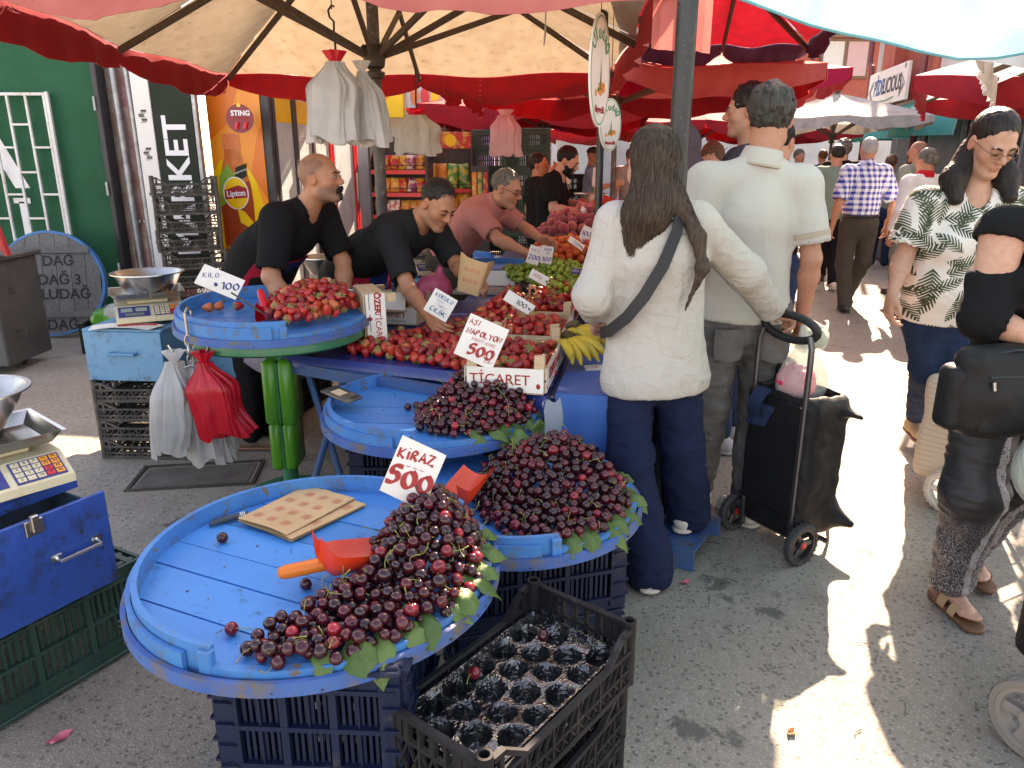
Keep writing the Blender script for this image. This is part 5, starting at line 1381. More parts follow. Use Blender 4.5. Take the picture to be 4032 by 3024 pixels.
def pile(sampler, prof, floor, r, nmax, seed, tries=14, rvar=.08, stop=.35):
 """drop spheres one by one into the deepest free spot under a heap profile"""
 g = np.random.default_rng(seed)
 X = np.zeros((nmax, 3)); RR = np.zeros(nmax); n = 0; fails = 0
 while n < nmax and fails < 60:
  c = sampler(g, tries); ri = r * (1 + rvar * g.standard_normal())
  z0 = np.maximum(floor(c[:, 0], c[:, 1]), prof(c[:, 0], c[:, 1]) - 4.2 * r) + ri
  if n:
   d2 = ((c[:, None, :2] - X[None, :n, :2]) ** 2).sum(2); R2 = (ri + RR[None, :n]) * .93
   zz = np.where(d2 < R2 ** 2, X[None, :n, 2] + np.sqrt(np.maximum(R2 ** 2 - d2, 0)), -9)
   z = np.maximum(z0, zz.max(1))
  else: z = z0
  deficit = prof(c[:, 0], c[:, 1]) - z
  i = int(np.argmax(deficit))
  if deficit[i] < -r * stop: fails += 1; continue
  fails = 0; X[n] = (c[i, 0], c[i, 1], z[i]); RR[n] = ri; n += 1
 return X[:n], RR[:n]
def lathe_np(prof, n):
 prof = np.array(prof); k = len(prof)
 a = np.arange(n) * 2 * np.pi / n
 V = np.stack([np.outer(np.cos(a), prof[:, 0]), np.outer(np.sin(a), prof[:, 0]), np.repeat(prof[None, :, 1], n, 0)], -1).reshape(-1, 3)
 F = []
 for j in range(n):
  j2 = (j + 1) % n
  for i in range(k - 1): F.append((j * k + i, j * k + i + 1, j2 * k + i + 1, j2 * k + i))
 return V, np.array(F)[:, ::-1]
def tube_np(pts, r, n=5):
 mb = MB(); mb.tube(pts, r, n, cap=False); return np.array([tuple(p) for p in mb.v]), np.array(mb.f)
def fruit_mat(name, cols, rough, spots=None, coat=.0, bump=0, sheen=0, blush=None, sub=0):
 """colour picked along a range by the per-mesh attribute 'tone', plus mottling"""
 m, nt, b = new_mat(name)
 at = nt.new('Attribute', attribute_name='tone')
 tc = nt.new('TexCoord')
 ramp = nt.new('ValToRGB'); cr = ramp.color_ramp
 while len(cr.elements) < len(cols): cr.elements.new(.5)
 for i, c in enumerate(cols): cr.elements[i].position = i / (len(cols) - 1); cr.elements[i].color = c4(c)
 nz = nt.noise(tc.outputs['Object'], 45, 3, .6)
 nt.link(nt.math('ADD', at.outputs['Fac'], nt.math('MULTIPLY_ADD', nz, .5, -.25), clamp=True), ramp.inputs[0])
 col = ramp.outputs[0]
 if blush: col = nt.mix(nt.ramp(nt.noise(tc.outputs['Object'], 16, 2, .5), .45, .62), col, c4(blush))
 if spots:
  vo = nt.new('TexVoronoi'); vo.inputs['Scale'].default_value = spots[0]; nt.link(tc.outputs['Object'], vo.inputs['Vector'])
  col = nt.mix(nt.math('LESS_THAN', vo.outputs['Distance'], spots[1]), col, c4(spots[2]))
  nt.link(nt.bump(nt.ramp(vo.outputs['Distance'], .0, .5), .5, .003), b.inputs['Normal'])
 nt.link(col, b.inputs['Base Color']); b.inputs['Roughness'].default_value = rough; b.inputs['Coat Weight'].default_value = coat; b.inputs['Coat Roughness'].default_value = .08
 if sheen: b.inputs['Sheen Weight'].default_value = sheen
 if bump: nt.link(nt.bump(nz, bump, .002), b.inputs['Normal'])
 return m
fruit_mat("cherry_skin", [(.028, .005, .007), (.055, .006, .010), (.095, .007, .013), (.19, .010, .018), (.40, .016, .026)], .2, coat=.12)
mat("cherry_stem", (.28, .24, .06), .6, (.20, .28, .05), 30)
fruit_mat("strawberry_skin", [(.20, .006, .010), (.36, .010, .012), (.48, .015, .013), (.52, .035, .016), (.56, .13, .04)], .3, spots=(210, .15, (.5, .2, .05)), coat=.15)
mat("calyx", (.16, .26, .06), .7, (.28, .36, .12), 40)
fruit_mat("plum_skin", [(.12, .20, .015), (.17, .27, .02), (.24, .34, .035)], .3, coat=.1)
fruit_mat("apricot_skin", [(.60, .17, .015), (.68, .23, .02), (.58, .10, .02)], .5, blush=(.50, .05, .02))
fruit_mat("peach_skin", [(.22, .02, .03), (.36, .03, .03), (.44, .10, .05)], .7, sheen=.4, blush=(.30, .02, .03))
fruit_mat("tomato_skin", [(.42, .02, .012), (.5, .03, .015)], .2, coat=.3)
def rotm(g, up=None):
 q = g.standard_normal(4); q /= np.linalg.norm(q); w, x, y, z = q
 return np.array([[1 - 2 * (y * y + z * z), 2 * (x * y - z * w), 2 * (x * z + y * w)], [2 * (x * y + z * w), 1 - 2 * (x * x + z * z), 2 * (y * z - x * w)], [2 * (x * z - y * w), 2 * (y * z + x * w), 1 - 2 * (x * x + y * y)]])
class Fruit:
 """a fruit kind: mesh variants for single objects and numpy source for the joined rest"""
 def __init__(s, name, V, F, m, extra=None, extra_mat=None, extra_name=None, tones=(0, .25, .5, .75, 1), weights=None):
  s.name, s.V, s.F, s.m, s.extra, s.em, s.en = name, V, F, m, extra, extra_mat, extra_name
  s.tones = tones; s.w = weights or [1 / len(tones)] * len(tones)
  s.me = [np_mesh(name, V, F, m, attr={'tone': np.full(len(V), t)}) for t in tones]
  s.ex = [np_mesh(extra_name, v, f, extra_mat) for v, f in (extra or [])]
  s.rest = []; s.heaps = []
 def scatter(s, X, RR, g, label, group, base_r, p_extra, keep_up=0.0):
  for x, r in zip(X, RR):
   s.heaps.append((x, r / base_r, rotm(g), int(g.choice(len(s.tones), p=s.w)), (int(g.integers(len(s.ex))) if s.ex and g.random() < p_extra else -1), label, group, r))
 def finish(s, limit, stuff_label, min_px=0):
  H = s.heaps; P = np.array([h[0] for h in H]); rr_ = np.array([h[7] for h in H])
  cnt = visible_count(P, rr_)
  order = np.argsort(-cnt); single = set(int(i) for i in order[:limit] if cnt[i] > min_px)
  Vs, Fs, Ts, Ms = [], [], [], []; o = 0
  for i, (x, sc, M, t, e, label, group, r) in enumerate(H):
   if i in single:
    ob = bpy.data.objects.new(s.name, s.me[t]); COL.objects.link(ob)
    mw = np.eye(4); mw[:3, :3] = M * sc; mw[:3, 3] = x; ob.matrix_world = Matrix(mw.tolist())
    tag(ob, label, s.name, group)
    if e >= 0:
     c = bpy.data.objects.new(s.en, s.ex[e]); COL.objects.link(c); c.parent = ob
   elif cnt[i] > 0:
    Vs.append(s.V @ (M * sc).T + x); Fs.append(s.F + o); o += len(s.V); Ts.append(np.full(len(s.V), s.tones[t])); Ms.append(np.zeros(len(s.F), int))
    if e >= 0:
     v, f = s.extra[e]; Vs.append(v @ (M * sc).T + x); Fs.append(f + o); o += len(v); Ts.append(np.zeros(len(v))); Ms.append(np.ones(len(f), int))
  if Vs:
   me = np_mesh(s.name + "_heap", np.concatenate(Vs), np.concatenate(Fs), [s.m] + ([s.em] if s.em else []), mi=np.concatenate(Ms), attr={'tone': np.concatenate(Ts)})
   tag(obj(s.name + "_heap", me), stuff_label, "fruit", kind='stuff')
g = np.random.default_rng(11)
cr_ = .0148
prof = []
for i in range(9):
 t = math.pi * i / 8
 rr_ = math.sin(t) * (1.0 + .05 * math.cos(t)); zz = math.cos(t) * .93
 if i == 0: rr_, zz = 0.0001, .74
 if i == 1: rr_, zz = .36, .86
 prof.append((rr_ * cr_, zz * cr_))
V, F = lathe_np(prof, 12)
stems = []
for k in range(7):
 a, b_ = g.uniform(0, 6.28), g.uniform(.35, 1.0); L = g.uniform(.024, .042); bend = g.uniform(-.012, .012)
 pts = [(0, 0, .72 * cr_)]
 for q in range(1, 6):
  s_ = q / 5; pts.append((math.cos(a) * (b_ * .016 * s_ * s_ * 1.4) + bend * math.sin(s_ * 3), math.sin(a) * (b_ * .016 * s_ * s_ * 1.4) + bend * s_, .72 * cr_ + L * s_))
 v, f = tube_np(pts, [.0011, .0009, .0008, .0008, .001, .0018], 5); stems.append((v, f))
cherry = Fruit("cherry", V, F, MATS["cherry_skin"], stems, MATS["cherry_stem"], "stem", weights=[.36, .33, .2, .08, .03])
def heap_poly(poly):
 P = np.array(poly); lo, hi = P.min(0), P.max(0)
 def inside(x, y):
  c = np.zeros(len(x), bool); j = len(P) - 1
  for i in range(len(P)):
   xi, yi, xj, yj = *P[i], *P[j]
   with np.errstate(divide='ignore', invalid='ignore'):
    c ^= ((yi > y) != (yj > y)) & (x < (xj - xi) * (y - yi) / (yj - yi + 1e-12) + xi)
   j = i
  return c
 def edge(x, y):
  d = np.full(len(x), 9.0)
  for i in range(len(P)):
   a, b = P[i], P[(i + 1) % len(P)]; ba = b - a
   pa = np.stack([x - a[0], y - a[1]], 1); h = np.clip(pa @ ba / (ba @ ba), 0, 1)
   d = np.minimum(d, np.sqrt(((pa - h[:, None] * ba) ** 2).sum(1)))
  return d
 def sampler(g, n):
  out = np.zeros((0, 2))
  while len(out) < n:
   c = g.uniform(lo, hi, (n * 3, 2)); out = np.concatenate([out, c[inside(c[:, 0], c[:, 1])]])
  return out[:n]
 return sampler, edge
def do_heap(kind, poly, zf, peak, hmax, slope, r, nmax, seed, label, group, p_extra, stop=.35, zfun=None):
 sm, ed = heap_poly(poly)
 pk = np.array(peak)
 def prof(x, y):
  e = ed(x, y); d = np.sqrt((x - pk[0]) ** 2 + (y - pk[1]) ** 2)
  h = np.minimum(hmax * np.exp(-(d / slope) ** 2) + r * 2.2, e * 1.15 + r * 1.6)
  return (zfun(x, y) if zfun else zf) + h
 fl = (lambda x, y: zfun(x, y)) if zfun else (lambda x, y: np.full(len(x), zf))
 X, RR = pile(sm, prof, fl, r, nmax, seed, stop=stop)
 kind.scatter(X, RR, np.random.default_rng(seed + 50), label, group, {'cherry': cr_}.get(kind.name, kind.br if hasattr(kind, 'br') else r), p_extra)
 return X
Z1, Z2, Z3, Z4 = .605, .648, .525, .912
h1 = [(-.545, 1.255), (-.47, 1.37), (-.43, 1.44), (-.37, 1.48), (-.335, 1.58), (-.355, 1.66), (-.33, 1.79), (-.20, 1.93), (-.12, 1.86), (-.075, 1.72), (-.07, 1.55), (-.12, 1.42), (-.22, 1.30), (-.36, 1.225), (-.47, 1.215)]
do_heap(cherry, h1, Z1, (-.22, 1.68), .11, .23, cr_, 900, 1, "dark cherry in the heap on the front blue tray", "cherries heaped on the front tray", .5)
h2 = [(-.33, 2.42), (-.35, 2.58), (-.27, 2.82), (-.22, 3.03), (-.10, 3.04), (.02, 2.94), (.08, 2.78), (.09, 2.63), (.05, 2.48), (-.06, 2.38), (-.2, 2.36)]
do_heap(cherry, h2, Z2, (-.07, 2.76), .12, .22, cr_, 800, 2, "dark cherry in the heap on the tray with the phone", "cherries heaped on the phone tray", .45)
h3 = [(-.13, 2.10), (-.10, 2.34), (.0, 2.46), (.16, 2.52), (.29, 2.42), (.375, 2.2), (.35, 2.02), (.26, 1.90), (.13, 1.84), (-.02, 1.87), (-.08, 1.98)]
do_heap(cherry, h3, Z3, (.16, 2.28), .12, .22, cr_, 1000, 3, "dark cherry in the broad heap on the right hand tray", "cherries heaped on the right hand tray", .45)
for x, y, z, lab, e in ((-.75, 1.72, Z1, "single dark cherry lying alone on the left of the front tray", True), (-.475, 1.50, Z1, "single black cherry lying below the orange scoop", False), (-.585, 1.33, Z1, "single red cherry lying at the left tip of the front heap", True),
      (-.395, 2.66, Z2, "left one of two loose cherries beside the middle heap", False), (-.365, 2.68, Z2, "right one of two loose cherries beside the middle heap", False),
      (.075, 1.545, .435, "cherry left in the back corner of the clear liner", False), (-.085, 1.415, .43, "red cherry with its stem lying in the clear liner", True)):
 o = bpy.data.objects.new("cherry", cherry.me[1 if 'red' not in lab else 3]); COL.objects.link(o); o.location = (x, y, z + .0135); o.rotation_euler = (1.2, .4, x * 9); tag(o, lab, "cherry")
 if e: c = bpy.data.objects.new("stem", cherry.ex[2]); COL.objects.link(c); c.parent = o
cherry.finish(293, "the mass of further dark cherries in the three tray heaps", 8)
sr = .0212
prof = [(0.0001, -1.45), (.35, -1.25), (.68, -.75), (.93, -.15), (1.0, .35), (.88, .72), (.5, .92), (.0001, .95)]
V, F = lathe_np([(a * sr, b * sr) for a, b in prof[::-1]], 11)
cal = []
for k in range(4):
 vs, fs = [], []
 for q in range(7):
  a = q * 6.283 / 7 + k; L = sr * g.uniform(.75, 1.25); wd = .28; dz = g.uniform(-.3, .45) * sr
  o = len(vs); vs += [(0, 0, .95 * sr), (math.cos(a - wd) * L * .6, math.sin(a - wd) * L * .6, 1.02 * sr), (math.cos(a) * L, math.sin(a) * L, .95 * sr + dz), (math.cos(a + wd) * L * .6, math.sin(a + wd) * L * .6, 1.02 * sr)]
  fs.append((o, o + 1, o + 2, o + 3))
 v, f = tube_np([(0, 0, .95 * sr), (.001, .002, 1.3 * sr), (.004, .003, 1.8 * sr)], .0009, 4); o = len(vs); vs += [tuple(p) for p in v]; fs += [tuple(i + o for i in q) for q in f]
 cal.append((np.array(vs), np.array(fs)))
straw = Fruit("strawberry", V, F, MATS["strawberry_skin"], cal, MATS["calyx"], "calyx", weights=[.18, .3, .3, .15, .07]); straw.br = sr
t1 = [(-.72, 3.20), (-.74, 3.46), (-.46, 3.50), (-.24, 3.68), (-.10, 4.05), (-.03, 4.34), (.10, 4.34), (.12, 3.9), (.02, 3.2), (-.10, 2.95), (-.24, 2.96), (-.46, 3.08)]
do_heap(straw, t1, .722, (.10, 4.05), .17, .42, sr, 1500, 5, "red strawberry in the long heap on the navy oilcloth", "strawberries heaped on the table", .6)
for k, w in enumerate(wc):
 c, s_ = math.cos(CR), math.sin(CR); ox, oy = w.location.x, w.location.y
 q = [(ox + c * a - s_ * b, oy + s_ * a + c * b) for a, b in ((-.235, -.135), (.235, -.135), (.235, .135), (-.235, .135))]
 do_heap(straw, q, .735, (ox - .05, oy), .05 + .012 * k, .25, sr, 260, 20 + k, "red strawberry inside one of the wooden crates", "strawberries in the wooden crates", .6, stop=.6)
q4 = [(-1.02, 3.05), (-1.10, 3.28), (-1.02, 3.50), (-.90, 3.58), (-.76, 3.5), (-.70, 3.32), (-.76, 3.10), (-.92, 2.98)]
do_heap(straw, q4, Z4, (-.90, 3.36), .07, .2, sr * .86, 500, 7, "small strawberry in the heap on the raised blue tray", "small strawberries on the raised tray", .75)
q5 = [(-.83, 3.93), (-.52, 3.87), (-.48, 4.05), (-.80, 4.11)]
do_heap(straw, q5, .735, (-.66, 3.99), .05, .2, sr, 140, 8, "dark strawberry in the small crate before the bending vendor", "strawberries in the small crate", .6, stop=.6)
for x, y, lab in ((-1.36, 3.27, "pale tipped strawberry near the left edge of the raised tray"), (-1.325, 3.30, "red strawberry beside a pale one at the left of the raised tray"), (-1.24, 3.31, "lone dark strawberry right of the loose pair on the raised tray")):
 o = bpy.data.objects.new("strawberry", straw.me[4 if 'pale' in lab else 2]); COL.objects.link(o); o.location = (x, y, Z4 + .014); o.rotation_euler = (1.5, .3, x * 31); tag(o, lab, "strawberry")
 c = bpy.data.objects.new("calyx", straw.ex[1]); COL.objects.link(c); c.parent = o
straw.finish(297, "the mass of further strawberries on the table, in crates and on the tray", 4)
def ball(name, r, m, tones, n=10, k=7, sq=1.0, w=None):
 prof = [(max(1e-4, math.sin(math.pi * i / k)) * r, math.cos(math.pi * i / k) * r * sq) for i in range(k + 1)]
 prof[0] = (1e-4, r * sq * .9)
 V, F = lathe_np(prof, n); f = Fruit(name, V, F, MATS[m], tones=tones, weights=w); f.br = r; return f
plum = ball("green_plum", .0195, "plum_skin", (0, .5, 1))
pl = [(-.06, 5.30), (-.04, 4.95), (.10, 4.62), (.20, 4.26), (.42, 4.22), (.58, 4.75), (.56, 5.0), (.3, 4.98), (.12, 5.15)]
do_heap(plum, pl, .80, (.26, 4.72), .11, .3, .0195, 800, 9, "glossy green plum in the heap behind the strawberries", "green plums in the heap", 0)
plum.finish(290, "the mass of further green plums", 2)
apr = ball("apricot", .029, "apricot_skin", (0, .5, 1), sq=.92)
do_heap(apr, [(.10, 5.45), (.18, 5.05), (.33, 4.98), (.62, 5.02), (.76, 5.6), (.5, 5.85), (.25, 5.75)], .86, (.48, 5.42), .10, .35, .029, 420, 10, "orange apricot in the heap behind the green plums", "apricots in the heap", 0)
apr.finish(250, "the mass of further apricots", 2)
pch = ball("peach", .045, "peach_skin", (0, .5, 1), sq=.95)
do_heap(pch, [(.22, 6.35), (.28, 5.86), (.6, 5.86), (.82, 6.0), (.93, 6.7), (.6, 6.9), (.42, 6.75)], .93, (.62, 6.35), .14, .42, .045, 260, 12, "dark red peach in the heap behind the apricots", "peaches in the heap", 0)
pch.finish(220, "the mass of further peaches", 2)
tom = ball("tomato", .034, "tomato_skin", (0, 1), sq=.86)
do_heap(tom, [(.45, 7.0), (.8, 6.85), (1.1, 7.0), (1.2, 7.8), (.7, 7.9)], 1.02, (.85, 7.4), .12, .4, .034, 160, 13, "shiny red tomato in the far heap beyond the peaches", "tomatoes in the far heap", 0)
tom.finish(150, "the mass of further tomatoes", 2)
me_pl = low_crate(.50, .32, .12, "crate_black")
for k, (x, y, z, a) in enumerate(((.33, 4.40, .724, 8), (.42, 4.78, .724, 8), (.50, 5.15, .78, 9), (.57, 5.55, .78, 9), (.62, 6.05, .83, 9), (.70, 6.5, .83, 9), (.9, 7.1, .9, 9), (.98, 7.5, .9, 9))):
 crate("black crate under the %s" % ("green plums, nearer one", "green plums, farther one", "apricots, nearer one", "apricots, farther one", "peaches, nearer one", "peaches, farther one", "tomatoes, nearer one", "tomatoes, farther one")[k], me_pl, x, y, z, R(a), "black crates under the fruit heaps")
for k, (x, y, z, w, d) in enumerate(((.35, 4.75, .722, .8, .5), (.45, 5.4, .722, .8, .7), (.6, 6.35, .722, .8, .9), (.9, 7.35, .722, .7, .9))):
 mb = MB(); mb.box((0, 0, (.08, .13, .2, .28)[k] / 2), (w * .6, d, (.08, .13, .2, .28)[k]), ch=.004); o = mb.build("display_board", MATS["crate_black"], None, loc=(x + .1 - .0, y, .722)); o.rotation_euler = (0, 0, R(-9)); tag(o, ["black display riser under the green plums", "black display riser under the apricots", "black display riser under the peaches", "black display riser under the tomatoes"][k], "riser", "risers under the fruit")
mat("leaf_green", (.055, .125, .025), .55, (.12, .20, .05), 9, bump=.3, bscale=40, bdist=.004, thin=.25, rnd=.3)
def leaf_mesh(seed, L=.10, W=.075):
 rr = random.Random(seed); mb = MB(); cur = rr.uniform(.3, 1.1)
 def f(u, v):
  t = v; w = W * .5 * math.sin(math.pi * min(1, .06 + t * .94)) ** .75 * (1 + .10 * math.sin(t * 40 + seed)) * (1.0 if t < .98 else .1)
  x = (u - .5) * 2 * w; y = L * t
  return (x, y, .012 * math.cos((u - .5) * 5) * math.sin(3 * t) - cur * L * t * t * .5 + .006 * math.sin(9 * x / W + 12 * t) - .0)
 mb.grid(f, 6, 9)
 return mb.mesh("leaf", MATS["leaf_green"], True, 0)
LM = [leaf_mesh(k, .082 + .012 * (k % 3), .062 + .012 * (k % 2)) for k in range(5)]
rr = random.Random(8)
def rim_leaves(cx, cy, z, rad, a0, a1, n, label, group):
 for i in range(n):
  a = R(a0 + (a1 - a0) * (i + rr.uniform(-.3, .3)) / max(1, n - 1))
  o = bpy.data.objects.new("cherry_leaf", LM[i % 5]); COL.objects.link(o)
  o.location = (cx + math.cos(a) * (rad - .045), cy + math.sin(a) * (rad - .045), z + .016 + rr.uniform(0, .008))
  o.rotation_euler = (rr.uniform(-.25, .05), rr.uniform(-.3, .3), a - math.pi / 2 + rr.uniform(-.7, .7)); tag(o, label, "leaf", group)
rim_leaves(-.478, 1.632, Z1, .421, -72, 22, 13, "green leaf tucked between the front cherry heap and the tray rim", "leaves along the front tray rim")
rim_leaves(-.305, 2.70, Z2, .40, -62, 20, 10, "green leaf hanging over the rim of the tray with the phone", "leaves along the phone tray rim")
rim_leaves(.015, 2.18, Z3, .375, -62, 30, 11, "green leaf hanging over the rim of the right hand tray", "leaves along the right tray rim")
for k, (x, y, z, a, lab) in enumerate(((.10, 2.43, .69, 40, "drooping green leaf hanging below the middle tray at its right end"), (.02, 2.38, .675, 160, "green leaf hanging down the front of the middle tray"))):
 o = bpy.data.objects.new("cherry_leaf", LM[k]); COL.objects.link(o); o.location = (x, y, z); o.rotation_euler = (-1.1, .2, R(a)); tag(o, lab, "leaf")
mat("banana_skin", (.62, .42, .03), .5, (.54, .40, .04), 12, dirt=(.10, .06, .02), dirt_amt=.28, dirt_scale=26, bump=.1, bscale=40)
mat("banana_green", (.20, .26, .03), .5, (.30, .32, .04), 12, dirt=(.08, .06, .02), dirt_amt=.2, dirt_scale=26)
mat("banana_tip", (.10, .07, .03), .8)
def banana_hand(label, x, y, z, rz, n, m, spread, L=.19, a_in=0):
 t = thing("banana_bunch", label, "bananas", (x, y, z), rz)
 for i in range(n):
  f_ = (i - (n - 1) / 2); mb = MB()
  pts, rs = [], []
  for q in range(11):
   s_ = q / 10; ang = -.2 + 1.5 * s_
   yy = L * math.sin(ang * .9) * .8; zz = .085 * (math.cos(ang) - .1) + .02 * abs(f_) * 0
   pts.append(Vector((f_ * .020 * (1 + s_ * .4) + f_ * spread * s_, -yy, max(.016, zz + .03 - .012 * (i % 2) * s_)))); rs.append([.007, .009, .014, .0175, .019, .0195, .019, .018, .015, .009, .005][q])
  mb.tube(pts, rs, 7); mb.build("banana", MATS[m], t, smooth=True, sharp=50)
 mb = MB(); mb.tube([(0, .06, .11), (0, .03, .125), (0, .0, .125)], [.012, .016, .02], 8); mb.build("stalk", MATS["banana_tip"], t, smooth=True)
 return t
banana_hand("yellow bunch of bananas nearest on the blue tablecloth", .245, 3.08, .717, R(35), 5, "banana_skin", .02)
banana_hand("yellow speckled bananas lying behind the nearest bunch", .30, 3.30, .717, R(58), 5, "banana_skin", .015)
banana_hand("greenish bananas half hidden by the woman's sleeve", .40, 3.72, .717, R(60), 3, "banana_green", .015)
# =================================================================== SIGNS
def price_card(label, pos, w, h, roll, yaw, tilt, lines, stick=None, back=None, name="price_card"):
 t = thing(name, label, "price sign", pos, rot=(0, 0, 0))
 M = rotz(R(yaw)) @ Matrix.Rotation(R(tilt), 4, 'X') @ Matrix.Rotation(R(roll), 4, 'Y')
 mb = MB(); mb.M = M; mb.box((0, 0, 0), (w, .003, h), M["x"] if False else None) if False else mb.box((0, 0, 0), (w, .003, h)); mb.build("card", MATS[back or "card_white"], t)
 MT = M @ T(0, -.0018, 0) @ Matrix.Rotation(R(90), 4, 'X')
 for i, (s_, size, x, y, m, wd, rot) in enumerate(lines):
  brush("lettering", s_, size, MATS[m], t, MT @ T(x, y, 0) @ rotz(R(rot)), w=wd, seed=i + 3)
 if stick:
  mb = MB(); a = M @ Vector((stick[3], -.004, stick[4])); b_ = Vector(stick[:3]) - Vector(pos)
  mb.tube([a, b_], .0042, 6); mb.build("stick", MATS[stick[5]], t)
 return t
price_card("white card lettered Kiraz 500 in red standing in the front cherry heap", (-.250, 1.72, .800), .122, .155, 22, -8, -12,
  [("KİRAZ", .0185, -.008, .043, "ink_red", .42, 10), ("~.~.~", .009, .0, .018, "ink_red", .25, 6), ("500", .036, -.004, -.018, "ink_red", .46, 6), ("LR", .012, .036, -.054, "ink_red", .25, 6)], (-.185, 1.74, .63, .02, -.025, "old_wood"))
price_card("white card lettered Napolyon 500 in red standing in the middle cherry heap", (-.113, 2.66, .915), .155, .162, 23, -4, -10,
  [("AŞI", .0145, -.05, .058, "ink_red", .26, 2), ("NAPOLYON", .0148, .0, .026, "ink_red", .4, 5), ("SÖĞÜT-KÜRE", .0085, .008, .001, "ink_red", .2, 3), ("500", .030, .01, -.036, "ink_red", .46, 4), ("LR-", .010, .056, -.058, "ink_red", .22, 2)], (-.02, 2.68, .72, .03, -.04, "pine_wood"))
price_card("white card lettered kokulu çilek in blue standing behind the strawberries", (-.327, 3.35, .922), .118, .115, 30, -3, -10,
  [("KOKULU", .0135, .0, .036, "ink_blue_light", .32, 0), ("AYDIN", .0075, -.01, .014, "ink_blue", .2, 0), ("1.TABLA", .0078, .0, -.004, "ink_blue", .2, 0), ("ÇİLEK", .0158, .002, -.030, "ink_blue_light", .34, 0)], (-.24, 3.40, .80, .02, -.03, "old_wood"))
price_card("narrow white card lettered Kilo 100 leaning over the raised strawberry tray", (-1.235, 3.12, 1.065), .175, .105, 33, 30, -38,
  [("KİLO", .016, -.045, .012, "ink_blue", .22, 25), ("*100", .026, .028, -.008, "ink_blue", .3, 20)], (-1.06, 3.12, .925, .06, -.03, "old_wood"))
price_card("white card lettered Kilo 200 standing in the green plums", (.137, 4.60, 1.0), .078, .112, 17, -4, -8,
  [("KİLO", .0125, 0, .032, "ink_violet", .22, 2), ("200", .021, .0, -.012, "ink_violet", .3, 4)], (.17, 4.64, .90, .02, -.05, "pine_wood"))
price_card("white card lettered 500 gr 100 standing right of the Kilo 200 card", (.215, 4.605, 1.0), .072, .108, 8, -4, -8,
  [("500", .014, 0, .034, "ink_violet", .3, 0), ("GR", .011, .004, .012, "ink_violet", .22, 0), ("100", .020, .0, -.024, "ink_violet", .3, 2)], (.19, 4.64, .90, -.01, -.05, "pine_wood"))
price_card("white card lettered 100 in dark blue among the apricots", (.52, 5.30, 1.06), .075, .115, 22, -6, -6, [("100", .024, 0, .01, "ink_blue", .3, 4), ("LR", .011, .01, -.03, "ink_blue", .22, 0)], (.56, 5.34, .95, 0, -.04, "old_wood"))
price_card("slim white card seen nearly edge on in the peaches", (.60, 6.2, 1.16), .10, .05, 42, 40, -20, [("100", .017, 0, 0, "ink_red", .24, 0)], (.66, 6.2, 1.04, .03, 0, "old_wood"))
price_card("slim white card leaning between apricots and plums", (.43, 5.0, 1.03), .12, .05, 40, 30, -30, [("250", .016, 0, 0, "ink_blue", .24, 0)], (.5, 5.0, .95, .03, 0, "old_wood"))
price_card("white card lettered 100 leaning in the middle of the strawberry heap", (.035, 3.50, .905), .15, .062, 38, 18, -32, [("100", .020, .01, 0, "ink_black", .26, 0)], (.11, 3.50, .83, .05, 0, "old_wood"))
price_card("small white card lettered in red in the upper strawberry heap", (.145, 3.98, .955), .105, .055, 33, 14, -30, [("ÖZEL", .013, -.005, .002, "ink_red", .24, 0)], (.25, 3.98, .87, .04, 0, "old_wood"))
price_card("blue rectangular price plate lying on the green plums", (.40, 4.42, .925), .095, .045, 6, -8, -55, [("250", .013, -.024, 0, "ink_white", .2, 0), ("100", .013, .022, 0, "ink_white", .2, 0)], back="ink_blue")
price_card("white ticket lying on the blue tablecloth behind the bananas", (.345, 3.0, .722), .08, .05, 0, 10, -80, [("20", .013, 0, 0, "ink_red", .2, 0)])
for k, (x, y, z, yw) in enumerate(((.60, 8.2, 1.42, -10), (.86, 8.0, 1.40, -55), (.40, 8.6, 1.36, 60))):
 price_card(["tall white price card on a stick right of the bearded vendor", "narrow white card on a stick behind the dark stall pole", "slim white card behind the bearded vendor's hands"][k], (x, y, z), .06, .19, 6, yw, 0, [("100", .013, 0, .02, "ink_violet", .24, 80)], (x + .04, y, 1.1, 0, -.08, "pine_wood"))
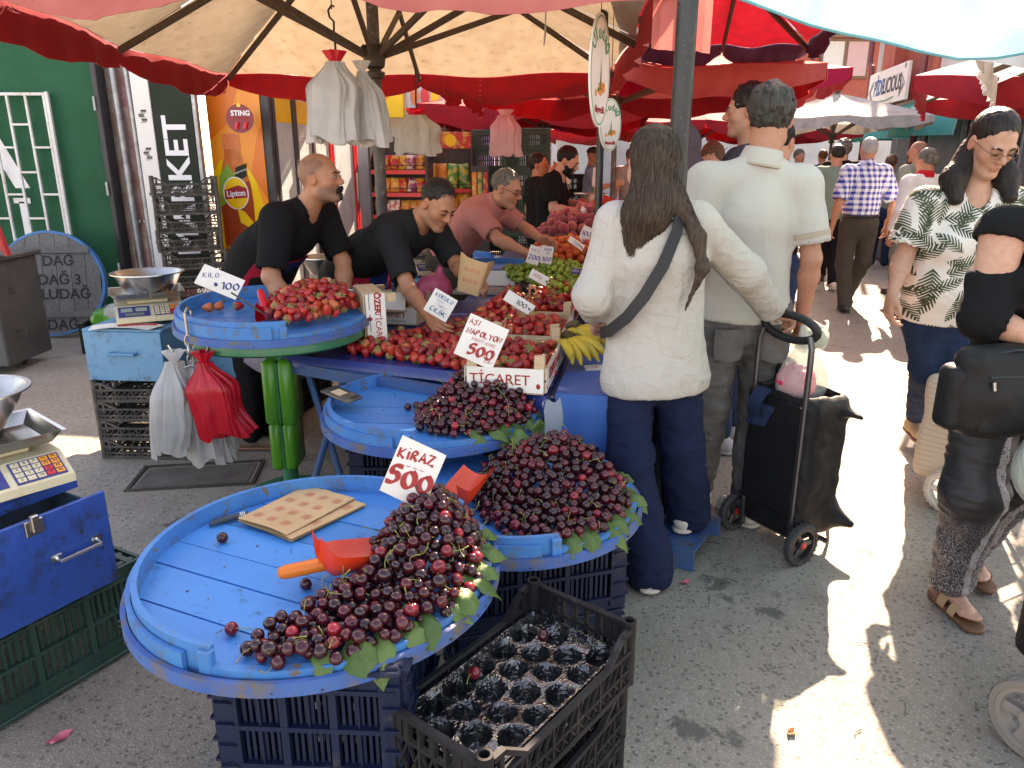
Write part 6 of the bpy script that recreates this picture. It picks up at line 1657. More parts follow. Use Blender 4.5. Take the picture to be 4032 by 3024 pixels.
def oval_sign(label, x, y, z, w, h, yaw, top):
 t = thing("oval_sign", label, "hanging sign", (x, y, z), R(yaw))
 mb = MB(); mb.M = Matrix.Rotation(R(90), 4, 'X')
 mb.prism([(w / 2 * math.cos(a * .1309), h / 2 * math.sin(a * .1309)) for a in range(48)], -.004, .004); mb.build("board", MATS["card_white"], t)
 for s_, a0 in ((-1, 0), (1, math.pi)):
  Mt = rotz(a0) @ T(0, -.0048, 0) @ Matrix.Rotation(R(90), 4, 'X')
  mb = MB(); mb.M = Mt
  vs, fs = [], []
  for i in range(48):
   a = i * .1309
   for q in (.94, .90): vs.append((w / 2 * q * math.cos(a), h / 2 * (1 - (1 - q) * w / h) * math.sin(a), 0))
   fs.append((2 * i, (2 * i + 2) % 96, (2 * i + 3) % 96, 2 * i + 1))
  mb.add(vs, fs); mb.build("ring_print", MATS["ink_green"], t)
  for i, ch in enumerate("Uludağ"):
   a = R(158 - i * 27); text("lettering", ch, h * .17, MATS["ink_green"], t, Mt @ T(w * .36 * math.cos(a), h * .16 + h * .17 * math.sin(a), .0002) @ rotz(a - R(90)), bold=.0012, extrude=.0003)
  text("lettering", "Meyvecilik", h * .09, MATS["ink_red"], t, Mt @ T(0, -h * .34, .0002), bold=.0008, extrude=.0003, sx=.85)
  mb = MB(); mb.M = Mt; q = random.Random(2)
  for i in range(14): mb.lathe([(0, 0), (h * .03, 0)][::-1], 8, M=T(q.uniform(-.22, .22) * w, -h * .15 + q.uniform(-.05, .03) * h, .0003 + i * .00006))
  mb.build("fruit_print", MATS["orange_film"], t)
  mb = MB(); mb.M = Mt; mb.add([(-.02 * w, -.16 * h, .0014), (.05 * w, -.16 * h, .0014), (.02 * w, .12 * h, .0014)], [(0, 1, 2)])
  for i in range(5): mb.lathe([(0, 0), (h * .018, 0)][::-1], 8, M=T(q.uniform(-.2, .2) * w, -h * .12 + q.uniform(-.05, .02) * h, .0013))
  mb.build("tree_print", MATS["leaf_green"], t)
 mb = MB(); mb.tube([(0, 0, h / 2 - .005), (0, 0, top - z)], .0018, 5); mb.build("wire", MATS["ink_black"], t)
oval_sign("long oval Uludağ sign hanging nearly edge on under the beige umbrella", .362, 3.3, 1.91, .30, .44, 68, 2.45)
oval_sign("small oval Uludağ sign hanging beside the thin stall pole", .488, 3.9, 1.727, .16, .25, 42, 2.3)
rp = MB(); rp.tube([(0, 0, .35), (.004, 0, .1), (0, 0, -.12)], .004, 6); rp.tube([(0, 0, -.11), (-.006, 0, -.16)], [.006, .003], 6)
tag(rp.build("hanging_rope", MATS["bag_white"], None, loc=(.16, 3.9, 2.25)), "white knotted cord end hanging from the beige canopy", "cord")
# =================================================================== BAGS, SCOOPS, SMALL THINGS ON THE TRAYS
def bag_bundle(label, x, y, z, m, w, d, h, seed, lean=0.0, yaw=0, group=None, hook=False, n=1, collar=None, handle=.03):
 """a bunch of thin carrier bags hanging from one gathered point; z = gather point"""
 t = thing("carrier_bags", label, "carrier bags", (x, y, z), yaw, group)
 rr = random.Random(seed); g_ = [rr.uniform(0, 6) for _ in range(6)]
 layers = n
 for q in range(layers):
  off = (q - (layers - 1) / 2); mb = MB()
  def f(u, v):
   a = 2 * math.pi * u
   s_ = min(1, v / .35); ww = handle + (w - handle) * (s_ * s_ * (3 - 2 * s_)) * (.92 + .08 * v); dd = handle * .8 + (d / layers - handle * .8) * (s_ * s_ * (3 - 2 * s_))
   pl = 1 + (.20 * math.sin(7 * a + g_[0] + q) + .13 * math.sin(13 * a + g_[1] + 3 * v) + .07 * math.sin(23 * a + g_[4])) * (1 - .35 * v) + .10 * math.sin(2 * a + g_[5])
   cx = math.copysign(abs(math.cos(a)) ** .8, math.cos(a)); sy = math.copysign(abs(math.sin(a)) ** .8, math.sin(a))
   nz = vnoise(np.array([[cx * 2.2 + seed, sy * 2.2 + q, v * 3.0]]))[0] * .030 * v; ww += nz; dd += nz * .7
   return (ww / 2 * cx * pl + lean * v + .5 * nz + off * .012, dd / 2 * sy * pl + off * d / layers * .9 * s_, -h * v * (1 + .05 * math.sin(3 * a + g_[2] + q)) + .006 * math.sin(5 * a + g_[3]) * v)
  mb.grid(f, 56, 18)
  mb.add([(lean, off * d / layers * .9, -h * .985)], [])
  mb.build("bag", MATS[m], t, smooth=True, sharp=0)
 mb = MB(); mb.grid(lambda u, v: ((handle / 2 + (.022 * v) * (1 + .5 * math.sin(9 * 6.283 * u + seed))) * math.cos(6.283 * u), (handle / 2 + .02 * v * (1 + .5 * math.cos(7 * 6.283 * u))) * math.sin(6.283 * u), .0 + .045 * v), 40, 4); mb.build("gathered_top", MATS[collar or m], t, smooth=True)
 return t
hk = thing("chain_hook", "steel hook and chain clipped to the raised tray rim", "hook", (-1.31, 2.93, .94))
mb = MB(); mb.tube([(.0, .05, .0), (.0, .045, .035), (0, .015, .045), (0, -.012, .03), (0, -.012, -.06)], .006, 8); mb.build("hook", MATS["steel"], hk, smooth=True)
for k, (z, rz_) in enumerate(((-.085, 0), (-.125, 90), (-.165, 0))):
 mb = MB(); mb.M = TR((0, -.012, z), R(rz_)); mb.tube([(.014 * math.cos(a * .5236), 0, .026 * math.sin(a * .5236)) for a in range(12)], .004, 6, closed=True); mb.build("link", MATS["steel"], hk, smooth=True)
mb = MB(); mb.tube([(-.085, -.012, -.10), (-.06, -.012, -.15), (-.03, -.012, -.195), (0, -.012, -.185), (.03, -.012, -.195), (.06, -.012, -.15), (.08, -.012, -.105)], .005, 8); mb.build("double_hook", MATS["steel"], hk, smooth=True)
bag_bundle("bunch of white carrier bags on the left arm of the chain hook", -1.37, 2.90, .775, "bag_white", .125, .18, .37, 1, -.035, R(20), n=4)
bag_bundle("white carrier bags hanging behind the red ones on the chain hook", -1.30, 2.95, .77, "bag_white", .15, .16, .43, 2, .02, R(-10), n=3)
bag_bundle("bunch of red carrier bags on the right arm of the chain hook", -1.245, 2.89, .775, "bag_red", .145, .12, .31, 3, .055, R(12), n=3)
h1_ = thing("hanging_hook", "black iron hook on a cord under the umbrella rib", "hook", (-.80, 3.62, 2.18))
mb = MB(); mb.tube([(0, 0, .45), (0, 0, .02)], .003, 6); mb.tube([(.012, 0, .03), (0, 0, .035), (-.016, 0, .015), (-.012, 0, -.012), (.006, 0, -.03), (.004, 0, -.07), (.006, 0, -.14), (.0, 0, -.19)], .005, 8); mb.build("hook", MATS["ink_black"], h1_, smooth=True)
bag_bundle("large bundle of white carrier bags hanging left of the umbrella pole", -.80, 3.62, 1.985, "bag_white", .205, .14, .34, 5, -.02, R(5), n=3, collar="bag_red", handle=.05)
bag_bundle("whitish carrier bags hanging just behind the large bundle by the pole", -.70, 3.72, 1.955, "bag_white", .15, .12, .32, 6, .03, R(-12), n=2)
h2_ = thing("bag_rope", "black cord with a knot holding bags at the back of the umbrella", "cord", (-.70, 5.75, 1.89))
mb = MB(); mb.tube([(0, 0, .34), (.004, 0, .2), (0, 0, .1), (0, 0, 0)], [.004, .006, .007, .003], 6); mb.build("cord", MATS["ink_black"], h2_, smooth=True)
bag_bundle("cream bundle of carrier bags with a red top under the back of the umbrella", -.70, 5.75, 1.88, "bag_white", .27, .2, .27, 7, -.0, R(0), n=2, collar="bag_red", handle=.11)
bag_bundle("pinkish bundle of carrier bags hanging in front of the green crate stacks", -.055, 6.5, 1.92, "bag_pink", .20, .14, .31, 8, -.0, R(0), n=3, handle=.08)
mat("bag_pale_pink", (.74, .5, .5), .35, (.7, .42, .44), 14, thin=.4)
for o in bpy.data.objects:
 if o.parent and o.parent.get('label', '').startswith("pinkish bundle"): o.data.materials[0] = MATS["bag_pale_pink"]
def scoop(label, x, y, z, rz, m, L=.15, W=.10, tilt=(0, 0), handle=True, rollx=0):
 t = thing("scoop", label, "scoop", (x, y, z), rot=(tilt[0], tilt[1], rz))
 mb = MB()
 def f(u, v):
  a = (u - .5) * 2; w = W / 2 * (1 if v > .35 else (.55 + .45 * (v / .35) ** .5))
  hgt = .062 * abs(a) ** 2.5 * (1 - .35 * v) + (.045 * (1 - min(1, v / .12)) if v < .12 else 0)
  return (w * a, L * v, hgt + .002)
 mb.grid(f, 16, 12); mb.grid(lambda u, v: tuple(Vector(f(1 - u, v)) + Vector((0, 0, -.0022))), 16, 12); mb.build("blade", MATS[m], t, smooth=True, sharp=0)
 if handle:
  mb = MB(); mb.lathe([(.0135, 0), (.0165, 0), (.0165, .085), (.012, .10), (0, .105)], 18, M=TR((0, .012, .03), 0, R(90))); mb.lathe([(0, .05), (.0135, .05), (.0135, 0)], 18, M=TR((0, .012, .03), 0, R(90))); mb.build("handle", MATS["orange_film_dark"] if m == "plastic_orange" else MATS[m], t, smooth=True)
 return t
scoop("orange red plastic scoop with a hollow handle in the front cherry heap", -.445, 1.505, .632, R(-60), "plastic_orange", .185, .15, (R(-3), R(-10)))
scoop("red plastic scoop blade tipped up at the left of the right hand heap", -.155, 2.02, .545, R(-30), "plastic_orange", .16, .115, (R(22), R(-10)), handle=False)
scoop("small bright red scoop with an upright handle in the small strawberries", -1.08, 3.20, .925, R(200), "plastic_red", .12, .10, (R(-55), R(10)))
kn = thing("knife", "small knife with a dark banded grip on the front tray", "knife", (-.735, 1.868, .6065), R(-40) + R(80))
mb = MB(); mb.add([(0, -.008, .004), (0, .007, .004), (.11, .003, .006), (.115, 0, .006), (0, -.008, .0055), (0, .007, .0055), (.11, .003, .0072)], [(0, 1, 2, 3), (4, 3, 6, 5), (0, 3, 4), (1, 5, 6, 2)]); mb.build("blade", MATS["knife_blade"], kn)
mb = MB(); mb.tube([(0, 0, .006), (-.03, 0, .008), (-.07, 0, .009), (-.105, 0, .007)], [.0075, .009, .009, .006], 10); mb.build("grip", MATS["knife_grip"], kn, smooth=True)
for k in range(4):
 mb = MB(); mb.tube([(-.010 - k * .005, 0, .007), (-.0125 - k * .005, 0, .007)], .0093, 10); mb.build("band", MATS["white_paint"], kn)
def kraft_sheet(label, x, y, z, rz, seed):
 t = thing("kraft_bag", label, "paper bag", (x, y, z), rz)
 fb = lambda u, v, dz: ((u - .5) * .185, (v - .5) * .262, dz + .003 + (.010 * math.sin(math.pi * (u * .8 + .1)) * (1 - v) ** 2 if dz > .002 else 0) + .0012 * math.sin(7 * u + seed))
 mb = MB(); mb.grid(lambda u, v: fb(u, v, .0), 10, 10); mb.grid(lambda u, v: fb(u, v, .004), 10, 10)
 mb.build("sheet", MATS["kraft"], t, smooth=True)
 for i in range(3):
  for j in range(4):
   cx, cy = -.052 + i * .052 + (.012 if j % 2 else -.006), -.088 + j * .058
   if abs(cx) > .07: continue
   u, v = cx / .185 + .5, cy / .262 + .5; zz = fb(u, v, .004)[2] + .0012
   mb = MB(); s_ = .0115
   sl = (fb(u + .05, v, .004)[2] - fb(u - .05, v, .004)[2]) / .0165; sv = (fb(u, v + .05, .004)[2] - fb(u, v - .05, .004)[2]) / .0235
   pp = lambda a, b: (cx + a, cy + b, zz + sl * a + sv * b)
   for a, b in (((-s_, -s_), (s_, -s_)), ((s_, -s_), (s_, s_)), ((s_, s_), (-s_, s_)), ((-s_, s_), (-s_, -s_))):
    dx, dy = (b[0] - a[0]), (b[1] - a[1]); L = math.hypot(dx, dy); nx, ny = -dy / L * .0006, dx / L * .0006
    mb.add([pp(a[0] + nx, a[1] + ny), pp(a[0] - nx, a[1] - ny), pp(b[0] - nx, b[1] - ny), pp(b[0] + nx, b[1] + ny)], [(0, 1, 2, 3)])
   rg = [(.0105 * math.cos(k * .5236), .0092 * math.sin(k * .5236)) for k in range(12)]
   for k in range(12):
    a, b = rg[k], rg[(k + 1) % 12]; mb.add([pp(*a), pp(*b), pp(b[0] * .86, b[1] * .86), pp(a[0] * .86, a[1] * .86)], [(0, 1, 2, 3)])
   zz_ = [(-.006, .003), (-.002, -.004), (.0, .004), (.003, -.003), (.007, .003)]
   for a, b in zip(zz_, zz_[1:]): mb.add([pp(a[0], a[1]), pp(a[0] + .0018, a[1]), pp(b[0] + .0018, b[1]), pp(b[0], b[1])], [(0, 1, 2, 3)])
   mb.build("stamp_print", MATS["kraft_ink"], t)
 return t
kraft_sheet("brown kraft paper bag underneath on the front blue tray", -.568, 1.872, .6065, R(-36), 1)
kraft_sheet("brown kraft paper bag with red stamps on top of another one", -.600, 1.885, .6125, R(-30), 2)
ph = thing("phone", "dark phone in a worn case lying across the tray rim", "phone", (-.650, 2.685, .698), rot=(R(3), R(6), R(-38)))
mb = MB(); mb.box((0, 0, .005), (.158, .076, .010), ch=.0035); mb.build("case", MATS["phone_case"], ph, smooth=True, sharp=60)
mb = MB(); mb.box((-.012, 0, .0104), (.055, .042, .0006)); mb.build("sticker", MATS["pine_wood"], ph)
mb = MB(); mb.box((.064, .012, .0106), (.018, .036, .002), ch=.0006); mb.build("camera_plate", MATS["ink_black"], ph)
bn = MB(); bn.grid(lambda u, v: ((u - .5) * .15, (v - .5) * .07, .003 + .006 * math.sin(5 * u + 1) * math.sin(4 * v)), 12, 5)
o = bn.build("banknote", MATS["cloth_pink"], None, smooth=True, loc=(-.60, 3.36, .7225)); o.rotation_euler = (0, 0, R(-6)); mat("note_paper", (.62, .40, .40), .8, (.7, .55, .52), 40); o.data.materials[0] = MATS["note_paper"]; tag(o, "pinkish banknote lying on the navy oilcloth", "banknote")
for k, (x, y, z, rad) in enumerate(((-.13, 5.75, .80, .36), (-.50, 6.3, .80, .36))):
 round_tray(["empty round blue tray in front of the pink shirted vendor", "round blue tray behind the first empty one by the coolers"][k], x, y, z, rad, 10, (-60, 30))
tt = thing("side_table", "stall side table behind the vendors with trays and scale", "table", (-.25, 6.0, 0))
mb = MB(); mb.box((-.1, .2, .70), (1.2, 1.5, .03), ch=.004); mb.build("top", MATS["box_light_blue"], tt)
for i in (-.65, .45):
 for j in (-.5, .9):
  mb = MB(); mb.box((i, j, .34), (.04, .04, .68)); mb.build("leg", MATS["step_blue"], tt)
shop_scale("cream shop scale between the two vendors", -.62, 5.75, .72, R(20)); bowl("steel weighing bowl between the bending vendor and the pink shirted one", -.62, 5.75, .90, .10, .16, .13)
bowl("steel bowl partly hidden behind the first vendor's elbow", -1.32, 5.2, .80, .10, .16, .12)
bowl("steel bowl at the far stall before the man in the cap", .95, 9.2, 1.05, .12, .2, .14)
wb = MB(); wb.box((0, 0, .05), (.36, .012, .10)); o = wb.build("white_board", MATS["white_panel"], None, loc=(-.16, 5.02, .745)); o.rotation_euler = (R(-12), 0, R(-4)); tag(o, "long white board propped behind the strawberry heap", "board")
mb = MB(); mb.box((0, 0, .012), (.36, .18, .024), ch=.003); o = mb.build("white_tray", MATS["galv"], None, loc=(-.20, 4.86, .722)); o.rotation_euler = (0, 0, R(-6)); tag(o, "flat metal tray lying before the white board", "tray")
mat("scrap_pink", (.62, .14, .18), .8, (.5, .1, .14), 20); mat("scrap_leaf", (.05, .07, .03), .8); mat("scrap_tan", (.5, .24, .08), .8); mat("twig_dark", (.035, .028, .02), .8)
def scrap(nm, label, cat, x, y, a, m, w, h):
 mb = MB(); mb.grid(lambda u, v: ((u - .5) * w * (1 - .3 * math.sin(7 * v + a)), (v - .5) * h * (1 - .4 * math.cos(5 * u + a)), .006 + .006 * math.sin(5 * u + 3 * v)), 5, 4); o = mb.build(nm, MATS[m], None, smooth=True, loc=(x, y, 0)); o.rotation_euler = (0, 0, a); tag(o, label, cat)
scrap("paper_scrap", "pink paper scrap lying on the asphalt at the lower left", "scrap", -1.22, 1.53, .6, "scrap_pink", .075, .035); scrap("paper_scrap", "pink scrap beside the foot of the green crate", "scrap", -1.27, 1.70, .9, "scrap_pink", .06, .03)
scrap("paper_scrap", "small pink scrap on the asphalt below the blue step", "scrap", .66, 2.50, .3, "scrap_pink", .04, .02); scrap("paper_scrap", "pink scrap right of the tan sandal", "scrap", 1.78, 2.43, .2, "scrap_pink", .04, .022)
scrap("peel", "torn orange peel on the shaded asphalt", "peel", .79, 1.72, .8, "scrap_tan", .03, .018); scrap("dry_leaf", "crushed dark green leaf at the bottom of the sunlit patch", "leaf", .76, 1.30, -.4, "scrap_leaf", .10, .045); scrap("dry_leaf", "pale green leaf by the foot of the green stand", "leaf", -1.22, 3.05, .4, "leaf_green", .07, .03)
scrap("paper_scrap", "small white scrap below the fruit table", "scrap", -.62, 3.45, .4, "card_white", .07, .03); scrap("paper_scrap", "crumpled white scrap near the vendor's shoe", "scrap", -.75, 3.3, 1.2, "card_white", .05, .03)
rr = random.Random(77)
for k in range(34):
 x, y = rr.uniform(-1.1, 1.5), rr.uniform(1.15, 2.9)
 if -.9 < x < .62 and y > 1.3: x = rr.uniform(.66, 1.5)
 mb = MB(); L = rr.uniform(.015, .035); mb.tube([(-L, 0, .005), (0, rr.uniform(-.006, .006), .006), (L, 0, .005)], [.0016, .001, .0014], 4); o = mb.build("fallen_twig", MATS["twig_dark"], None, loc=(x, y, 0)); o.rotation_euler = (0, 0, rr.uniform(0, 6)); tag(o, "dropped dark cherry stem on the asphalt", "stem", "cherry stems dropped on the asphalt")
# =================================================================== PEOPLE
class Group(Prim):
 def __init__(s, prims, k=.01): s.p = prims; s.k = k
 def ev(s, P): return sdf_eval(s.p, P)
 def bb(s):
  b = [q.bb() for q in s.p if q.op == 'u']
  return np.min([i[0] for i in b], 0), np.max([i[1] for i in b], 0)
def A(*v): return np.array(v, float)
def nrm(v): v = np.asarray(v, float); return v / (np.linalg.norm(v) + 1e-12)
def lerp(a, b, t): return a + (b - a) * t
m, nt, b = new_mat("skin")
at = nt.new('Attribute', attribute_name='col'); tc = nt.new('TexCoord')
f_ = nt.noise(tc.outputs['Object'], 60, 4, .6)
nt.link(nt.mix(nt.math('MULTIPLY', nt.ramp(f_, .35, .7), .35), at.outputs['Color'], (.36, .13, .08, 1)), b.inputs['Base Color'])
b.inputs['Roughness'].default_value = .5; b.inputs['Specular IOR Level'].default_value = .35
b.inputs['Subsurface Weight'].default_value = .12; b.inputs['Subsurface Radius'].default_value = (.012, .005, .003)
nt.link(nt.bump(nt.noise(tc.outputs['Object'], 220, 2, .5), .12, .002), b.inputs['Normal'])
def hair_mat(name, c1, c2, rough=.42):
 m, nt, b = new_mat(name)
 tc = nt.new('TexCoord'); v = nt.mapping(tc.outputs['Object'], (90, 90, 9))
 n = nt.noise(v, 1.0, 4, .6, .4); v2 = nt.mapping(tc.outputs['Object'], (240, 240, 22)); n2 = nt.noise(v2, 1.0, 3, .6, .3)
 nt.link(nt.mix(nt.ramp(nt.math('ADD', nt.math('MULTIPLY', n, .6), nt.math('MULTIPLY', n2, .4)), .38, .62), c4(c1), c4(c2)), b.inputs['Base Color'])
 b.inputs['Roughness'].default_value = rough; b.inputs['Specular IOR Level'].default_value = .22
 nt.link(nt.bump(n2, .9, .004, nt.bump(n, .6, .006)), b.inputs['Normal'])
 return m
hair_mat("hair_brown", (.030, .019, .013), (.085, .056, .038)); hair_mat("hair_dark", (.009, .007, .006), (.03, .024, .02)); hair_mat("hair_black", (.005, .005, .005), (.016, .015, .015))
hair_mat("hair_salt", (.05, .045, .04), (.20, .185, .17)); hair_mat("hair_grey", (.24, .23, .21), (.50, .48, .45), .5); hair_mat("hair_pepper", (.018, .016, .014), (.075, .068, .06)); hair_mat("hair_auburn", (.07, .03, .016), (.17, .085, .045))
def cloth(name, c, c2=None, rough=.9, scale=6, bump=.35, bs=9, weave=260, thin=0.0, sheen=.0, crease=.3):
 m, nt, b = new_mat(name)
 tc = nt.new('TexCoord'); P = tc.outputs['Object']
 n = nt.noise(nt.mapping(P, (1, 1, .55), (.4, .3, .2)), bs, 5, .55, .6)
 col = nt.mix(nt.ramp(nt.noise(P, scale, 4), .3, .7), c4(c), c4(c2 or tuple(x * .86 for x in c)))
 nt.link(col, b.inputs['Base Color']); b.inputs['Roughness'].default_value = rough; b.inputs['Sheen Weight'].default_value = sheen
 b.inputs['Specular IOR Level'].default_value = .12
 cn = nt.noise(nt.mapping(P, (1, 1, 2.2), (.6, .5, .3)), bs * .75, 1.5, .5, .9); crs = nt.ramp(nt.math('ABSOLUTE', nt.math('SUBTRACT', cn, .5)), .05, 0)
 nt.link(nt.bump(nt.noise(P, weave, 2, .5), .25, .001, nt.bump(crs, bump * crease, .006, nt.bump(n, bump, .03))), b.inputs['Normal'])
 if thin:
  tr = nt.new('BsdfTranslucent'); nt.link(col, tr.inputs['Color']); mx = nt.new('MixShader'); mx.inputs[0].default_value = thin
  nt.link(b.outputs[0], mx.inputs[1]); nt.link(tr.outputs[0], mx.inputs[2]); nt.link(mx.outputs[0], nt.n['Material Output'].inputs['Surface'])
 return m
cloth("tee_black", (.011, .011, .012)); cloth("tee_charcoal", (.018, .020, .022)); cloth("polo_pink", (.50, .19, .17)); cloth("linen_white", (.53, .495, .44), (.47, .44, .39), scale=3, bump=1.0, bs=8, thin=.1, crease=.3); cloth("polo_cream", (.54, .51, .455), (.50, .47, .42), bump=.4, bs=6, thin=.08)
cloth("trim_beige", (.45, .37, .28)); cloth("denim_grey", (.105, .10, .092), (.17, .16, .15), scale=9, bump=.6, bs=12); cloth("denim_navy", (.010, .022, .055), (.022, .04, .085), scale=9, bump=.6, bs=12); cloth("navy_wide", (.010, .017, .045), (.013, .02, .05), bump=.5, bs=5)
cloth("sage_tee", (.17, .24, .19)); cloth("trouser_brown", (.065, .056, .046)); cloth("trouser_black", (.010, .010, .012)); cloth("shirt_white", (.78, .77, .79), thin=.1); cloth("scarf_red", (.55, .02, .03)); cloth("hijab_plum", (.085, .062, .072), bump=.6, bs=5); cloth("tee_bluegrey", (.22, .27, .33)); cloth("tee_greygreen", (.26, .28, .24))
cloth("apron_blue", (.012, .03, .15)); cloth("apron_trim", (.42, .02, .05)); cloth("denim_light", (.22, .33, .46), (.3, .4, .52)); cloth("beige_cloth", (.5, .4, .28))
for i, c in enumerate([(.05, .05, .06), (.3, .08, .08), (.4, .38, .35), (.08, .1, .2), (.2, .22, .2), (.45, .3, .2)]): cloth("crowd_%d" % i, c)
m, nt, b = new_mat("gingham")
tc = nt.new('TexCoord'); sx = nt.new('SeparateXYZ'); nt.link(tc.outputs['Object'], sx.inputs[0])
fx = nt.math('GREATER_THAN', nt.math('FRACT', nt.math('MULTIPLY', nt.math('ADD', sx.outputs[0], nt.math('MULTIPLY', sx.outputs[1], .5)), 17.5)), .5); fz = nt.math('GREATER_THAN', nt.math('FRACT', nt.math('MULTIPLY', sx.outputs[2], 17.5)), .5)
nt.link(nt.mix(nt.math('MULTIPLY', nt.math('ADD', fx, fz), .5), (.76, .76, .80, 1), (.03, .05, .33, 1)), b.inputs['Base Color']); b.inputs['Roughness'].default_value = .9
nt.link(nt.bump(nt.noise(tc.outputs['Object'], 9, 4, .5, .5), .4, .03), b.inputs['Normal'])
m, nt, b = new_mat("leaf_blouse")
tc = nt.new('TexCoord'); P0 = nt.mapping(tc.outputs['Object'], (1, .55, 1))
sw = nt.noise(P0, 14, 2, .5)
mask = None
for sc_, seed, rib in ((6.5, 0.0, 62.0), (9.0, 3.7, 46.0)):
 mp = nt.mapping(P0, (sc_, .01, sc_), loc=(seed, 0, seed * 1.7))
 vo = nt.new('TexVoronoi'); vo.inputs['Scale'].default_value = 1.0; vo.inputs['Randomness'].default_value = .8; nt.link(mp, vo.inputs['Vector'])
 d = nt.new('VectorMath', operation='SUBTRACT'); nt.link(mp, d.inputs[0]); nt.link(vo.outputs['Position'], d.inputs[1])
 s3 = nt.new('SeparateXYZ'); nt.link(d.outputs[0], s3.inputs[0]); sc3 = nt.new('SeparateColor'); nt.link(vo.outputs['Color'], sc3.inputs[0])
 ang = nt.math('MULTIPLY', sc3.outputs[0], 6.283); ca = nt.math('COSINE', ang); sa = nt.math('SINE', ang)
 X = nt.math('SUBTRACT', nt.math('MULTIPLY', s3.outputs[0], ca), nt.math('MULTIPLY', s3.outputs[2], sa)); Y = nt.math('ADD', nt.math('MULTIPLY', s3.outputs[0], sa), nt.math('MULTIPLY', s3.outputs[2], ca))
 ax = nt.math('ABSOLUTE', X)
 wd = nt.math('MULTIPLY', nt.math('SUBTRACT', .25, nt.math('MULTIPLY', nt.math('MULTIPLY', Y, Y), .75)), 1.0)
 body = nt.math('LESS_THAN', ax, wd)
 comb = nt.math('SINE', nt.math('ADD', nt.math('MULTIPLY', Y, rib), nt.math('MULTIPLY', ax, rib * 1.1)))
 fr = nt.math('GREATER_THAN', comb, nt.math('SUBTRACT', nt.math('MULTIPLY', ax, 5.0), .9))
 mk = nt.math('MULTIPLY', body, fr)
 mask = mk if mask is None else nt.math('MAXIMUM', mask, mk)
gr = nt.mix(nt.ramp(nt.noise(P0, 22, 3), .35, .65), (.028, .042, .018, 1), (.075, .10, .05, 1))
nt.link(nt.mix(mask, (.70, .66, .60, 1), gr), b.inputs['Base Color']); b.inputs['Roughness'].default_value = .85
nt.link(nt.bump(nt.noise(tc.outputs['Object'], 8, 4, .5, .5), .5, .03), b.inputs['Normal'])
m, nt, b = new_mat("glitter_trousers")
tc = nt.new('TexCoord'); sx = nt.new('SeparateXYZ'); nt.link(tc.outputs['Object'], sx.inputs[0])
low = nt.ramp(nt.math('ADD', sx.outputs[2], nt.math('MULTIPLY', nt.noise(tc.outputs['Object'], 6, 3), .5)), .72, .50)
wv = nt.new('TexWave'); wv.inputs['Scale'].default_value = 1.6; wv.inputs['Distortion'].default_value = 7; wv.inputs['Detail'].default_value = 1; nt.link(tc.outputs['Object'], wv.inputs['Vector'])
line = nt.math('GREATER_THAN', wv.outputs['Fac'], .955)
sp_n = nt.math('GREATER_THAN', nt.noise(tc.outputs['Object'], 190, 2, .7), .53)
gl = nt.math('MAXIMUM', nt.math('MULTIPLY', low, sp_n), nt.math('MULTIPLY', line, nt.math('GREATER_THAN', nt.noise(tc.outputs['Object'], 160, 2, .7), .42)))
nt.link(nt.mix(gl, (.014, .013, .015, 1), (.30, .27, .28, 1)), b.inputs['Base Color']); b.inputs['Roughness'].default_value = .6
mat("shoe_white", (.62, .58, .52), .6, (.5, .46, .4), 20); mat("shoe_dark", (.02, .021, .024), .5); mat("sole_cream", (.55, .50, .42), .7, dirt=(.25, .22, .18), dirt_amt=.3, dirt_scale=20); mat("shoe_grey", (.16, .16, .17), .6); mat("croc_grey", (.36, .36, .37), .6); mat("leather_tan", (.50, .30, .15), .55, (.44, .26, .13), 15, bump=.1); mat("sole_brown", (.16, .07, .035), .5)
mat("boot_brown", (.12, .085, .06), .7, (.09, .06, .04), 12); mat("suede_beige", (.48, .36, .22), .85); mat("leather_black", (.012, .012, .013), .35)
mat("lens", (.05, .05, .05), .05); mat("eye_white", (.55, .5, .46), .3); mat("eye_dark", (.012, .008, .006), .2); mat("nylon_black", (.008, .008, .009), .55, (.011, .011, .012), 8, spec=.25, bump=.4, bscale=14, bdist=.012)
mat("strap_black", (.010, .010, .011), .6, bump=.2, bscale=200); mat("trolley_steel", (.12, .12, .125), .35, metal=.8); mat("rubber", (.035, .035, .036), .75, dirt=(.12, .11, .10), dirt_amt=.3, dirt_scale=18); mat("wheel_plastic", (.025, .025, .027), .4); mat("grip_foam", (.012, .012, .013), .6)
DEF = dict(pel=(0, 0, .95), wai=(0, .005, 1.10), che=(0, 0, 1.30), nek=(0, -.025, 1.485), hed=(0, .01, 1.635),
  sR=(.175, -.015, 1.425), eR=(.225, -.035, 1.14), wR=(.245, .05, .90), hR=(.09, 0, .93), kR=(.10, .02, .50), aR=(.105, -.02, .085))
for _k in ('s', 'e', 'w', 'h', 'k', 'a'): DEF[_k + 'L'] = (-DEF[_k + 'R'][0],) + DEF[_k + 'R'][1:]
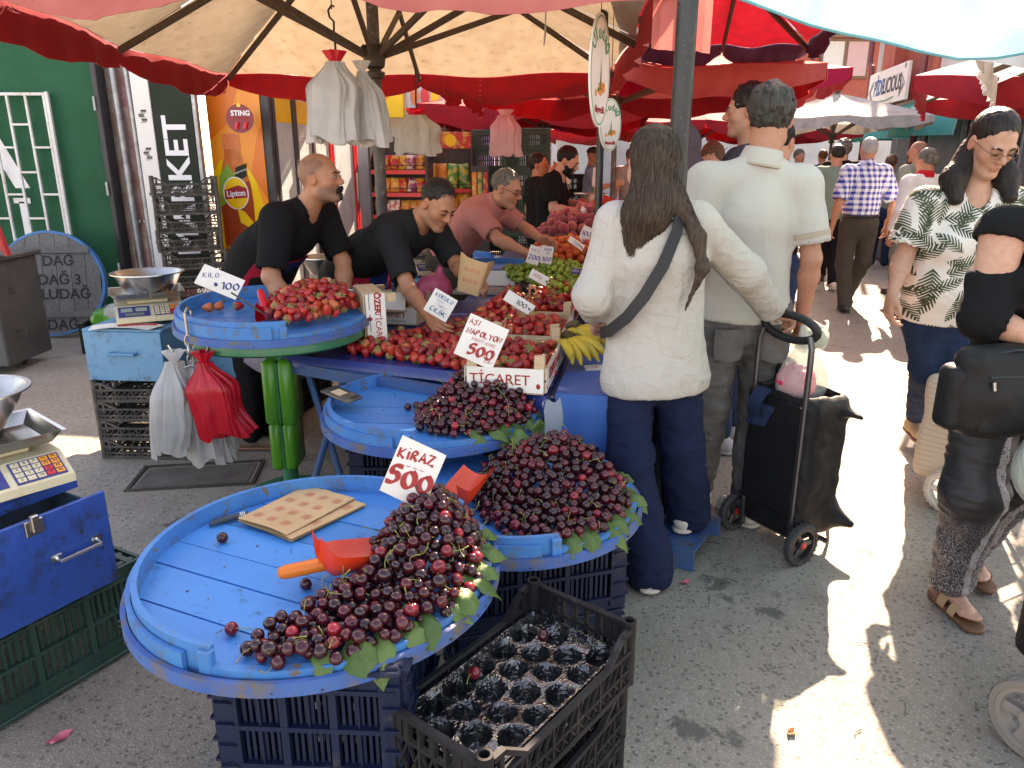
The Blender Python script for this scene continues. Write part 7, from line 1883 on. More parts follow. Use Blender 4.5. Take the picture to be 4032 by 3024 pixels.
def hand(w, d, n, side, curl=.35, spread=.010, thumb=.6, fl=1.0):
 """palm, four unequal fingers bent at two knuckles and a thumb leaving the side of the palm"""
 d = nrm(d); n = nrm(n - d * (n @ d)); t = np.cross(d, n) * side
 P = [Cone(w, w + d * .03, .024, .026, (n, 1.35), k=.015)]
 P += [Cone(w + d * .025 + t * s_ * .022, w + d * .080 + t * s_ * .030, .017, .014, (n, 1.15), k=.014) for s_ in (-1, -.33, .33, 1)]
 for i, (s_, L) in enumerate(((1, .92), (.36, 1.05), (-.30, 1.0), (-.95, .78))):
  p = w + d * .082 + t * s_ * .030; dd = nrm(d + t * s_ * spread * 8)
  a = 0
  for seg, (ln, r0, r1, bend) in enumerate(((.040, .0095, .0088, 55), (.026, .0088, .008, 75), (.021, .008, .0068, 50))):
   a += math.radians(bend) * curl * (1 + .12 * (i - 1.5))
   q = p + (dd * math.cos(a) + n * math.sin(a)) * ln * L * fl
   P.append(Cone(p, q, r0, r1, k=.004)); p = q
 b_ = w + d * .022 + t * .028 + n * .006
 p1 = b_ + nrm(d * .75 + t * .65 + n * .35 * thumb) * .040; p2 = p1 + nrm(d * .9 + t * (.35 - .5 * thumb) + n * .6 * thumb) * .030; p3 = p2 + nrm(d * .9 + t * (.1 - .6 * thumb) + n * .7 * thumb) * .022
 P += [Cone(b_, p1, .0155, .0115, k=.014), Cone(p1, p2, .0105, .0095, k=.004), Cone(p2, p3, .0095, .0075, k=.004)]
 return P
FOLD = np.array(Euler((.5, .35, .6)).to_matrix())
def person(label, x, y, yaw=0.0, H=1.75, J=None, face=None, roll=0.0, skin=(.46, .235, .15), hair=('short', 'hair_dark'), top=None, bottom=None, shoes=None, hands=None, h=.008, bulk=1.0, female=False,
  group=None, stub=0.0, brow='hair_dark', beard=None, eyes=True, tail=None, headscale=1.0, feet=None, hide_legs=False):
 root = A(x, y, 0); s = H / 1.75; c, sn = math.cos(R(yaw)), math.sin(R(yaw))
 j = {}
 for k, v in DEF.items():
  v = A(*v) * s; j[k] = A(c * v[0] - sn * v[1], sn * v[0] + c * v[1], v[2])
 for k, v in (J or {}).items(): j[k] = A(*v) - root
 t = thing("person", label, "person", (x, y, 0), 0, group)
 up = nrm(j['nek'] - j['pel']); rt = nrm(j['sR'] - j['sL']); fwd = nrm(np.cross(up, rt))
 upc = nrm(j['nek'] - j['che']); fwc = nrm(np.cross(upc, rt))
 hd = A(-sn, c, 0) if face is None else nrm(A(*face))
 hr = nrm(np.cross(hd, A(0, 0, 1))); hu = np.cross(hr, hd)
 if roll: cr_, sr_ = math.cos(R(roll)), math.sin(R(roll)); hr, hu = hr * cr_ + hu * sr_, hu * cr_ - hr * sr_
 M = np.stack([hr, hd, hu], 1); hc = j['hed']; hs = headscale
 hp = lambda a, b_, c_: hc + M @ (A(a, b_, c_) * hs)
 E_ = lambda p, r, k=.012: Ell(hp(*p), A(*r) * hs, M, k)
 C_ = lambda p, q, ra, rb=None, k=.012: Cone(hp(*p), hp(*q), ra * hs, None if rb is None else rb * hs, k=k)
 S = [E_((0, -.012, .030), (.075, .097, .090)), E_((0, .022, -.030), (.060, .068, .086), .03)]
 if h < .0105:
  for q in (-1, 1): S += [C_((q * .048, -.002, -.066), (q * .016, .066, -.098), .022, .018, .02), E_((q * .036, .052, -.024), (.027, .026, .026), .02)]
  S += [E_((0, .074, -.098), (.022, .018, .018), .02), C_((-.036, .080, .024), (.036, .080, .024), .012, None, .012), C_((0, .086, .018), (0, .110, -.022), .008, .0125, .010)]
  for q in (-1, 1): S += [E_((q * .011, .099, -.029), (.009, .010, .008), .008), E_((q * .031, .100, .006), (.016, .013, .010), .012).setop('s', .014), E_((q * .031, .0815, .006), (.0135, .0115, .0105), .004)]
  S += [E_((0, .0880, -.0575), (.025, .008, .0052), .008), E_((0, .0865, -.069), (.021, .009, .006), .007), E_((0, .0945, -.0632), (.023, .006, .0014), .004).setop('s', .003)]
 else: S += [C_((0, .086, .018), (0, .108, -.022), .010, .014, .012), E_((0, .074, -.095), (.026, .018, .02), .02)]
 for q in (-1, 1): S += [E_((q * .079, -.010, -.002), (.010, .020, .033), .008)] + ([E_((q * .089, -.004, .0), (.007, .010, .018), .006).setop('s', .006)] if h < .0105 else [])
 nb = j['nek']; nt_ = hp(0, -.020, -.055)
 nr = .052 if female else .06
 S += [Cone(nb - up * .05, nt_, nr * 1.08, nr * .95, k=.03)]
 br = (bulk - 1) * .12
 core = [Cone(j['pel'], j['wai'], .125 + br, .12 + br, (fwd, 1.35), k=.05), Cone(j['wai'], j['che'], .12 + br, .135, (fwd, 1.35), k=.05), Cone(j['che'], nb - up * .04, .13, .07, (fwc, 1.3), k=.05), Cone(j['sL'], j['sR'], .052, .052, k=.04)]
 S += core
 for q in 'RL':
  sd = 1 if q == 'R' else -1
  e, w, sh = j['e' + q], j['w' + q], j['s' + q]; mid = lerp(e, w, .3)
  arm_r = (.046, .038, .040, .0255) if not female else (.045, .037, .036, .023)
  sc_ = 1 + (bulk - 1) * .5
  S += [Cone(sh, e, arm_r[0] * sc_, arm_r[1] * sc_, k=.02), Cone(e, mid, arm_r[1] * sc_, arm_r[2] * sc_, k=.02), Cone(mid, w, arm_r[2] * sc_, arm_r[3], k=.02)]
  hs_ = (hands or {}).get(q, {})
  if hs_ is not None:
   d = nrm(A(*hs_['d'])) if 'd' in hs_ else nrm(w - e)
   n = A(*hs_['n']) if 'n' in hs_ else -rt * sd
   S += hand(w, d, n, sd, hs_.get('curl', .4), hs_.get('spread', .01), hs_.get('thumb', .6))
  if not hide_legs and (feet or not bottom or bottom.get('len', .98) < .93):
   S += [Cone(j['h' + q], j['k' + q], .065, .045, k=.03), Cone(j['k' + q], j['a' + q], .046, .030, k=.02)]
   if feet:
    td = nrm(A(*feet[q])); a_ = j['a' + q]
    S += [Cone(a_ - A(0, 0, .03), a_ + td * .10 - A(0, 0, .052), .034, .022, k=.02)]
    sd2 = np.cross(td, A(0, 0, 1)) * sd
    for i, (o_, L) in enumerate(((-.024, .135), (-.009, .14), (.004, .132), (.016, .122), (.027, .108))):
     S += [Cone(a_ + td * .09 + sd2 * o_ - A(0, 0, .055), a_ + td * L + sd2 * o_ - A(0, 0, .062), .011 if i == 0 else .0085, k=.006)]
 if top and 'bare' in top: S += [Cone(j['sR'] + A(0, 0, .004), lerp(j['sR'], j['eR'], .62), .060, .055, k=.02)]
 base = A(*skin)
 def colf(V):
  p = (V - hc) @ M / hs; col = np.tile(base, (len(V), 1))
  gs = lambda cx, cy, cz, rx, ry, rz: np.exp(-(((p[:, 0] - cx) / rx) ** 2 + ((p[:, 1] - cy) / ry) ** 2 + ((p[:, 2] - cz) / rz) ** 2))
  def mixc(w, cc):
   col[:] = col * (1 - w[:, None]) + A(*cc) * w[:, None]
  red = base * A(1.05, .72, .68)
  for q in (-1, 1): mixc(.5 * gs(q * .040, .065, -.022, .03, .03, .022), red); mixc(.6 * gs(q * .083, -.008, 0, .012, .03, .04), red); mixc(.6 * gs(q * .031, .088, .004, .022, .02, .014), base * A(.55, .45, .42))
  mixc(.5 * gs(0, .108, -.02, .018, .02, .02), red)
  mixc(.75 * np.clip(gs(0, .092, -.0635, .026, .02, .011) * 1.3, 0, 1), base * A(.82, .50, .48))
  if stub:
   wj = np.clip((-.028 - p[:, 2]) / .03, 0, 1) * np.clip((p[:, 1] + .01) / .03, 0, 1) * np.clip((.09 + .05 + p[:, 2]) / .02, 0, 1) * (np.abs(p[:, 0]) < .09)
   n_ = .75 + .25 * vnoise(p * 260, 3); mixc(np.clip(wj * stub * n_, 0, 1) * (1 - .8 * np.clip(gs(0, .092, -.0635, .022, .03, .010) * 1.5, 0, 1)), (.09, .075, .065))
  if hair and hair[0] == 'buzz':
   wb = np.clip((p[:, 2] - (.01 + .95 * p[:, 1] + .02 * vnoise(p * 40, 5))) / .03, 0, 1) * np.clip((.035 - p[:, 1]) / .03 + (np.abs(p[:, 0]) > .05) * 1.0, 0, 1) * (p[:, 2] < .2) * (p[:, 2] > -.09)
   top_ = np.clip((p[:, 2] - .085) / .02, 0, 1)
   mixc(np.clip(wb * (.85 - .5 * top_) * (.7 + .3 * vnoise(p * 300, 8)), 0, 1), (.075, .062, .05))
  if hair and hair[0] in ('crop', 'short', 'thick', 'curly', 'tied', 'bob', 'long'):
   hc_ = {'hair_grey': (.25, .23, .2), 'hair_salt': (.11, .10, .09), 'hair_auburn': (.10, .05, .03)}.get(hair[1], (.03, .024, .02))
   wz = np.clip((p[:, 2] + .35 * np.minimum(0, .05 - np.abs(p[:, 0])) * 0 - (.078 + .010 * vnoise(p * 55, 6)) + np.maximum(0, .055 - p[:, 1]) * .75) / .014, 0, 1) * (p[:, 2] > -.03)
   mixc(wz * .85, hc_)
  return np.clip(col, 0, 1)
 Vv, Ff = sdf_mesh(S, h)
 me = np_mesh("body", Vv, Ff, [MATS["skin"]], attr={'col': colf(Vv)})
 obj("body", me, t)
 if eyes and h < .0105:
  for q in (-1, 1):
   mb = MB(); mb.tube([hp(q * .015, .0955, .021), hp(q * .032, .0925, .0275), hp(q * .050, .080, .021)], [.0034 * hs, .0042 * hs, .0022 * hs], 6); mb.build("eyebrow", MATS[brow], t, smooth=True)
   zz = .001 if eyes == 'down' else .0075
   mb = MB(); mb.tube([hp(q * .019, .0900, zz + .001), hp(q * .031, .0958, zz - (.003 if eyes == 'down' else -.001)), hp(q * .045, .0870, zz)], [.0014, .0030, .0018], 5); mb.build("lashes", MATS['hair_black'], t)
   if eyes != 'down':
    mb = MB(); mb.M = Matrix(np.vstack([np.hstack([M, hp(q * .031, .0868, .0035)[:, None]]), [0, 0, 0, 1]]).tolist()); mb.ell((0, 0, 0), (.011, .0102, .0042), 12, 8); mb.ell((0, .0076, 0), (.0046, .0034, .0043), 10, 6, mi=1); mb.build("eye", [MATS["eye_white"], MATS["eye_dark"]], t, smooth=True)
 if hair:
  kind, hm = hair[0], hair[1]; hh = min(h, .008)
  disp = lambda P: .0035 * vnoise(P * A(150, 150, 60), 2) + .003 * vnoise(P * 45, 4)
  capo = {'short': .010, 'crop': .006, 'thick': .018, 'curly': .022, 'long': .008, 'tied': .008, 'bob': .012}.get(kind, 0)
  if kind != 'buzz':
   fr_ = {'crop': .068, 'short': .072, 'thick': .076, 'curly': .076, 'tied': .076}.get(kind, .074)
   HG = [E_((0, -.024, .040), (.0745 + capo * .8, .094 + capo * .5, .086 + capo)), E_((0, -.024 + fr_ - .060, .072), (.058 + capo * .4, .054, .047 + capo * .75), .03)]
   b_ = A(0, -.075, -.070); dv = nrm(A(0, .098, .050) - b_); nv = A(0, dv[2], -dv[1])
   HG += [Plane(hp(*b_), M @ nv, 'i', .012)]
   if kind in ('crop', 'short', 'thick', 'curly'): HG += [E_((q * .085, .008, -.030), (.022, .032, .050)).setop('s', .008) for q in (-1, 1)]
   if kind == 'tied': disp = lambda P: .0025 * vnoise(P * A(120, 120, 50), 2)
   if kind in ('curly',): disp = lambda P: .014 * vnoise(P * 60, 2) + .008 * vnoise(P * 130, 5)
   if kind == 'thick': disp = lambda P: .008 * vnoise(P * A(70, 70, 30), 2) + .006 * vnoise(P * 90, 4)
   G_ = [Group(HG, .01)]
   if tail:
    for tl in tail: G_.append(Cone(A(*tl[0]) - root, A(*tl[1]) - root, tl[2], tl[3], None if len(tl) < 5 else tl[4], k=.035))
   if kind == 'tied': G_.append(E_((0, -.115, .0), (.035, .04, .05), .02))
   sdf_obj("hair", G_, hh if kind != 'long' else .008, [MATS[hm]], t, disp)
 if beard:
  B = [Group([E_((0, .024, -.034), (.068, .077, .094)), C_((-.045, .02, -.085), (0, .082, -.105), .024), C_((.045, .02, -.085), (0, .082, -.105), .024), Plane(hp(0, .0, -.028), M @ nrm(A(0, -.55, 1.0)), 'i', .008), Plane(hp(0, -.006, 0), M @ A(0, -1, 0), 'i', .01), E_((0, .10, -.062), (.026, .03, .010)).setop('s', .006), E_((0, .11, -.02), (.03, .05, .028)).setop('s', .01)])]
  sdf_obj("beard", B, h, [MATS[beard]], t, lambda P: .003 * vnoise(P * 150, 2))
 if top:
  lo = top.get('loose', .012); m_ = MATS[top['m']]; th = top.get('h', h); wr = top.get('wr', .006)
  R1 = [Cone(j['pel'] - up * top.get('drop', .04), j['wai'], .148 + br + lo + top.get('flare', 0), .140 + br + lo, (fwd, 1.33), k=.06), Cone(j['wai'], j['che'], .140 + br + lo, .152 + lo, (fwd, 1.33), k=.06),
   Cone(j['che'], nb - up * .035, .146 + lo, .080, (fwc, 1.25), k=.06), Cone(j['sL'], j['sR'], .060 + lo * .5, None, k=.04), Cone(j['sL'] - upc * .02, nb + up * .0, .055 + lo * .4, .052, k=.03), Cone(j['sR'] - upc * .02, nb, .055 + lo * .4, .052, k=.03)]
  if female: R1 += [Ell(lerp(j['wai'], j['che'], .85) + fwd * .10 + rt * q * .075, (.075, .06, .07), np.stack([rt, fwd, up], 1), k=.05) for q in (-1, 1)]
  if bulk > 1.1: R1 += [Ell(lerp(j['pel'], j['wai'], .6) + fwd * .05, A(.15, .11, .14) * bulk, np.stack([rt, fwd, up], 1), k=.06)]
  R1 += [Cone(nb - up * top.get('neck_drop', .02) + fwc * .012, nb + nrm(nt_ - nb) * .2 + fwc * top.get('neck_fwd', .03), top.get('neck', .068)).setop('s', .012)]
  if 'vee' in top: R1 += [Cone(nb + fwc * .09, nb + fwc * .16 - upc * top['vee'], .05, .012).setop('s', .01)]
  if 'hem' in top: R1 += [Plane(j['pel'] - up * top['hem'], -up if top.get('hem_n') is None else A(*top['hem_n']), 'i', .006)]
  PR = [Group(R1, .02)]
  for q in 'RL':
   e, w, sh = j['e' + q], j['w' + q], j['s' + q]
   sl = top.get('sleeve' + q, top.get('sleeve', .62)); sc_ = 1 + (bulk - 1) * .5; ru = (.060 + lo * .7) * sc_; re_ = top.get('cuff', .056) * sc_ + lo * .6
   if sl <= 0: continue
   if sl <= 1:
    p = lerp(sh, e, sl); d = nrm(e - sh)
    Q = [Cone(sh, p + d * .05, ru, re_, k=.03), Cone(p + d * .10, p + d * .3, .10).setop('s', .004), Cone(p - d * .012, p + d * .2, re_ - .017).setop('s', .004)]
   else:
    p = lerp(e, w, sl - 1); d = nrm(w - e); rc = top.get('wrist', .040) + lo * .5
    Q = [Cone(sh, e, ru, re_, k=.03), Cone(e, p + d * .03, re_, rc, k=.03), Cone(p + d * .085, p + d * .3, .085).setop('s', .004), Cone(p - d * .012, p + d * .2, rc - .015).setop('s', .004)]
    if top.get('roll'): Q.append(Cone(p - d * .055, p - d * .01, rc + .012, rc + .013, k=.006)); Q.append(Cone(p - d * .02, p + d * .2, rc - .006).setop('s', .004))
   PR.append(Group(Q, .035).setop('u', .035))
  if 'bare' in top: PR.append(Ell(lerp(j['sR'], j['eR'], .26) + A(-.05, -.04, .006), (.115, .13, .058), k=.006).setop('s', .006))
  aw = A(*top.get('wdir', (9, 9, 16)))
  def fold(P):
   Q = P @ FOLD; a = vnoise(Q * aw, 1) + .45 * vnoise(P * 7, 9); b = 1 - 2 * np.abs(vnoise(Q * aw * 2.1 + 3, 2)); c_ = 1 - 2 * np.abs(vnoise(P[:, [1, 2, 0]] * aw * 3.3, 3))
   return np.maximum(wr * (.55 * a + .6 * b * np.abs(a) + top.get('fine', .25) * c_), -.4 * wr) + .002
  sdf_obj(top.get('name', 'shirt'), PR, th, [m_], t, None, vdisp=fold)
  if 'collar' in top:
   ax = nrm(nt_ - nb); q1 = Vector(ax).to_track_quat('Z', 'Y').to_matrix().to_4x4(); Mx = Matrix.Translation(Vector(nb + fwc * .012 - up * .006)) @ q1
   mb = MB(); mb.lathe([(.068, .060), (.072, .062), (.083, .028), (.092, -.004), (.087, -.006), (.076, .018), (.067, .054)], 28, M=Mx); mb.build("collar", MATS[top['collar']], t, smooth=True)
 if bottom and not hide_legs:
  lo = bottom.get('loose', .01); kn = bottom.get('knee', .062); ank = bottom.get('ankle', .052); g = bulk * .5 + .5
  PB = [Ell(j['pel'] - up * .06, A(.165, .125, .15) * g + lo, np.stack([rt, fwd, up], 1), k=.04)]
  if 'waist' in bottom: PB = [Group(PB + [Plane(j['pel'] + up * bottom['waist'], up, 'i', .006)])]
  for q in 'RL':
   a_ = j['a' + q]; end = lerp(j['k' + q], a_, bottom.get('len', .98))
   PB += [Cone(j['h' + q] - up * .02, j['k' + q], (.088 + lo) * g, (kn + lo) * g, k=.03), Cone(j['k' + q], end, (kn + lo) * g, ank + lo, k=.03)]
  wr2 = bottom.get('wr', .005)
  disp = lambda P: wr2 * (vnoise(P * A(12, 12, 14), 6) + .7 * (1 - 2 * np.abs(vnoise(P * A(16, 16, 34), 7))))
  sdf_obj("trousers", PB, bottom.get('h', max(h, .008)), [MATS[bottom['m']]], t, None, vdisp=disp)
  if bottom.get('belt'):
   ring = [j['pel'] + up * bottom['belt'] + rt * .165 * g * math.cos(a * .2618) * 1.02 + fwd * .127 * g * math.sin(a * .2618) * 1.02 for a in range(24)]
   mb = MB(); mb.tube(ring, .014, 6, closed=True); mb.build("belt", MATS["leather_black"], t, smooth=True)
 if shoes and not hide_legs:
  for q in 'RL':
   sp_ = shoes if isinstance(shoes, dict) else {}
   um, so = sp_.get('m', 'shoe_dark'), sp_.get('sole', 'shoe_dark')
   td = nrm(A(*sp_['dir' + q])) if 'dir' + q in sp_ else A(-sn, c, 0)
   a_ = j['a' + q]; gz = a_[2] - .085 * s; B_ = np.stack([nrm(np.cross(td, A(0, 0, 1))), td, A(0, 0, 1)], 1)
   o0 = a_ * A(1, 1, 0) + A(0, 0, gz)
   U = [Group([Cone(o0 + td * -.045 + A(0, 0, .05), o0 + td * .13 + A(0, 0, .036), .042, .036, k=.03), Cone(o0 + A(0, 0, .05), o0 + A(0, 0, sp_.get('top', .10)), .045, .042, k=.03), Plane(o0 + A(0, 0, .02), A(0, 0, -1), 'i', .004)])]
   so_ = [Group([Cone(o0 + td * -.045 + A(0, 0, .018), o0 + td * .13 + A(0, 0, .018), .046, .042), Plane(o0 + A(0, 0, .004), A(0, 0, -1), 'i', .003), Plane(o0 + A(0, 0, .024), A(0, 0, 1), 'i', .003)])]
   so2 = sdf_obj("shoe", U, max(.007, h), [MATS[um]], t); sdf_obj("sole", so_, max(.007, h), [MATS[so]], so2)
 return t, dict(hair=G_ if hair and hair[0] != 'buzz' else None, j=j, hp=hp, M=M, up=up, rt=rt, fwd=fwd, root=root, hu=hu, nb=nb)
def part(name, prims, m, t, h=.007, disp=None): return sdf_obj(name, prims, h, [MATS[m]], t, disp)
def glasses(t, I, frame="ink_black"):
 hp = I['hp']
 for q in (-1, 1):
  mb = MB(); mb.tube([hp(q * (.031 + .023 * math.cos(a * .449)), .1035 - .004 * abs(math.cos(a * .449)), .002 + .014 * math.sin(a * .449)) for a in range(14)], .0014, 5, closed=True); mb.tube([hp(q * .054, .099, .006), hp(q * .074, .06, .010), hp(q * .084, -.01, .014)], .0018, 5); mb.build("glasses_rim", MATS[frame], t)
 mb = MB(); mb.tube([hp(-.009, .105, .004), hp(0, .109, .006), hp(.009, .105, .004)], .0014, 5); mb.build("glasses_bridge", MATS[frame], t)
TAN, FAIR, RUDDY = (.47, .215, .12), (.56, .31, .215), (.51, .24, .155)
# ---- first vendor: black T-shirt, profile to the right
t, I = person("man with a moustache in a black T-shirt leaning behind the raised strawberry tray", -1.40, 4.0, -90, 1.76,
 dict(pel=(-1.36, 4.0, .95), wai=(-1.27, 3.96, 1.08), che=(-1.10, 3.88, 1.215), nek=(-.985, 3.83, 1.335), hed=(-.905, 3.80, 1.472), sR=(-1.09, 3.66, 1.285), sL=(-.97, 4.05, 1.285), eR=(-1.12, 3.57, 1.02), wR=(-1.0, 3.54, .80), eL=(-.86, 3.98, 1.04), wL=(-.83, 3.86, .82)),
 face=(.985, -.12, .05), skin=TAN, hair=('buzz', None), stub=.85, h=.006, bulk=1.2, top=dict(m='tee_black', sleeve=.78, loose=.016, h=.008, wr=.005, neck=.07), bottom=dict(m='trouser_black', h=.012), shoes=dict(m='boot_brown', sole='sole_brown'), hands=dict(R=dict(curl=.3), L=dict(curl=.3)))
t.location.x -= .045; hp = I['hp']; root = I['root']
part("moustache", [Cone(hp(-.022, .094, -.060), hp(0, .103, -.050), .005, .007), Cone(hp(.022, .094, -.060), hp(0, .103, -.050), .005, .007), Cone(hp(.024, .092, -.062), hp(.026, .086, -.078), .0045, .003), Cone(hp(-.024, .092, -.062), hp(-.026, .086, -.078), .0045, .003), Cone(hp(0, .099, -.083), hp(0, .095, -.10), .009, .011)], 'hair_black', t, .004)
def apron(t, I, w=.20, z0=.15, z1=-.42):
 j, up, rt = I['j'], I['up'], I['rt']; fw = nrm(np.cross(A(0, 0, 1), rt) ) * 1.0; rt = nrm(rt * A(1, 1, 0))
 for nm, m_, off, ww, a, b_ in (("apron", "apron_blue", .0, w, z0, z1), ("apron_trim", "apron_trim", .002, w + .012, z0 + .012, z1 - .012)):
  mb = MB(); base = j['pel']
  mb.grid(lambda u, v: tuple(base + rt * math.sin((u - .5) * 2.6) * ww + fw * (math.cos((u - .5) * 2.6) * .175 + .025 - off + .008 * math.sin(11 * u + 3 * v)) + (up if v < .26 else A(0, 0, 1)) * (a + (b_ - a) * v)), 24, 10)
  mb.build(nm, MATS[m_], t, smooth=True)
apron(t, I)
# ---- second vendor: bending, kraft bag in his left hand
t, I = person("man in a charcoal T-shirt bending over the oilcloth with a kraft bag in one hand", -.92, 4.42, -110, 1.74,
 dict(pel=(-.93, 4.40, .95), wai=(-.83, 4.27, 1.045), che=(-.615, 4.08, 1.165), nek=(-.49, 4.0, 1.255), hed=(-.385, 3.93, 1.338), sR=(-.625, 3.87, 1.18), sL=(-.42, 4.20, 1.17), eR=(-.52, 3.70, .935), wR=(-.395, 3.47, .845), eL=(-.30, 4.10, 1.0), wL=(-.235, 3.93, .955)),
 face=(.60, -.55, -.52), roll=4, skin=TAN, hair=('crop', 'hair_dark'), stub=.45, eyes='down', h=.006, bulk=1.04, top=dict(m='tee_charcoal', sleeve=.72, loose=.014, h=.008, wr=.005, neck=.07), bottom=dict(m='trouser_brown', h=.012), shoes=dict(m='boot_brown', sole='sole_brown'), hands=dict(R=dict(curl=.45, d=(.5, -.8, -.4)), L=dict(curl=.75, d=(.75, -.35, -.25), n=(.3, .3, -.8))))
apron(t, I)
j = I['j']; fw, up, rt = I['fwd'], I['up'], I['rt']
ch = j['che'] + fw * .1275 + up * .0
Mx = Matrix(np.vstack([np.hstack([np.stack([-rt, up, fw], 1), ch[:, None]]), [0, 0, 0, 1]]).tolist())
text("shirt_lettering", "minpei", .085, MATS["ink_white"], t, Mx @ rotz(R(0)) @ T(.02, -.05, .018), bold=.001, extrude=.003)
pb = thing("kraft_bag", "open brown kraft bag held up by the bending vendor", "paper bag", (-.235, 3.88, .885))
mb = MB()
def kb(u, v):
 a = 2 * math.pi * u; wv = .060 + .028 * v; dv = .012 + .035 * v
 cx = math.copysign(abs(math.cos(a)) ** .5, math.cos(a)); sy = math.copysign(abs(math.sin(a)) ** .7, math.sin(a))
 return (wv * cx + .006 * math.sin(5 * a) * v, dv * sy, .19 * v + .012 * math.sin(2 * a + 1) * v)
mb.grid(kb, 40, 8); mb.build("bag_sheet", MATS["kraft"], pb, smooth=True, sharp=60)
mb = MB()
for i in range(3):
 for k in range(2):
  cx, cz = -.03 + .03 * i, .06 + .055 * k
  mb.box((cx, -(.012 + .035 * cz / .19) - .0035, cz), (.016, .001, .003)); mb.box((cx, -(.012 + .035 * cz / .19) - .0035, cz + .014), (.016, .001, .003)); mb.box((cx - .008, -(.012 + .035 * cz / .19) - .0035, cz + .007), (.003, .001, .014)); mb.box((cx + .008, -(.012 + .035 * cz / .19) - .0035, cz + .007), (.003, .001, .014))
tag(mb.build("stamp_print", MATS["kraft_ink"], pb), kind="stuff"); pb.rotation_euler = (R(-12), R(14), R(-14))
V, F = sdf_mesh([Ell((0, 0, .08), (.10, .08, .085)), Cone((.02, 0, .13), (.04, 0, .20), .03, .012, k=.04)], .010, lambda P: .008 * vnoise(P * 30, 1))
o = obj("pink_bag", np_mesh("pink_bag", V, F, [MATS["bag_pink"]])); o.location = (-.44, 4.12, .79); tag(o, "bright pink tied carrier bag standing on the oilcloth behind the bending vendor's arm", "bag")
# ---- third vendor: pink polo
t, I = person("grey haired man in a pink polo and glasses reaching over the apricots", -.40, 5.35, -100, 1.74,
 dict(pel=(-.42, 5.36, .95), wai=(-.36, 5.32, 1.06), che=(-.225, 5.24, 1.195), nek=(-.125, 5.18, 1.285), hed=(-.035, 5.12, 1.375), sR=(-.225, 5.06, 1.205), sL=(-.07, 5.40, 1.21), eR=(-.085, 4.93, 1.06), wR=(.085, 4.90, .985), eL=(.09, 5.36, 1.10), wL=(.20, 5.20, 1.04)),
 face=(.86, -.40, -.32), skin=RUDDY, hair=('crop', 'hair_salt'), stub=.25, eyes='down', h=.007, bulk=1.08, top=dict(m='polo_pink', sleeve=.66, loose=.016, h=.009, wr=.006, collar='polo_pink'), bottom=dict(m='trouser_brown', h=.014), hands=dict(R=dict(curl=.5, d=(.9, .1, -.3), n=(0, -.2, -1)), L=dict(curl=.35, d=(.75, -.35, -.3), n=(-.4, -.6, -.4), spread=.03)))
glasses(t, I)
V, F = sdf_mesh([Ell((0, 0, .0), (.06, .05, .035)), Cone((-.02, 0, .02), (.05, .02, .05), .02, .008, k=.03)], .008, lambda P: .008 * vnoise(P * 40, 1))
o = obj("produce_bag", np_mesh("produce_bag", V, F, [MATS["bag_pale_pink"]])); o.location = (.17, 4.95, .965); tag(o, "thin pinkish bag of apricots between the pink shirted vendor's hands", "bag")
# ---- fourth vendor, bearded
t, I = person("bearded man in a black T-shirt filling a red net bag behind the peaches", .36, 7.05, -95, 1.80,
 dict(hed=(.505, 6.97, 1.555), nek=(.42, 7.0, 1.44), che=(.36, 7.02, 1.26), sR=(.345, 6.85, 1.385), sL=(.42, 7.2, 1.385), eR=(.37, 6.76, 1.15), wR=(.60, 6.72, 1.13), eL=(.52, 7.25, 1.16), wL=(.68, 7.0, 1.18)),
 face=(.80, -.35, -.40), skin=FAIR, hair=('short', 'hair_black'), beard='hair_black', eyes='down', brow='hair_black', h=.009, bulk=1.12, top=dict(m='tee_black', sleeve=.7, loose=.014, h=.011), bottom=dict(m='denim_grey', h=.014), hands=dict(R=dict(curl=.6), L=dict(curl=.6)))
V, F = sdf_mesh([Ell((0, 0, 0), (.06, .05, .10)), Cone((0, 0, .08), (0, 0, .13), .03, .012, k=.03)], .012)
o = obj("net_bag", np_mesh("net_bag", V, F, [MATS["bag_pink"]])); o.location = (.70, 6.85, 1.07); tag(o, "reddish pink net bag in the bearded vendor's hands", "bag")
V, F = sdf_mesh([Ell((0, 0, 0), (.14, .08, .07))], .014, lambda P: .02 * vnoise(P * 18, 2)); mat("bag_blue", (.05, .22, .55), .3, (.1, .3, .6), 12, thin=.3)
o = obj("blue_bag", np_mesh("blue_bag", V, F, [MATS["bag_blue"]])); o.location = (.42, 6.55, .96); tag(o, "crumpled blue plastic bag beside the peaches", "bag")
# ---- far vendor in a cap
t, I = person("man in a cap and blue grey T-shirt at the far stall", 1.15, 11.0, -100, 1.74, dict(wR=(1.45, 10.8, 1.25), eR=(1.20, 10.8, 1.2)), face=(.6, -.8, 0), skin=RUDDY, hair=None, h=.011, bulk=1.15, top=dict(m='tee_bluegrey', h=.014), bottom=dict(m='denim_navy', h=.016))
hp = I['hp']; part("cap", [Group([Ell(hp(0, -.01, .06), (.088, .108, .075), I['M']), Plane(hp(0, 0, .05), -I['hu'], 'i', .004)]), Cone(hp(0, .07, .055), hp(0, .15, .045), .06, .05, (I['hu'], 7.0))], 'trouser_brown', t, .010)
person("dark haired person in black drinking beside the green crates", .28, 8.1, -70, 1.62, dict(wR=(.42, 7.95, 1.42), eR=(.33, 7.9, 1.2)), face=(.9, -.3, .1), skin=TAN, hair=('short', 'hair_dark'), h=.012, top=dict(m='tee_black', h=.014), bottom=dict(m='trouser_black', h=.016))
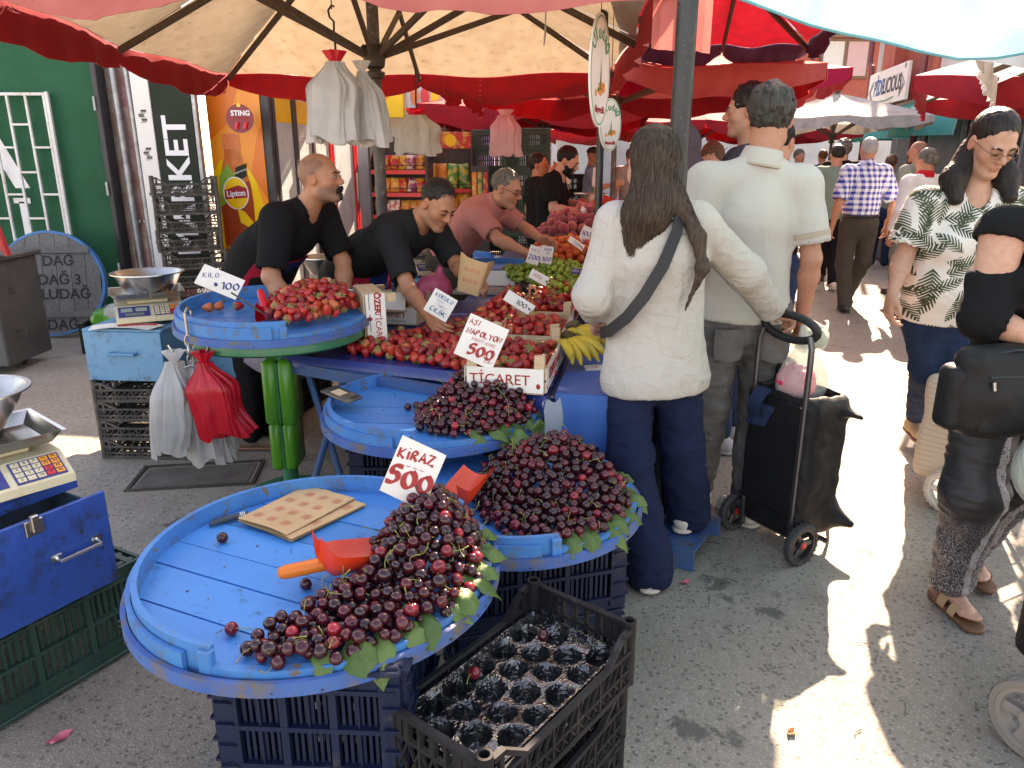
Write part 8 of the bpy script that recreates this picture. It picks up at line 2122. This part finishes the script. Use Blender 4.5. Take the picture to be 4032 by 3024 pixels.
# ---- long haired woman in white
W = (.60, 2.62)
t, I = person("long haired woman in a white linen shirt and navy trousers seen from behind", W[0] - .09, W[1], -4, 1.66,
 dict(pel=(.52, 2.62, .90), wai=(.515, 2.63, 1.05), che=(.51, 2.62, 1.23), nek=(.495, 2.615, 1.40), hed=(.475, 2.625, 1.535), sL=(.365, 2.62, 1.345), sR=(.645, 2.64, 1.34), eL=(.285, 2.56, 1.10), wL=(.31, 2.76, .98), eR=(.86, 2.72, 1.16), wR=(1.02, 2.845, .985),
  hL=(.44, 2.62, .86), kL=(.44, 2.56, .47), aL=(.52, 2.49, .085), hR=(.60, 2.62, .86), kR=(.66, 2.68, .50), aR=(.725, 2.78, .175)),
 face=(-.30, .95, -.12), skin=FAIR, hair=('long', 'hair_brown'), eyes=False, h=.0104, female=True,
 tail=[((.475, 2.57, 1.56), (.455, 2.535, 1.38), .066, .074, ((.1, 1, 0), 1.4)), ((.455, 2.535, 1.40), (.42, 2.525, 1.22), .070, .03, ((.1, 1, 0), 1.9)), ((.415, 2.54, 1.38), (.36, 2.56, 1.18), .042, .006, ((.1, 1, 0), 1.6)), ((.535, 2.54, 1.46), (.62, 2.50, 1.31), .036, .020, ((.1, 1, 0), 1.5)), ((.62, 2.50, 1.31), (.64, 2.485, 1.21), .022, .017), ((.64, 2.485, 1.21), (.585, 2.475, 1.06), .017, .004)],
 top=dict(m='linen_white', name='shirt', sleeve=1.88, sleeveL=1.55, roll=False, loose=.016, flare=.035, drop=.10, hem=.150, h=.0065, wr=.008, fine=.18, wdir=(6, 6, 10), cuff=.054, wrist=.042, neck=.058), bottom=dict(m='navy_wide', knee=.080, ankle=.090, loose=.0, waist=-.02, len=1.02, h=.010, wr=.008),
 shoes=dict(m='shoe_white', sole='sole_cream', dirR=(.55, .8, 0), dirL=(.1, 1, 0)), hands=dict(R=dict(curl=.85, d=(.75, .35, -.25), n=(0, .1, -1)), L=dict(curl=.5)))
ax = I['nb']; mb = MB(); q1 = Vector((-.03, -.05, 1)).to_track_quat('Z', 'Y').to_matrix().to_4x4()
mb.lathe([(.070, .030), (.074, .032), (.092, .004), (.098, -.022), (.092, -.024), (.08, .0), (.070, .02)], 30, M=Matrix.Translation(Vector(ax) + Vector((0, -.01, -.006))) @ q1); mb.build("collar", MATS["linen_white"], t, smooth=True)
rr = random.Random(12); mb = MB(); HR = I['hair']; rt_ = A(W[0] - .09, W[1], 0)
for k in range(230):
 ph = rr.uniform(-1.9, 1.9); z0 = 1.655 - .05 * rr.random() ** 2; z1 = rr.uniform(1.12, 1.36) + .12 * abs(ph) * rr.random(); pts = []
 for q in range(15):
  s_ = q / 14; z = z0 + (z1 - z0) * s_; a_ = ph * (1 - .25 * s_) + .10 * math.sin(5 * s_ + k); c_ = A(.475 - .045 * min(1, s_ * 1.4), 2.60 - .04 * s_, z) - rt_
  d_ = A(math.sin(a_), -math.cos(a_), 0); rs_ = np.linspace(.20, .0, 60); f_ = sdf_eval(HR, c_ + np.outer(rs_, d_)); h_ = np.nonzero(f_ < .0)[0]
  if not len(h_) and q > 6: break
  r_ = rs_[h_[0]] if len(h_) else (np.linalg.norm((pts[-1] - c_)[:2]) * .99 if pts else .05)
  pts.append(c_ + d_ * (r_ + .0015 + .002 * rr.random()))
 mb.tube(pts, [.0017] * (len(pts) - 4) + [.0014, .0011, .0009, .0006], 4)
tag(mb.build("hair_strands", MATS["hair_brown"], t, smooth=True), kind="stuff")
strap = thing("shoulder_strap", "wide black bag strap crossing the white linen back", "strap", (0, 0, 0))
mb = MB()
pts = [(.545, 2.66, 1.435), (.560, 2.545, 1.405), (.545, 2.497, 1.33), (.50, 2.468, 1.22), (.445, 2.462, 1.12), (.395, 2.478, 1.045), (.345, 2.53, .985), (.325, 2.60, .96)]
vs, fs = [], []
for i, p in enumerate(pts):
 p = Vector(p); d = (Vector(pts[min(i + 1, len(pts) - 1)]) - Vector(pts[max(i - 1, 0)])).normalized(); n = (p - Vector((.51, 2.63, p.z))).normalized(); sd = d.cross(n).normalized() * .021
 for o_ in (.006, .0085): vs += [p + sd + n * o_, p - sd + n * o_]
 if i: b = 4 * (i - 1); fs += [(b + 2, b + 3, b + 7, b + 6), (b, b + 4, b + 5, b + 1), (b, b + 2, b + 6, b + 4), (b + 1, b + 5, b + 7, b + 3)]
mb.add(vs, fs); mb.build("webbing", MATS["strap_black"], strap, smooth=True)
# ---- man in cream polo
t, I = person("tall grey haired man in a cream polo and grey jeans seen from behind", .98, 3.08, -2, 1.82,
 dict(pel=(.975, 3.08, .97), wai=(.97, 3.08, 1.12), che=(.965, 3.07, 1.33), nek=(.985, 3.05, 1.545), hed=(1.01, 3.08, 1.705), sL=(.775, 3.06, 1.475), sR=(1.16, 3.06, 1.465), eL=(.70, 3.02, 1.18), wL=(.72, 3.14, .95), eR=(1.215, 3.02, 1.175), wR=(1.235, 3.10, .92), kL=(.885, 3.12, .52), aL=(.885, 3.22, .088), kR=(1.08, 3.10, .50), aR=(1.04, 3.02, .085)),
 face=(.18, .95, -.22), skin=RUDDY, hair=('thick', 'hair_pepper'), eyes=False, h=.0095, bulk=1.06,
 top=dict(m='polo_cream', sleeve=.70, loose=.016, flare=.035, drop=.06, hem=.045, h=.008, wr=.008, fine=.1, wdir=(4, 5, 4), collar='polo_cream', cuff=.062), bottom=dict(m='denim_grey', h=.009, waist=-.015, knee=.066, ankle=.056, wr=.009), shoes=dict(m='shoe_white', sole='sole_cream', dirR=(-.35, .9, 0), dirL=(-.2, 1, 0), top=.09), hands=dict(R=dict(curl=.8), L=dict(curl=.4)))
j = I['j']; ax = nrm(j['eR'] - j['sR']); p = lerp(j['sR'], j['eR'], .70); q1 = Vector(ax).to_track_quat('Z', 'Y').to_matrix().to_4x4()
mb = MB(); mb.lathe([(.079, -.014), (.0845, -.014), (.083, .008), (.078, .008)], 30, M=Matrix.Translation(Vector(p) + Vector(ax) * -.003) @ q1); mb.build("cuff_trim", MATS["trim_beige"], t, smooth=True)
ax = I['nb']; mb = MB(); mb.lathe([(.0905, .004), (.0945, -.004), (.089, -.008)], 30, M=Matrix.Translation(Vector(ax + I['fwd'] * .012 - I['up'] * .006)) @ Vector(nrm(I['hp'](0, -.02, -.055) - ax)).to_track_quat('Z', 'Y').to_matrix().to_4x4()); mb.build("collar_trim", MATS["trim_beige"], t, smooth=True)
for dx in (-.095, .095):
 mb = MB(); mb.grid(lambda u, v: (dx + (u - .5) * .12 * (1 - .25 * (v > .8) * abs(u - .5)), -.135 - .012 * math.cos((u - .5) * 3) - .006, .90 - .14 * v + (.03 * abs(u - .5) * (v > .85))), 6, 6); mb.build("back_pocket", MATS["denim_grey"], t, smooth=True)
# ---- man behind him
t, I = person("tall dark haired man looking left behind the man in the cream polo", 1.19, 3.95, 60, 1.90, dict(hed=(1.175, 3.93, 1.79)), face=(-.93, .30, -.05), skin=FAIR, hair=('thick', 'hair_dark'), h=.008, top=dict(m='crowd_0', h=.012), bottom=dict(m='denim_navy', h=.014, len=.9), shoes=dict(m='croc_grey', sole='croc_grey'))
# ---- woman in the leaf blouse
t, I = person("woman in glasses and a leaf printed blouse walking with her head bowed", 2.05, 3.4, 176, 1.72,
 dict(pel=(2.03, 3.42, .95), wai=(2.02, 3.40, 1.08), che=(2.0, 3.36, 1.24), nek=(2.01, 3.33, 1.42), hed=(2.02, 3.27, 1.625), sR=(1.83, 3.36, 1.365), sL=(2.20, 3.34, 1.36), eR=(1.765, 3.36, 1.13), wR=(1.70, 3.28, .985), eL=(2.26, 3.30, 1.12), wL=(2.18, 3.15, .95), hR=(1.95, 3.42, .90), kR=(2.02, 3.45, .58), aR=(2.27, 3.93, .16), hL=(2.10, 3.42, .90), kL=(2.12, 3.30, .52), aL=(2.14, 3.15, .085)),
 face=(.03, -.86, -.50), skin=FAIR, hair=('tied', 'hair_dark'), eyes='down', h=.006, bulk=1.22, female=True, headscale=1.04,
 tail=[((1.965, 3.33, 1.60), (1.90, 3.30, 1.48), .045, .05), ((1.90, 3.30, 1.48), (1.90, 3.26, 1.40), .05, .03), ((2.085, 3.33, 1.60), (2.13, 3.31, 1.48), .045, .05), ((2.13, 3.31, 1.48), (2.13, 3.26, 1.41), .05, .03)],
 top=dict(m='leaf_blouse', sleeve=.55, loose=.018, flare=.02, drop=.08, hem=.09, h=.008, wr=.006, fine=.1, vee=.10, cuff=.07, neck=.066), bottom=dict(m='denim_navy', h=.010, knee=.064, ankle=.045, len=.86), shoes=dict(m='suede_beige', sole='sole_brown', dirR=(-.2, -.8, 0), dirL=(0, -1, 0)), hands=dict(R=dict(curl=.55, d=(-.15, -.1, -1)), L=dict(curl=.7)))
glasses(t, I, "wood_frame")
# ---- woman in black at the right edge
t, I = person("woman in a black cold shoulder top and glittery trousers cut by the right picture edge", 1.60, 2.22, 185, 1.66,
 dict(pel=(1.60, 2.28, .92), wai=(1.60, 2.27, 1.06), che=(1.60, 2.24, 1.22), nek=(1.62, 2.22, 1.41), hed=(1.63, 2.18, 1.56), sR=(1.415, 2.22, 1.35), sL=(1.79, 2.22, 1.35), eR=(1.37, 2.17, 1.10), wR=(1.55, 2.05, 1.03), eL=(1.83, 2.2, 1.1), wL=(1.68, 2.05, .95), hR=(1.51, 2.28, .88), kR=(1.475, 2.22, .50), aR=(1.535, 2.33, .10), hL=(1.68, 2.28, .88), kL=(1.70, 2.34, .50), aL=(1.72, 2.55, .12)),
 face=(.05, -1, -.2), skin=FAIR, hair=('tied', 'hair_black'), h=.0065, bulk=1.05, female=True, feet=dict(R=(.06, -1, 0), L=(0, -1, 0)),
 top=dict(m='tee_black', sleeve=1.16, loose=.010, drop=.06, hem=.06, h=.0075, wr=.007, cuff=.056, wrist=.056, bare=1, neck=.07), bottom=dict(m='glitter_trousers', h=.009, knee=.080, ankle=.062, len=.93, wr=.008), hands=dict(R=dict(curl=.6), L=dict(curl=.85)))
j = I['j']; rt, fw, up = I['rt'], I['fwd'], I['up']
for q, td, lift in (('R', (.06, -1, 0), 0.0), ('L', (0, -1, 0), .02)):
 a_ = j['a' + q]; td = nrm(A(*td)); o0 = a_ * A(1, 1, 0) + A(0, 0, lift)
 sb = sdf_obj("sandal", [Group([Cone(o0 - td * .04 + A(0, 0, .022), o0 + td * .135 + A(0, 0, .012), .045, .042), Plane(o0 + A(0, 0, .002), A(0, 0, -1), 'i', .003), Plane(o0 + A(0, 0, .030) , nrm(A(td[0] * .08, td[1] * .08, 1)), 'i', .003)])], .006, [MATS["sole_brown"]], t)
 for s0, s1 in ((.005, .045), (.065, .100)):
  mb = MB(); sdv = np.cross(td, A(0, 0, 1))
  mb.grid(lambda u, v: tuple(o0 + td * (s0 + (s1 - s0) * v) + sdv * math.cos(math.pi * u) * .047 + A(0, 0, .020 + math.sin(math.pi * u) * (.064 - .22 * (s0 + (s1 - s0) * v)))), 18, 4)
  st_ = mb.build("strap", MATS["leather_tan"], sb, smooth=True)
t.location.x += .05; t.location.y += .02
hb = thing("handbag", "black nylon crossbody bag with zips at the hip of the woman in black", "handbag", (1.445, 2.10, .905), R(8))
part("body", [RBox((0, 0, 0), (.145, .055, .135), r=.05), Ell((0, 0, -.03), (.15, .075, .12), k=.04)], 'nylon_black', hb, .008, lambda P: .006 * vnoise(P * 16, 1))
part("side_pocket", [RBox((-.14, .01, -.02), (.035, .045, .10), r=.03)], 'nylon_black', hb, .008)
part("front_pocket", [RBox((.02, -.052, -.03), (.115, .012, .09), r=.012)], 'nylon_black', hb, .007)
mb = MB(); mb.tube([(-.13, -.03, .105), (0, -.04, .128), (.13, -.03, .115)], .004, 6); mb.tube([(-.09, -.064, .055), (.13, -.064, .052)], .0035, 6); mb.build("zip", MATS["leather_black"], hb)
mb = MB(); mb.tube([(-.085, -.072, .045), (-.08, -.074, .02)], .006, 8); mb.lathe([(.005, -.003), (.011, -.003), (.011, .003), (.005, .003), (.005, -.003)], 14, M=TR((-.095, -.045, .098), 0, R(90))); mb.build("zip_pull", MATS["chrome"], hb, smooth=True)
mb = MB(); mb.lathe([(.018, 0), (.021, .002), (.024, 0)], 24, M=TR((.03, -.0645, -.02), 0, R(90))); mb.lathe([(0, 0), (.012, .001), (.014, 0)], 24, M=TR((.03, -.0645, -.02), 0, R(90))); mb.build("round_emblem", MATS["leather_black"], hb)
mb = MB(); mb.tube([(.10, .03, .11), (.17, .02, .30), (.22, .06, .50)], .016, 4); mb.build("strap", MATS["strap_black"], hb)
m, nt, b = new_mat("bag_film")
b.inputs['Base Color'].default_value = (.75, .80, .74, 1); b.inputs['Roughness'].default_value = .25
_tc = nt.new('TexCoord'); nt.link(nt.bump(nt.noise(nt.mapping(_tc.outputs['Object'], (1, 1, .4)), 22, 4, .6, 1), .9, .02), b.inputs['Normal'])
_tr = nt.new('BsdfTransparent'); _tr.inputs['Color'].default_value = (.9, .95, .9, 1); _mx = nt.new('MixShader'); _mx.inputs[0].default_value = .58
nt.link(b.outputs[0], _mx.inputs[1]); nt.link(_tr.outputs[0], _mx.inputs[2]); nt.link(_mx.outputs[0], nt.n['Material Output'].inputs['Surface'])
mat("greens", (.05, .12, .03), .6, (.14, .20, .06), 14, bump=.5, bscale=30); mat("film_red", (.75, .03, .10), .4)
gb = thing("carrier_bag", "clear carrier bag of leafy greens in the hand of the woman in black", "bag", (1.59, 1.98, .70))
part("film", [Ell((0, 0, 0), (.125, .10, .135)), Cone((0, 0, .10), (.06, .04, .26), .06, .016, k=.06)], 'bag_film', gb, .009, lambda P: .008 * vnoise(P * A(20, 20, 8), 1))
part("leafy_greens", [Ell((0, 0, -.012), (.11, .085, .112))], 'greens', gb, .011, lambda P: .022 * vnoise(P * 26, 3))
# ---- people walking away
t, I = person("grey haired man in a blue checked shirt walking away", 3.68, 8.0, -6, 1.78, dict(aR=(3.80, 8.35, .10), kR=(3.80, 8.05, .52), aL=(3.58, 7.86, .085), kL=(3.58, 8.02, .50), wL=(3.41, 8.02, .90), wR=(4.0, 8.02, .90), eL=(3.41, 7.94, 1.14), eR=(3.99, 7.94, 1.14)), skin=RUDDY, hair=('crop', 'hair_grey'), eyes=False, h=.014, bulk=1.1, top=dict(m='gingham', sleeve=.8, loose=.018, hem=-.04, h=.011, cuff=.066, collar='gingham'), bottom=dict(m='trouser_brown', belt=.05, h=.012, knee=.07, ankle=.062), shoes=dict(m='shoe_dark', sole='shoe_dark'))
person("dark haired man in a sage green T-shirt walking away", 3.93, 9.35, -4, 1.74, dict(aR=(4.0, 9.2, .12)), skin=RUDDY, hair=('crop', 'hair_dark'), eyes=False, h=.014, bulk=1.1, top=dict(m='sage_tee', sleeve=.85, loose=.03, h=.013, hem=.06, drop=.06), bottom=dict(m='trouser_black', h=.014), shoes=dict(m='shoe_white', sole='sole_cream'))
person("curly haired man in a black T-shirt ahead of the sage green one", 4.32, 10.1, -6, 1.82, None, skin=FAIR, hair=('curly', 'hair_salt'), eyes=False, h=.014, bulk=1.1, top=dict(m='tee_black', sleeve=.8, loose=.02, h=.014), bottom=dict(m='trouser_black', h=.016), shoes=dict(m='shoe_dark'))
t, I = person("grey haired person in a white shirt with a red neckerchief", 4.08, 7.6, 10, 1.66, None, face=(-.4, .9, -.1), skin=RUDDY, hair=('tied', 'hair_salt'), eyes=False, h=.014, top=dict(m='shirt_white', sleeve=1.8, loose=.024, h=.012, collar='scarf_red'), bottom=dict(m='denim_light', h=.014), shoes=dict(m='shoe_dark', sole='shoe_dark'))
person("balding man in a grey T-shirt near the shop windows", 4.72, 9.0, 25, 1.78, None, face=(-.7, .7, 0), skin=RUDDY, hair=('buzz', None), eyes=False, h=.014, top=dict(m='tee_greygreen', h=.014), bottom=dict(m='denim_grey', h=.016), shoes=dict(m='shoe_dark'))
person("dark haired man in a black T-shirt just right of the cream polo", 1.64, 4.75, -25, 1.78, None, face=(.75, .65, -.1), skin=FAIR, hair=('short', 'hair_black'), h=.010, top=dict(m='tee_black', loose=.016, h=.011), bottom=dict(m='denim_navy', h=.014), shoes=dict(m='shoe_dark'))
t, I = person("woman in a plum grey headscarf standing behind the black pole", .80, 3.75, 20, 1.68, dict(hed=(.80, 3.77, 1.60)), face=(-.5, .85, -.1), skin=FAIR, hair=None, eyes=False, h=.010, female=True, top=dict(m='hijab_plum', sleeve=1.9, loose=.02, h=.012), bottom=dict(m='trouser_black', ankle=.09, knee=.09, h=.014))
hp = I['hp']; part("headscarf", [Group([Ell(hp(0, -.016, .026), (.094, .120, .112), I['M']), Cone(hp(0, -.02, -.05), hp(0, -.05, -.16), .095, .13), Cone(hp(0, -.05, -.15), hp(0, -.06, -.26), .14, .15, (I['fwd'], 1.3)), Ell(hp(0, .115, -.01), (.058, .07, .088), I['M']).setop('s', .015)])], 'hijab_plum', t, .009, lambda P: .006 * vnoise(P * A(14, 14, 7), 2) + .003 * vnoise(P * 34, 3))
t, I = person("auburn haired woman with sunglasses pushed up on her head", 1.44, 5.55, 150, 1.66, None, face=(-.45, -.8, -.35), skin=FAIR, hair=('bob', 'hair_auburn'), h=.010, female=True, top=dict(m='crowd_1', h=.013), bottom=dict(m='trouser_black', h=.016))
glasses(t, dict(hp=lambda a, b_, c_: I['hp'](a * 1.35, b_ * .75 + .01, c_ + .092)))
rr = random.Random(21)
spots = [(2.6, 11.2), (3.1, 13.0), (2.3, 14.2), (4.9, 13.2), (5.6, 11.4), (3.7, 15.5), (4.6, 16.8), (2.9, 17.5), (1.9, 12.4), (6.1, 15.2), (5.3, 18.5), (3.4, 11.0), (2.1, 9.6), (1.75, 7.6)]
hl = ['hair_dark', 'hair_black', 'hair_brown', 'hair_salt', 'hair_auburn']; nm = ["dark grey", "brick red", "pale grey", "navy blue", "grey green", "light brown"]
wh = ["beside the wooden finial umbrella", "by the far stall poles", "beyond the red umbrella", "below the off white umbrella", "by the shop windows", "far down the street", "farther still down the street", "at the end of the stall row", "near the far vendor", "by the far shop fronts", "smallest in the street", "beside the curly haired man", "under the white topped umbrella", "behind the polo man's left shoulder"]
for i, (x, y) in enumerate(spots):
 k = i % 6
 person("passer-by in a %s top %s" % (nm[k], wh[i]), x, y, rr.choice([0, 10, 170, 200, -30]), rr.uniform(1.6, 1.78), None, skin=RUDDY if i % 2 else FAIR, hair=('short' if i % 3 else 'bob', hl[i % 5]), eyes=False, h=.022, top=dict(m="crowd_%d" % k, h=.02), bottom=dict(m='trouser_black' if i % 2 else 'denim_navy', h=.02), shoes=None, hands=dict(R=None, L=None))
# =================================================================== SHOPPING TROLLEYS
def wheel(name, t, c, ax, r, w, rubber="rubber", hub="wheel_plastic", cap=None, spokes=6):
 q = Vector(ax).to_track_quat('Z', 'Y').to_matrix().to_4x4(); M = Matrix.Translation(c) @ q
 mb = MB(); n = 40
 mb.M = M; mb.lathe([(r * .80, -w / 2), (r * .93, -w / 2), (r, -w / 4), (r, w / 4), (r * .93, w / 2), (r * .80, w / 2), (r * .78, 0), (r * .80, -w / 2)], n)
 for i in range(24): mb.box((0, 0, 0), (.004, w * .9, .006), M=rotz(i * .2618) @ T(r, 0, 0) @ Matrix.Rotation(R(90), 4, 'X'))
 o = mb.build(name, MATS[rubber], t, smooth=True)
 mb = MB(); mb.M = M; mb.lathe([(r * .68, -w * .42), (r * .81, -w * .42), (r * .81, w * .42), (r * .68, w * .42), (r * .68, -w * .42)], n); mb.lathe([(0, -w * .45), (r * .24, -w * .45), (r * .24, w * .45), (0, w * .45)], 20)
 for i in range(spokes): mb.M = M @ rotz(6.2832 * i / spokes); mb.box((r * .45, 0, 0), (r * .62, r * .24, w * .5), ch=.003)
 rim = mb.build("rim", MATS[hub], o, smooth=True, sharp=30)
 if cap: mb = MB(); mb.M = M; mb.lathe([(0, w * .55), (r * .15, w * .52), (r * .17, w * .4)][::-1], 16); mb.lathe([(0, -w * .55), (r * .15, -w * .52), (r * .17, -w * .4)], 16); mb.build("hub_cap", MATS[cap], o, smooth=True)
 return o
tr = thing("shopping_trolley", "black fabric shopping trolley held by the long haired woman", "trolley", (1.075, 2.80, 0), R(-60))
ln = lambda z: -.02 - .0 * z
for sx in (-1, 1):
 mb = MB(); mb.tube([(sx * .125, -.02, .07), (sx * .125, -.02, .80), (sx * .124, -.02, .88), (sx * .11, -.02, .925)], .0115, 10); mb.build("frame_tube", MATS["trolley_steel"], tr, smooth=True)
mb = MB(); mb.tube([(.125 * math.cos(a * .2618), -.02 - .012 * math.sin(a * .2618) + .02, .94 + .05 * math.sin(a * .2618)) for a in range(24)], .016, 10, closed=True); mb.build("handle", MATS["grip_foam"], tr, smooth=True)
part("bag", [Group([RBox((0, .10, .38), (.165, .125, .30), r=.045), Cone((.12, .20, .16), (.22, .22, .14), .06, .02, k=.05), Cone((.10, .18, .62), (.21, .20, .60), .05, .02, (A(.3, .2, 1), 2.0), k=.04), Cone((-.12, .16, .66), (-.14, .14, .72), .04, .015, k=.04), RBox((0, .10, .72), (.13, .09, .10), r=.03).setop('s', .01)])], 'nylon_black', tr, .008, lambda P: .010 * vnoise(P * A(11, 11, 7), 4) + .004 * vnoise(P * 30, 5))
mb = MB(); mb.box((0, -.034, .42), (.255, .010, .46), ch=.004); mb.build("back_panel", MATS["nylon_black"], tr)
mb = MB(); mb.grid(lambda u, v: (-.085 + .07 * u - .05 * v, -.045 - .035 * math.sin(math.pi * min(1, v * 1.3)), .69 - .17 * v), 4, 10); mb.grid(lambda u, v: (-.10 + .07 * u + .035 * v, -.052 + .01 * v, .53 + .09 * v), 4, 6); mb.build("loop_strap", MATS["denim_navy"], tr, smooth=True)
wheel("wheel", tr, (-.175, -.01, .088), (1, 0, 0), .088, .030, cap="plastic_red", spokes=3); wheel("wheel", tr, (.175, -.01, .088), (1, 0, 0), .088, .030, cap="plastic_red", spokes=3)
mb = MB(); mb.tube([(-.17, -.01, .088), (.17, -.01, .088)], .005, 8); mb.build("axle", MATS["trolley_steel"], tr)
mb = MB(); mb.tube([(.10, .04, .12), (.10, .24, .10), (.11, .25, .01), (-.11, .25, .01), (-.10, .24, .10), (-.10, .04, .12)], .010, 8); mb.build("front_foot", MATS["trolley_steel"], tr, smooth=True)
for sx in (-1, 1):
 mb = MB(); mb.beam((sx * .125, -.02, .05), (sx * .125, -.02, .17), .024, .024, ch=.004); mb.build("axle_bracket", MATS["wheel_plastic"], tr)
cb_ = thing("carrier_bag", "thin white carrier bag with red produce standing in the black trolley", "bag", (1.17, 2.86, .68))
part("film", [Ell((0, 0, .02), (.10, .08, .11)), Cone((0, 0, .10), (-.01, .02, .24), .05, .014, k=.05)], 'bag_film', cb_, .009, lambda P: .008 * vnoise(P * A(22, 22, 6), 1))
part("red_produce", [Ell((-.02, 0, .02), (.075, .06, .075))], 'film_red', cb_, .011, lambda P: .014 * vnoise(P * 24, 3))
cc_ = thing("carrier_bag", "small clear bag of cucumbers hanging from the polo man's right hand", "bag", (1.33, 3.22, .80))
part("film", [Ell((0, 0, 0), (.085, .06, .075)), Cone((-.03, 0, .05), (-.075, -.08, .13), .03, .012, k=.05)], 'bag_film', cc_, .009, lambda P: .007 * vnoise(P * A(22, 22, 6), 1))
for k in range(4):
 mb = MB(); mb.tube([(-.055, -.02 + .014 * k, -.03 + .018 * k), (0, -.02 + .012 * k, -.036 + .018 * k), (.055, -.02 + .01 * k, -.028 + .018 * k)], [.008, .016, .008], 8); mb.build("cucumber", MATS["greens"], cc_, smooth=True)
m, nt, b = new_mat("maze_fabric")
tc = nt.new('TexCoord'); ck = nt.new('TexBrick'); ck.inputs['Scale'].default_value = 14; ck.inputs['Mortar Size'].default_value = .12; ck.offset = .5
ck.inputs['Color1'].default_value = (.36, .26, .18, 1); ck.inputs['Color2'].default_value = (.30, .21, .14, 1); ck.inputs['Mortar'].default_value = (.55, .46, .36, 1)
nt.link(nt.mapping(tc.outputs['Object'], (1, 1, 1), (R(90), 0, R(45))), ck.inputs['Vector']); nt.link(ck.outputs['Color'], b.inputs['Base Color']); b.inputs['Roughness'].default_value = .9
mat("cream_wire", (.66, .62, .54), .45)
t2 = thing("shopping_trolley", "patterned beige shopping trolley with cream wire frame behind the woman in black", "trolley", (2.10, 3.28, 0), R(28))
part("bag", [RBox((.0, .0, .36), (.14, .11, .25), r=.04)], 'maze_fabric', t2, .011, lambda P: .008 * vnoise(P * 9, 2))
for sx in (-1, 1):
 mb = MB(); mb.tube([(sx * .13, -.12, .06), (sx * .125, -.16, .70), (sx * .10, -.20, .86)], .009, 8); mb.tube([(sx * .10, -.125, .12), (sx * .10, -.125, .62)], .004, 6); mb.build("frame_tube", MATS["cream_wire"], t2, smooth=True)
mb = MB()
for z in (.14, .30, .46, .62): mb.tube([(-.14, -.122 - .03 * z, z), (.14, -.122 - .03 * z, z)], .004, 6)
mb.tube([(-.10, -.20, .86), (.10, -.20, .86)], .009, 8); mb.build("cross_wires", MATS["cream_wire"], t2)
for sx in (-1, 1): wheel("wheel", t2, (sx * .18, -.10, .10), (1, 0, 0), .10, .035, rubber="sole_cream", hub="cream_wire", spokes=5)
t3 = thing("shopping_trolley", "trolley with a worn taupe wheel cut by the lower right corner", "trolley", (1.50, 1.66, 0), R(10))
mat("taupe_rubber", (.22, .19, .16), .8, dirt=(.3, .27, .23), dirt_amt=.3, dirt_scale=15); mat("taupe_plastic", (.26, .225, .19), .6)
wheel("wheel", t3, (-.10, 0, .115), (1, .28, 0), .115, .05, rubber="taupe_rubber", hub="taupe_plastic", spokes=5)
wheel("wheel", t3, (.28, .10, .115), (1, .28, 0), .115, .05, rubber="taupe_rubber", hub="taupe_plastic", spokes=5)
mb = MB(); mb.tube([(-.10, 0, .115), (.28, .10, .115)], .008, 8); mb.tube([(.03, .03, .115), (.06, .0, .5), (.10, -.05, .95)], .011, 8); mb.tube([(.20, .08, .115), (.24, .04, .5), (.27, -.01, .95)], .011, 8); mb.tube([(.10, -.05, .95), (.27, -.01, .95)], .011, 8); mb.build("frame", MATS["cream_wire"], t3, smooth=True)
part("bag", [RBox((.17, .14, .42), (.14, .11, .28), r=.05)], 'nylon_black', t3, .014)
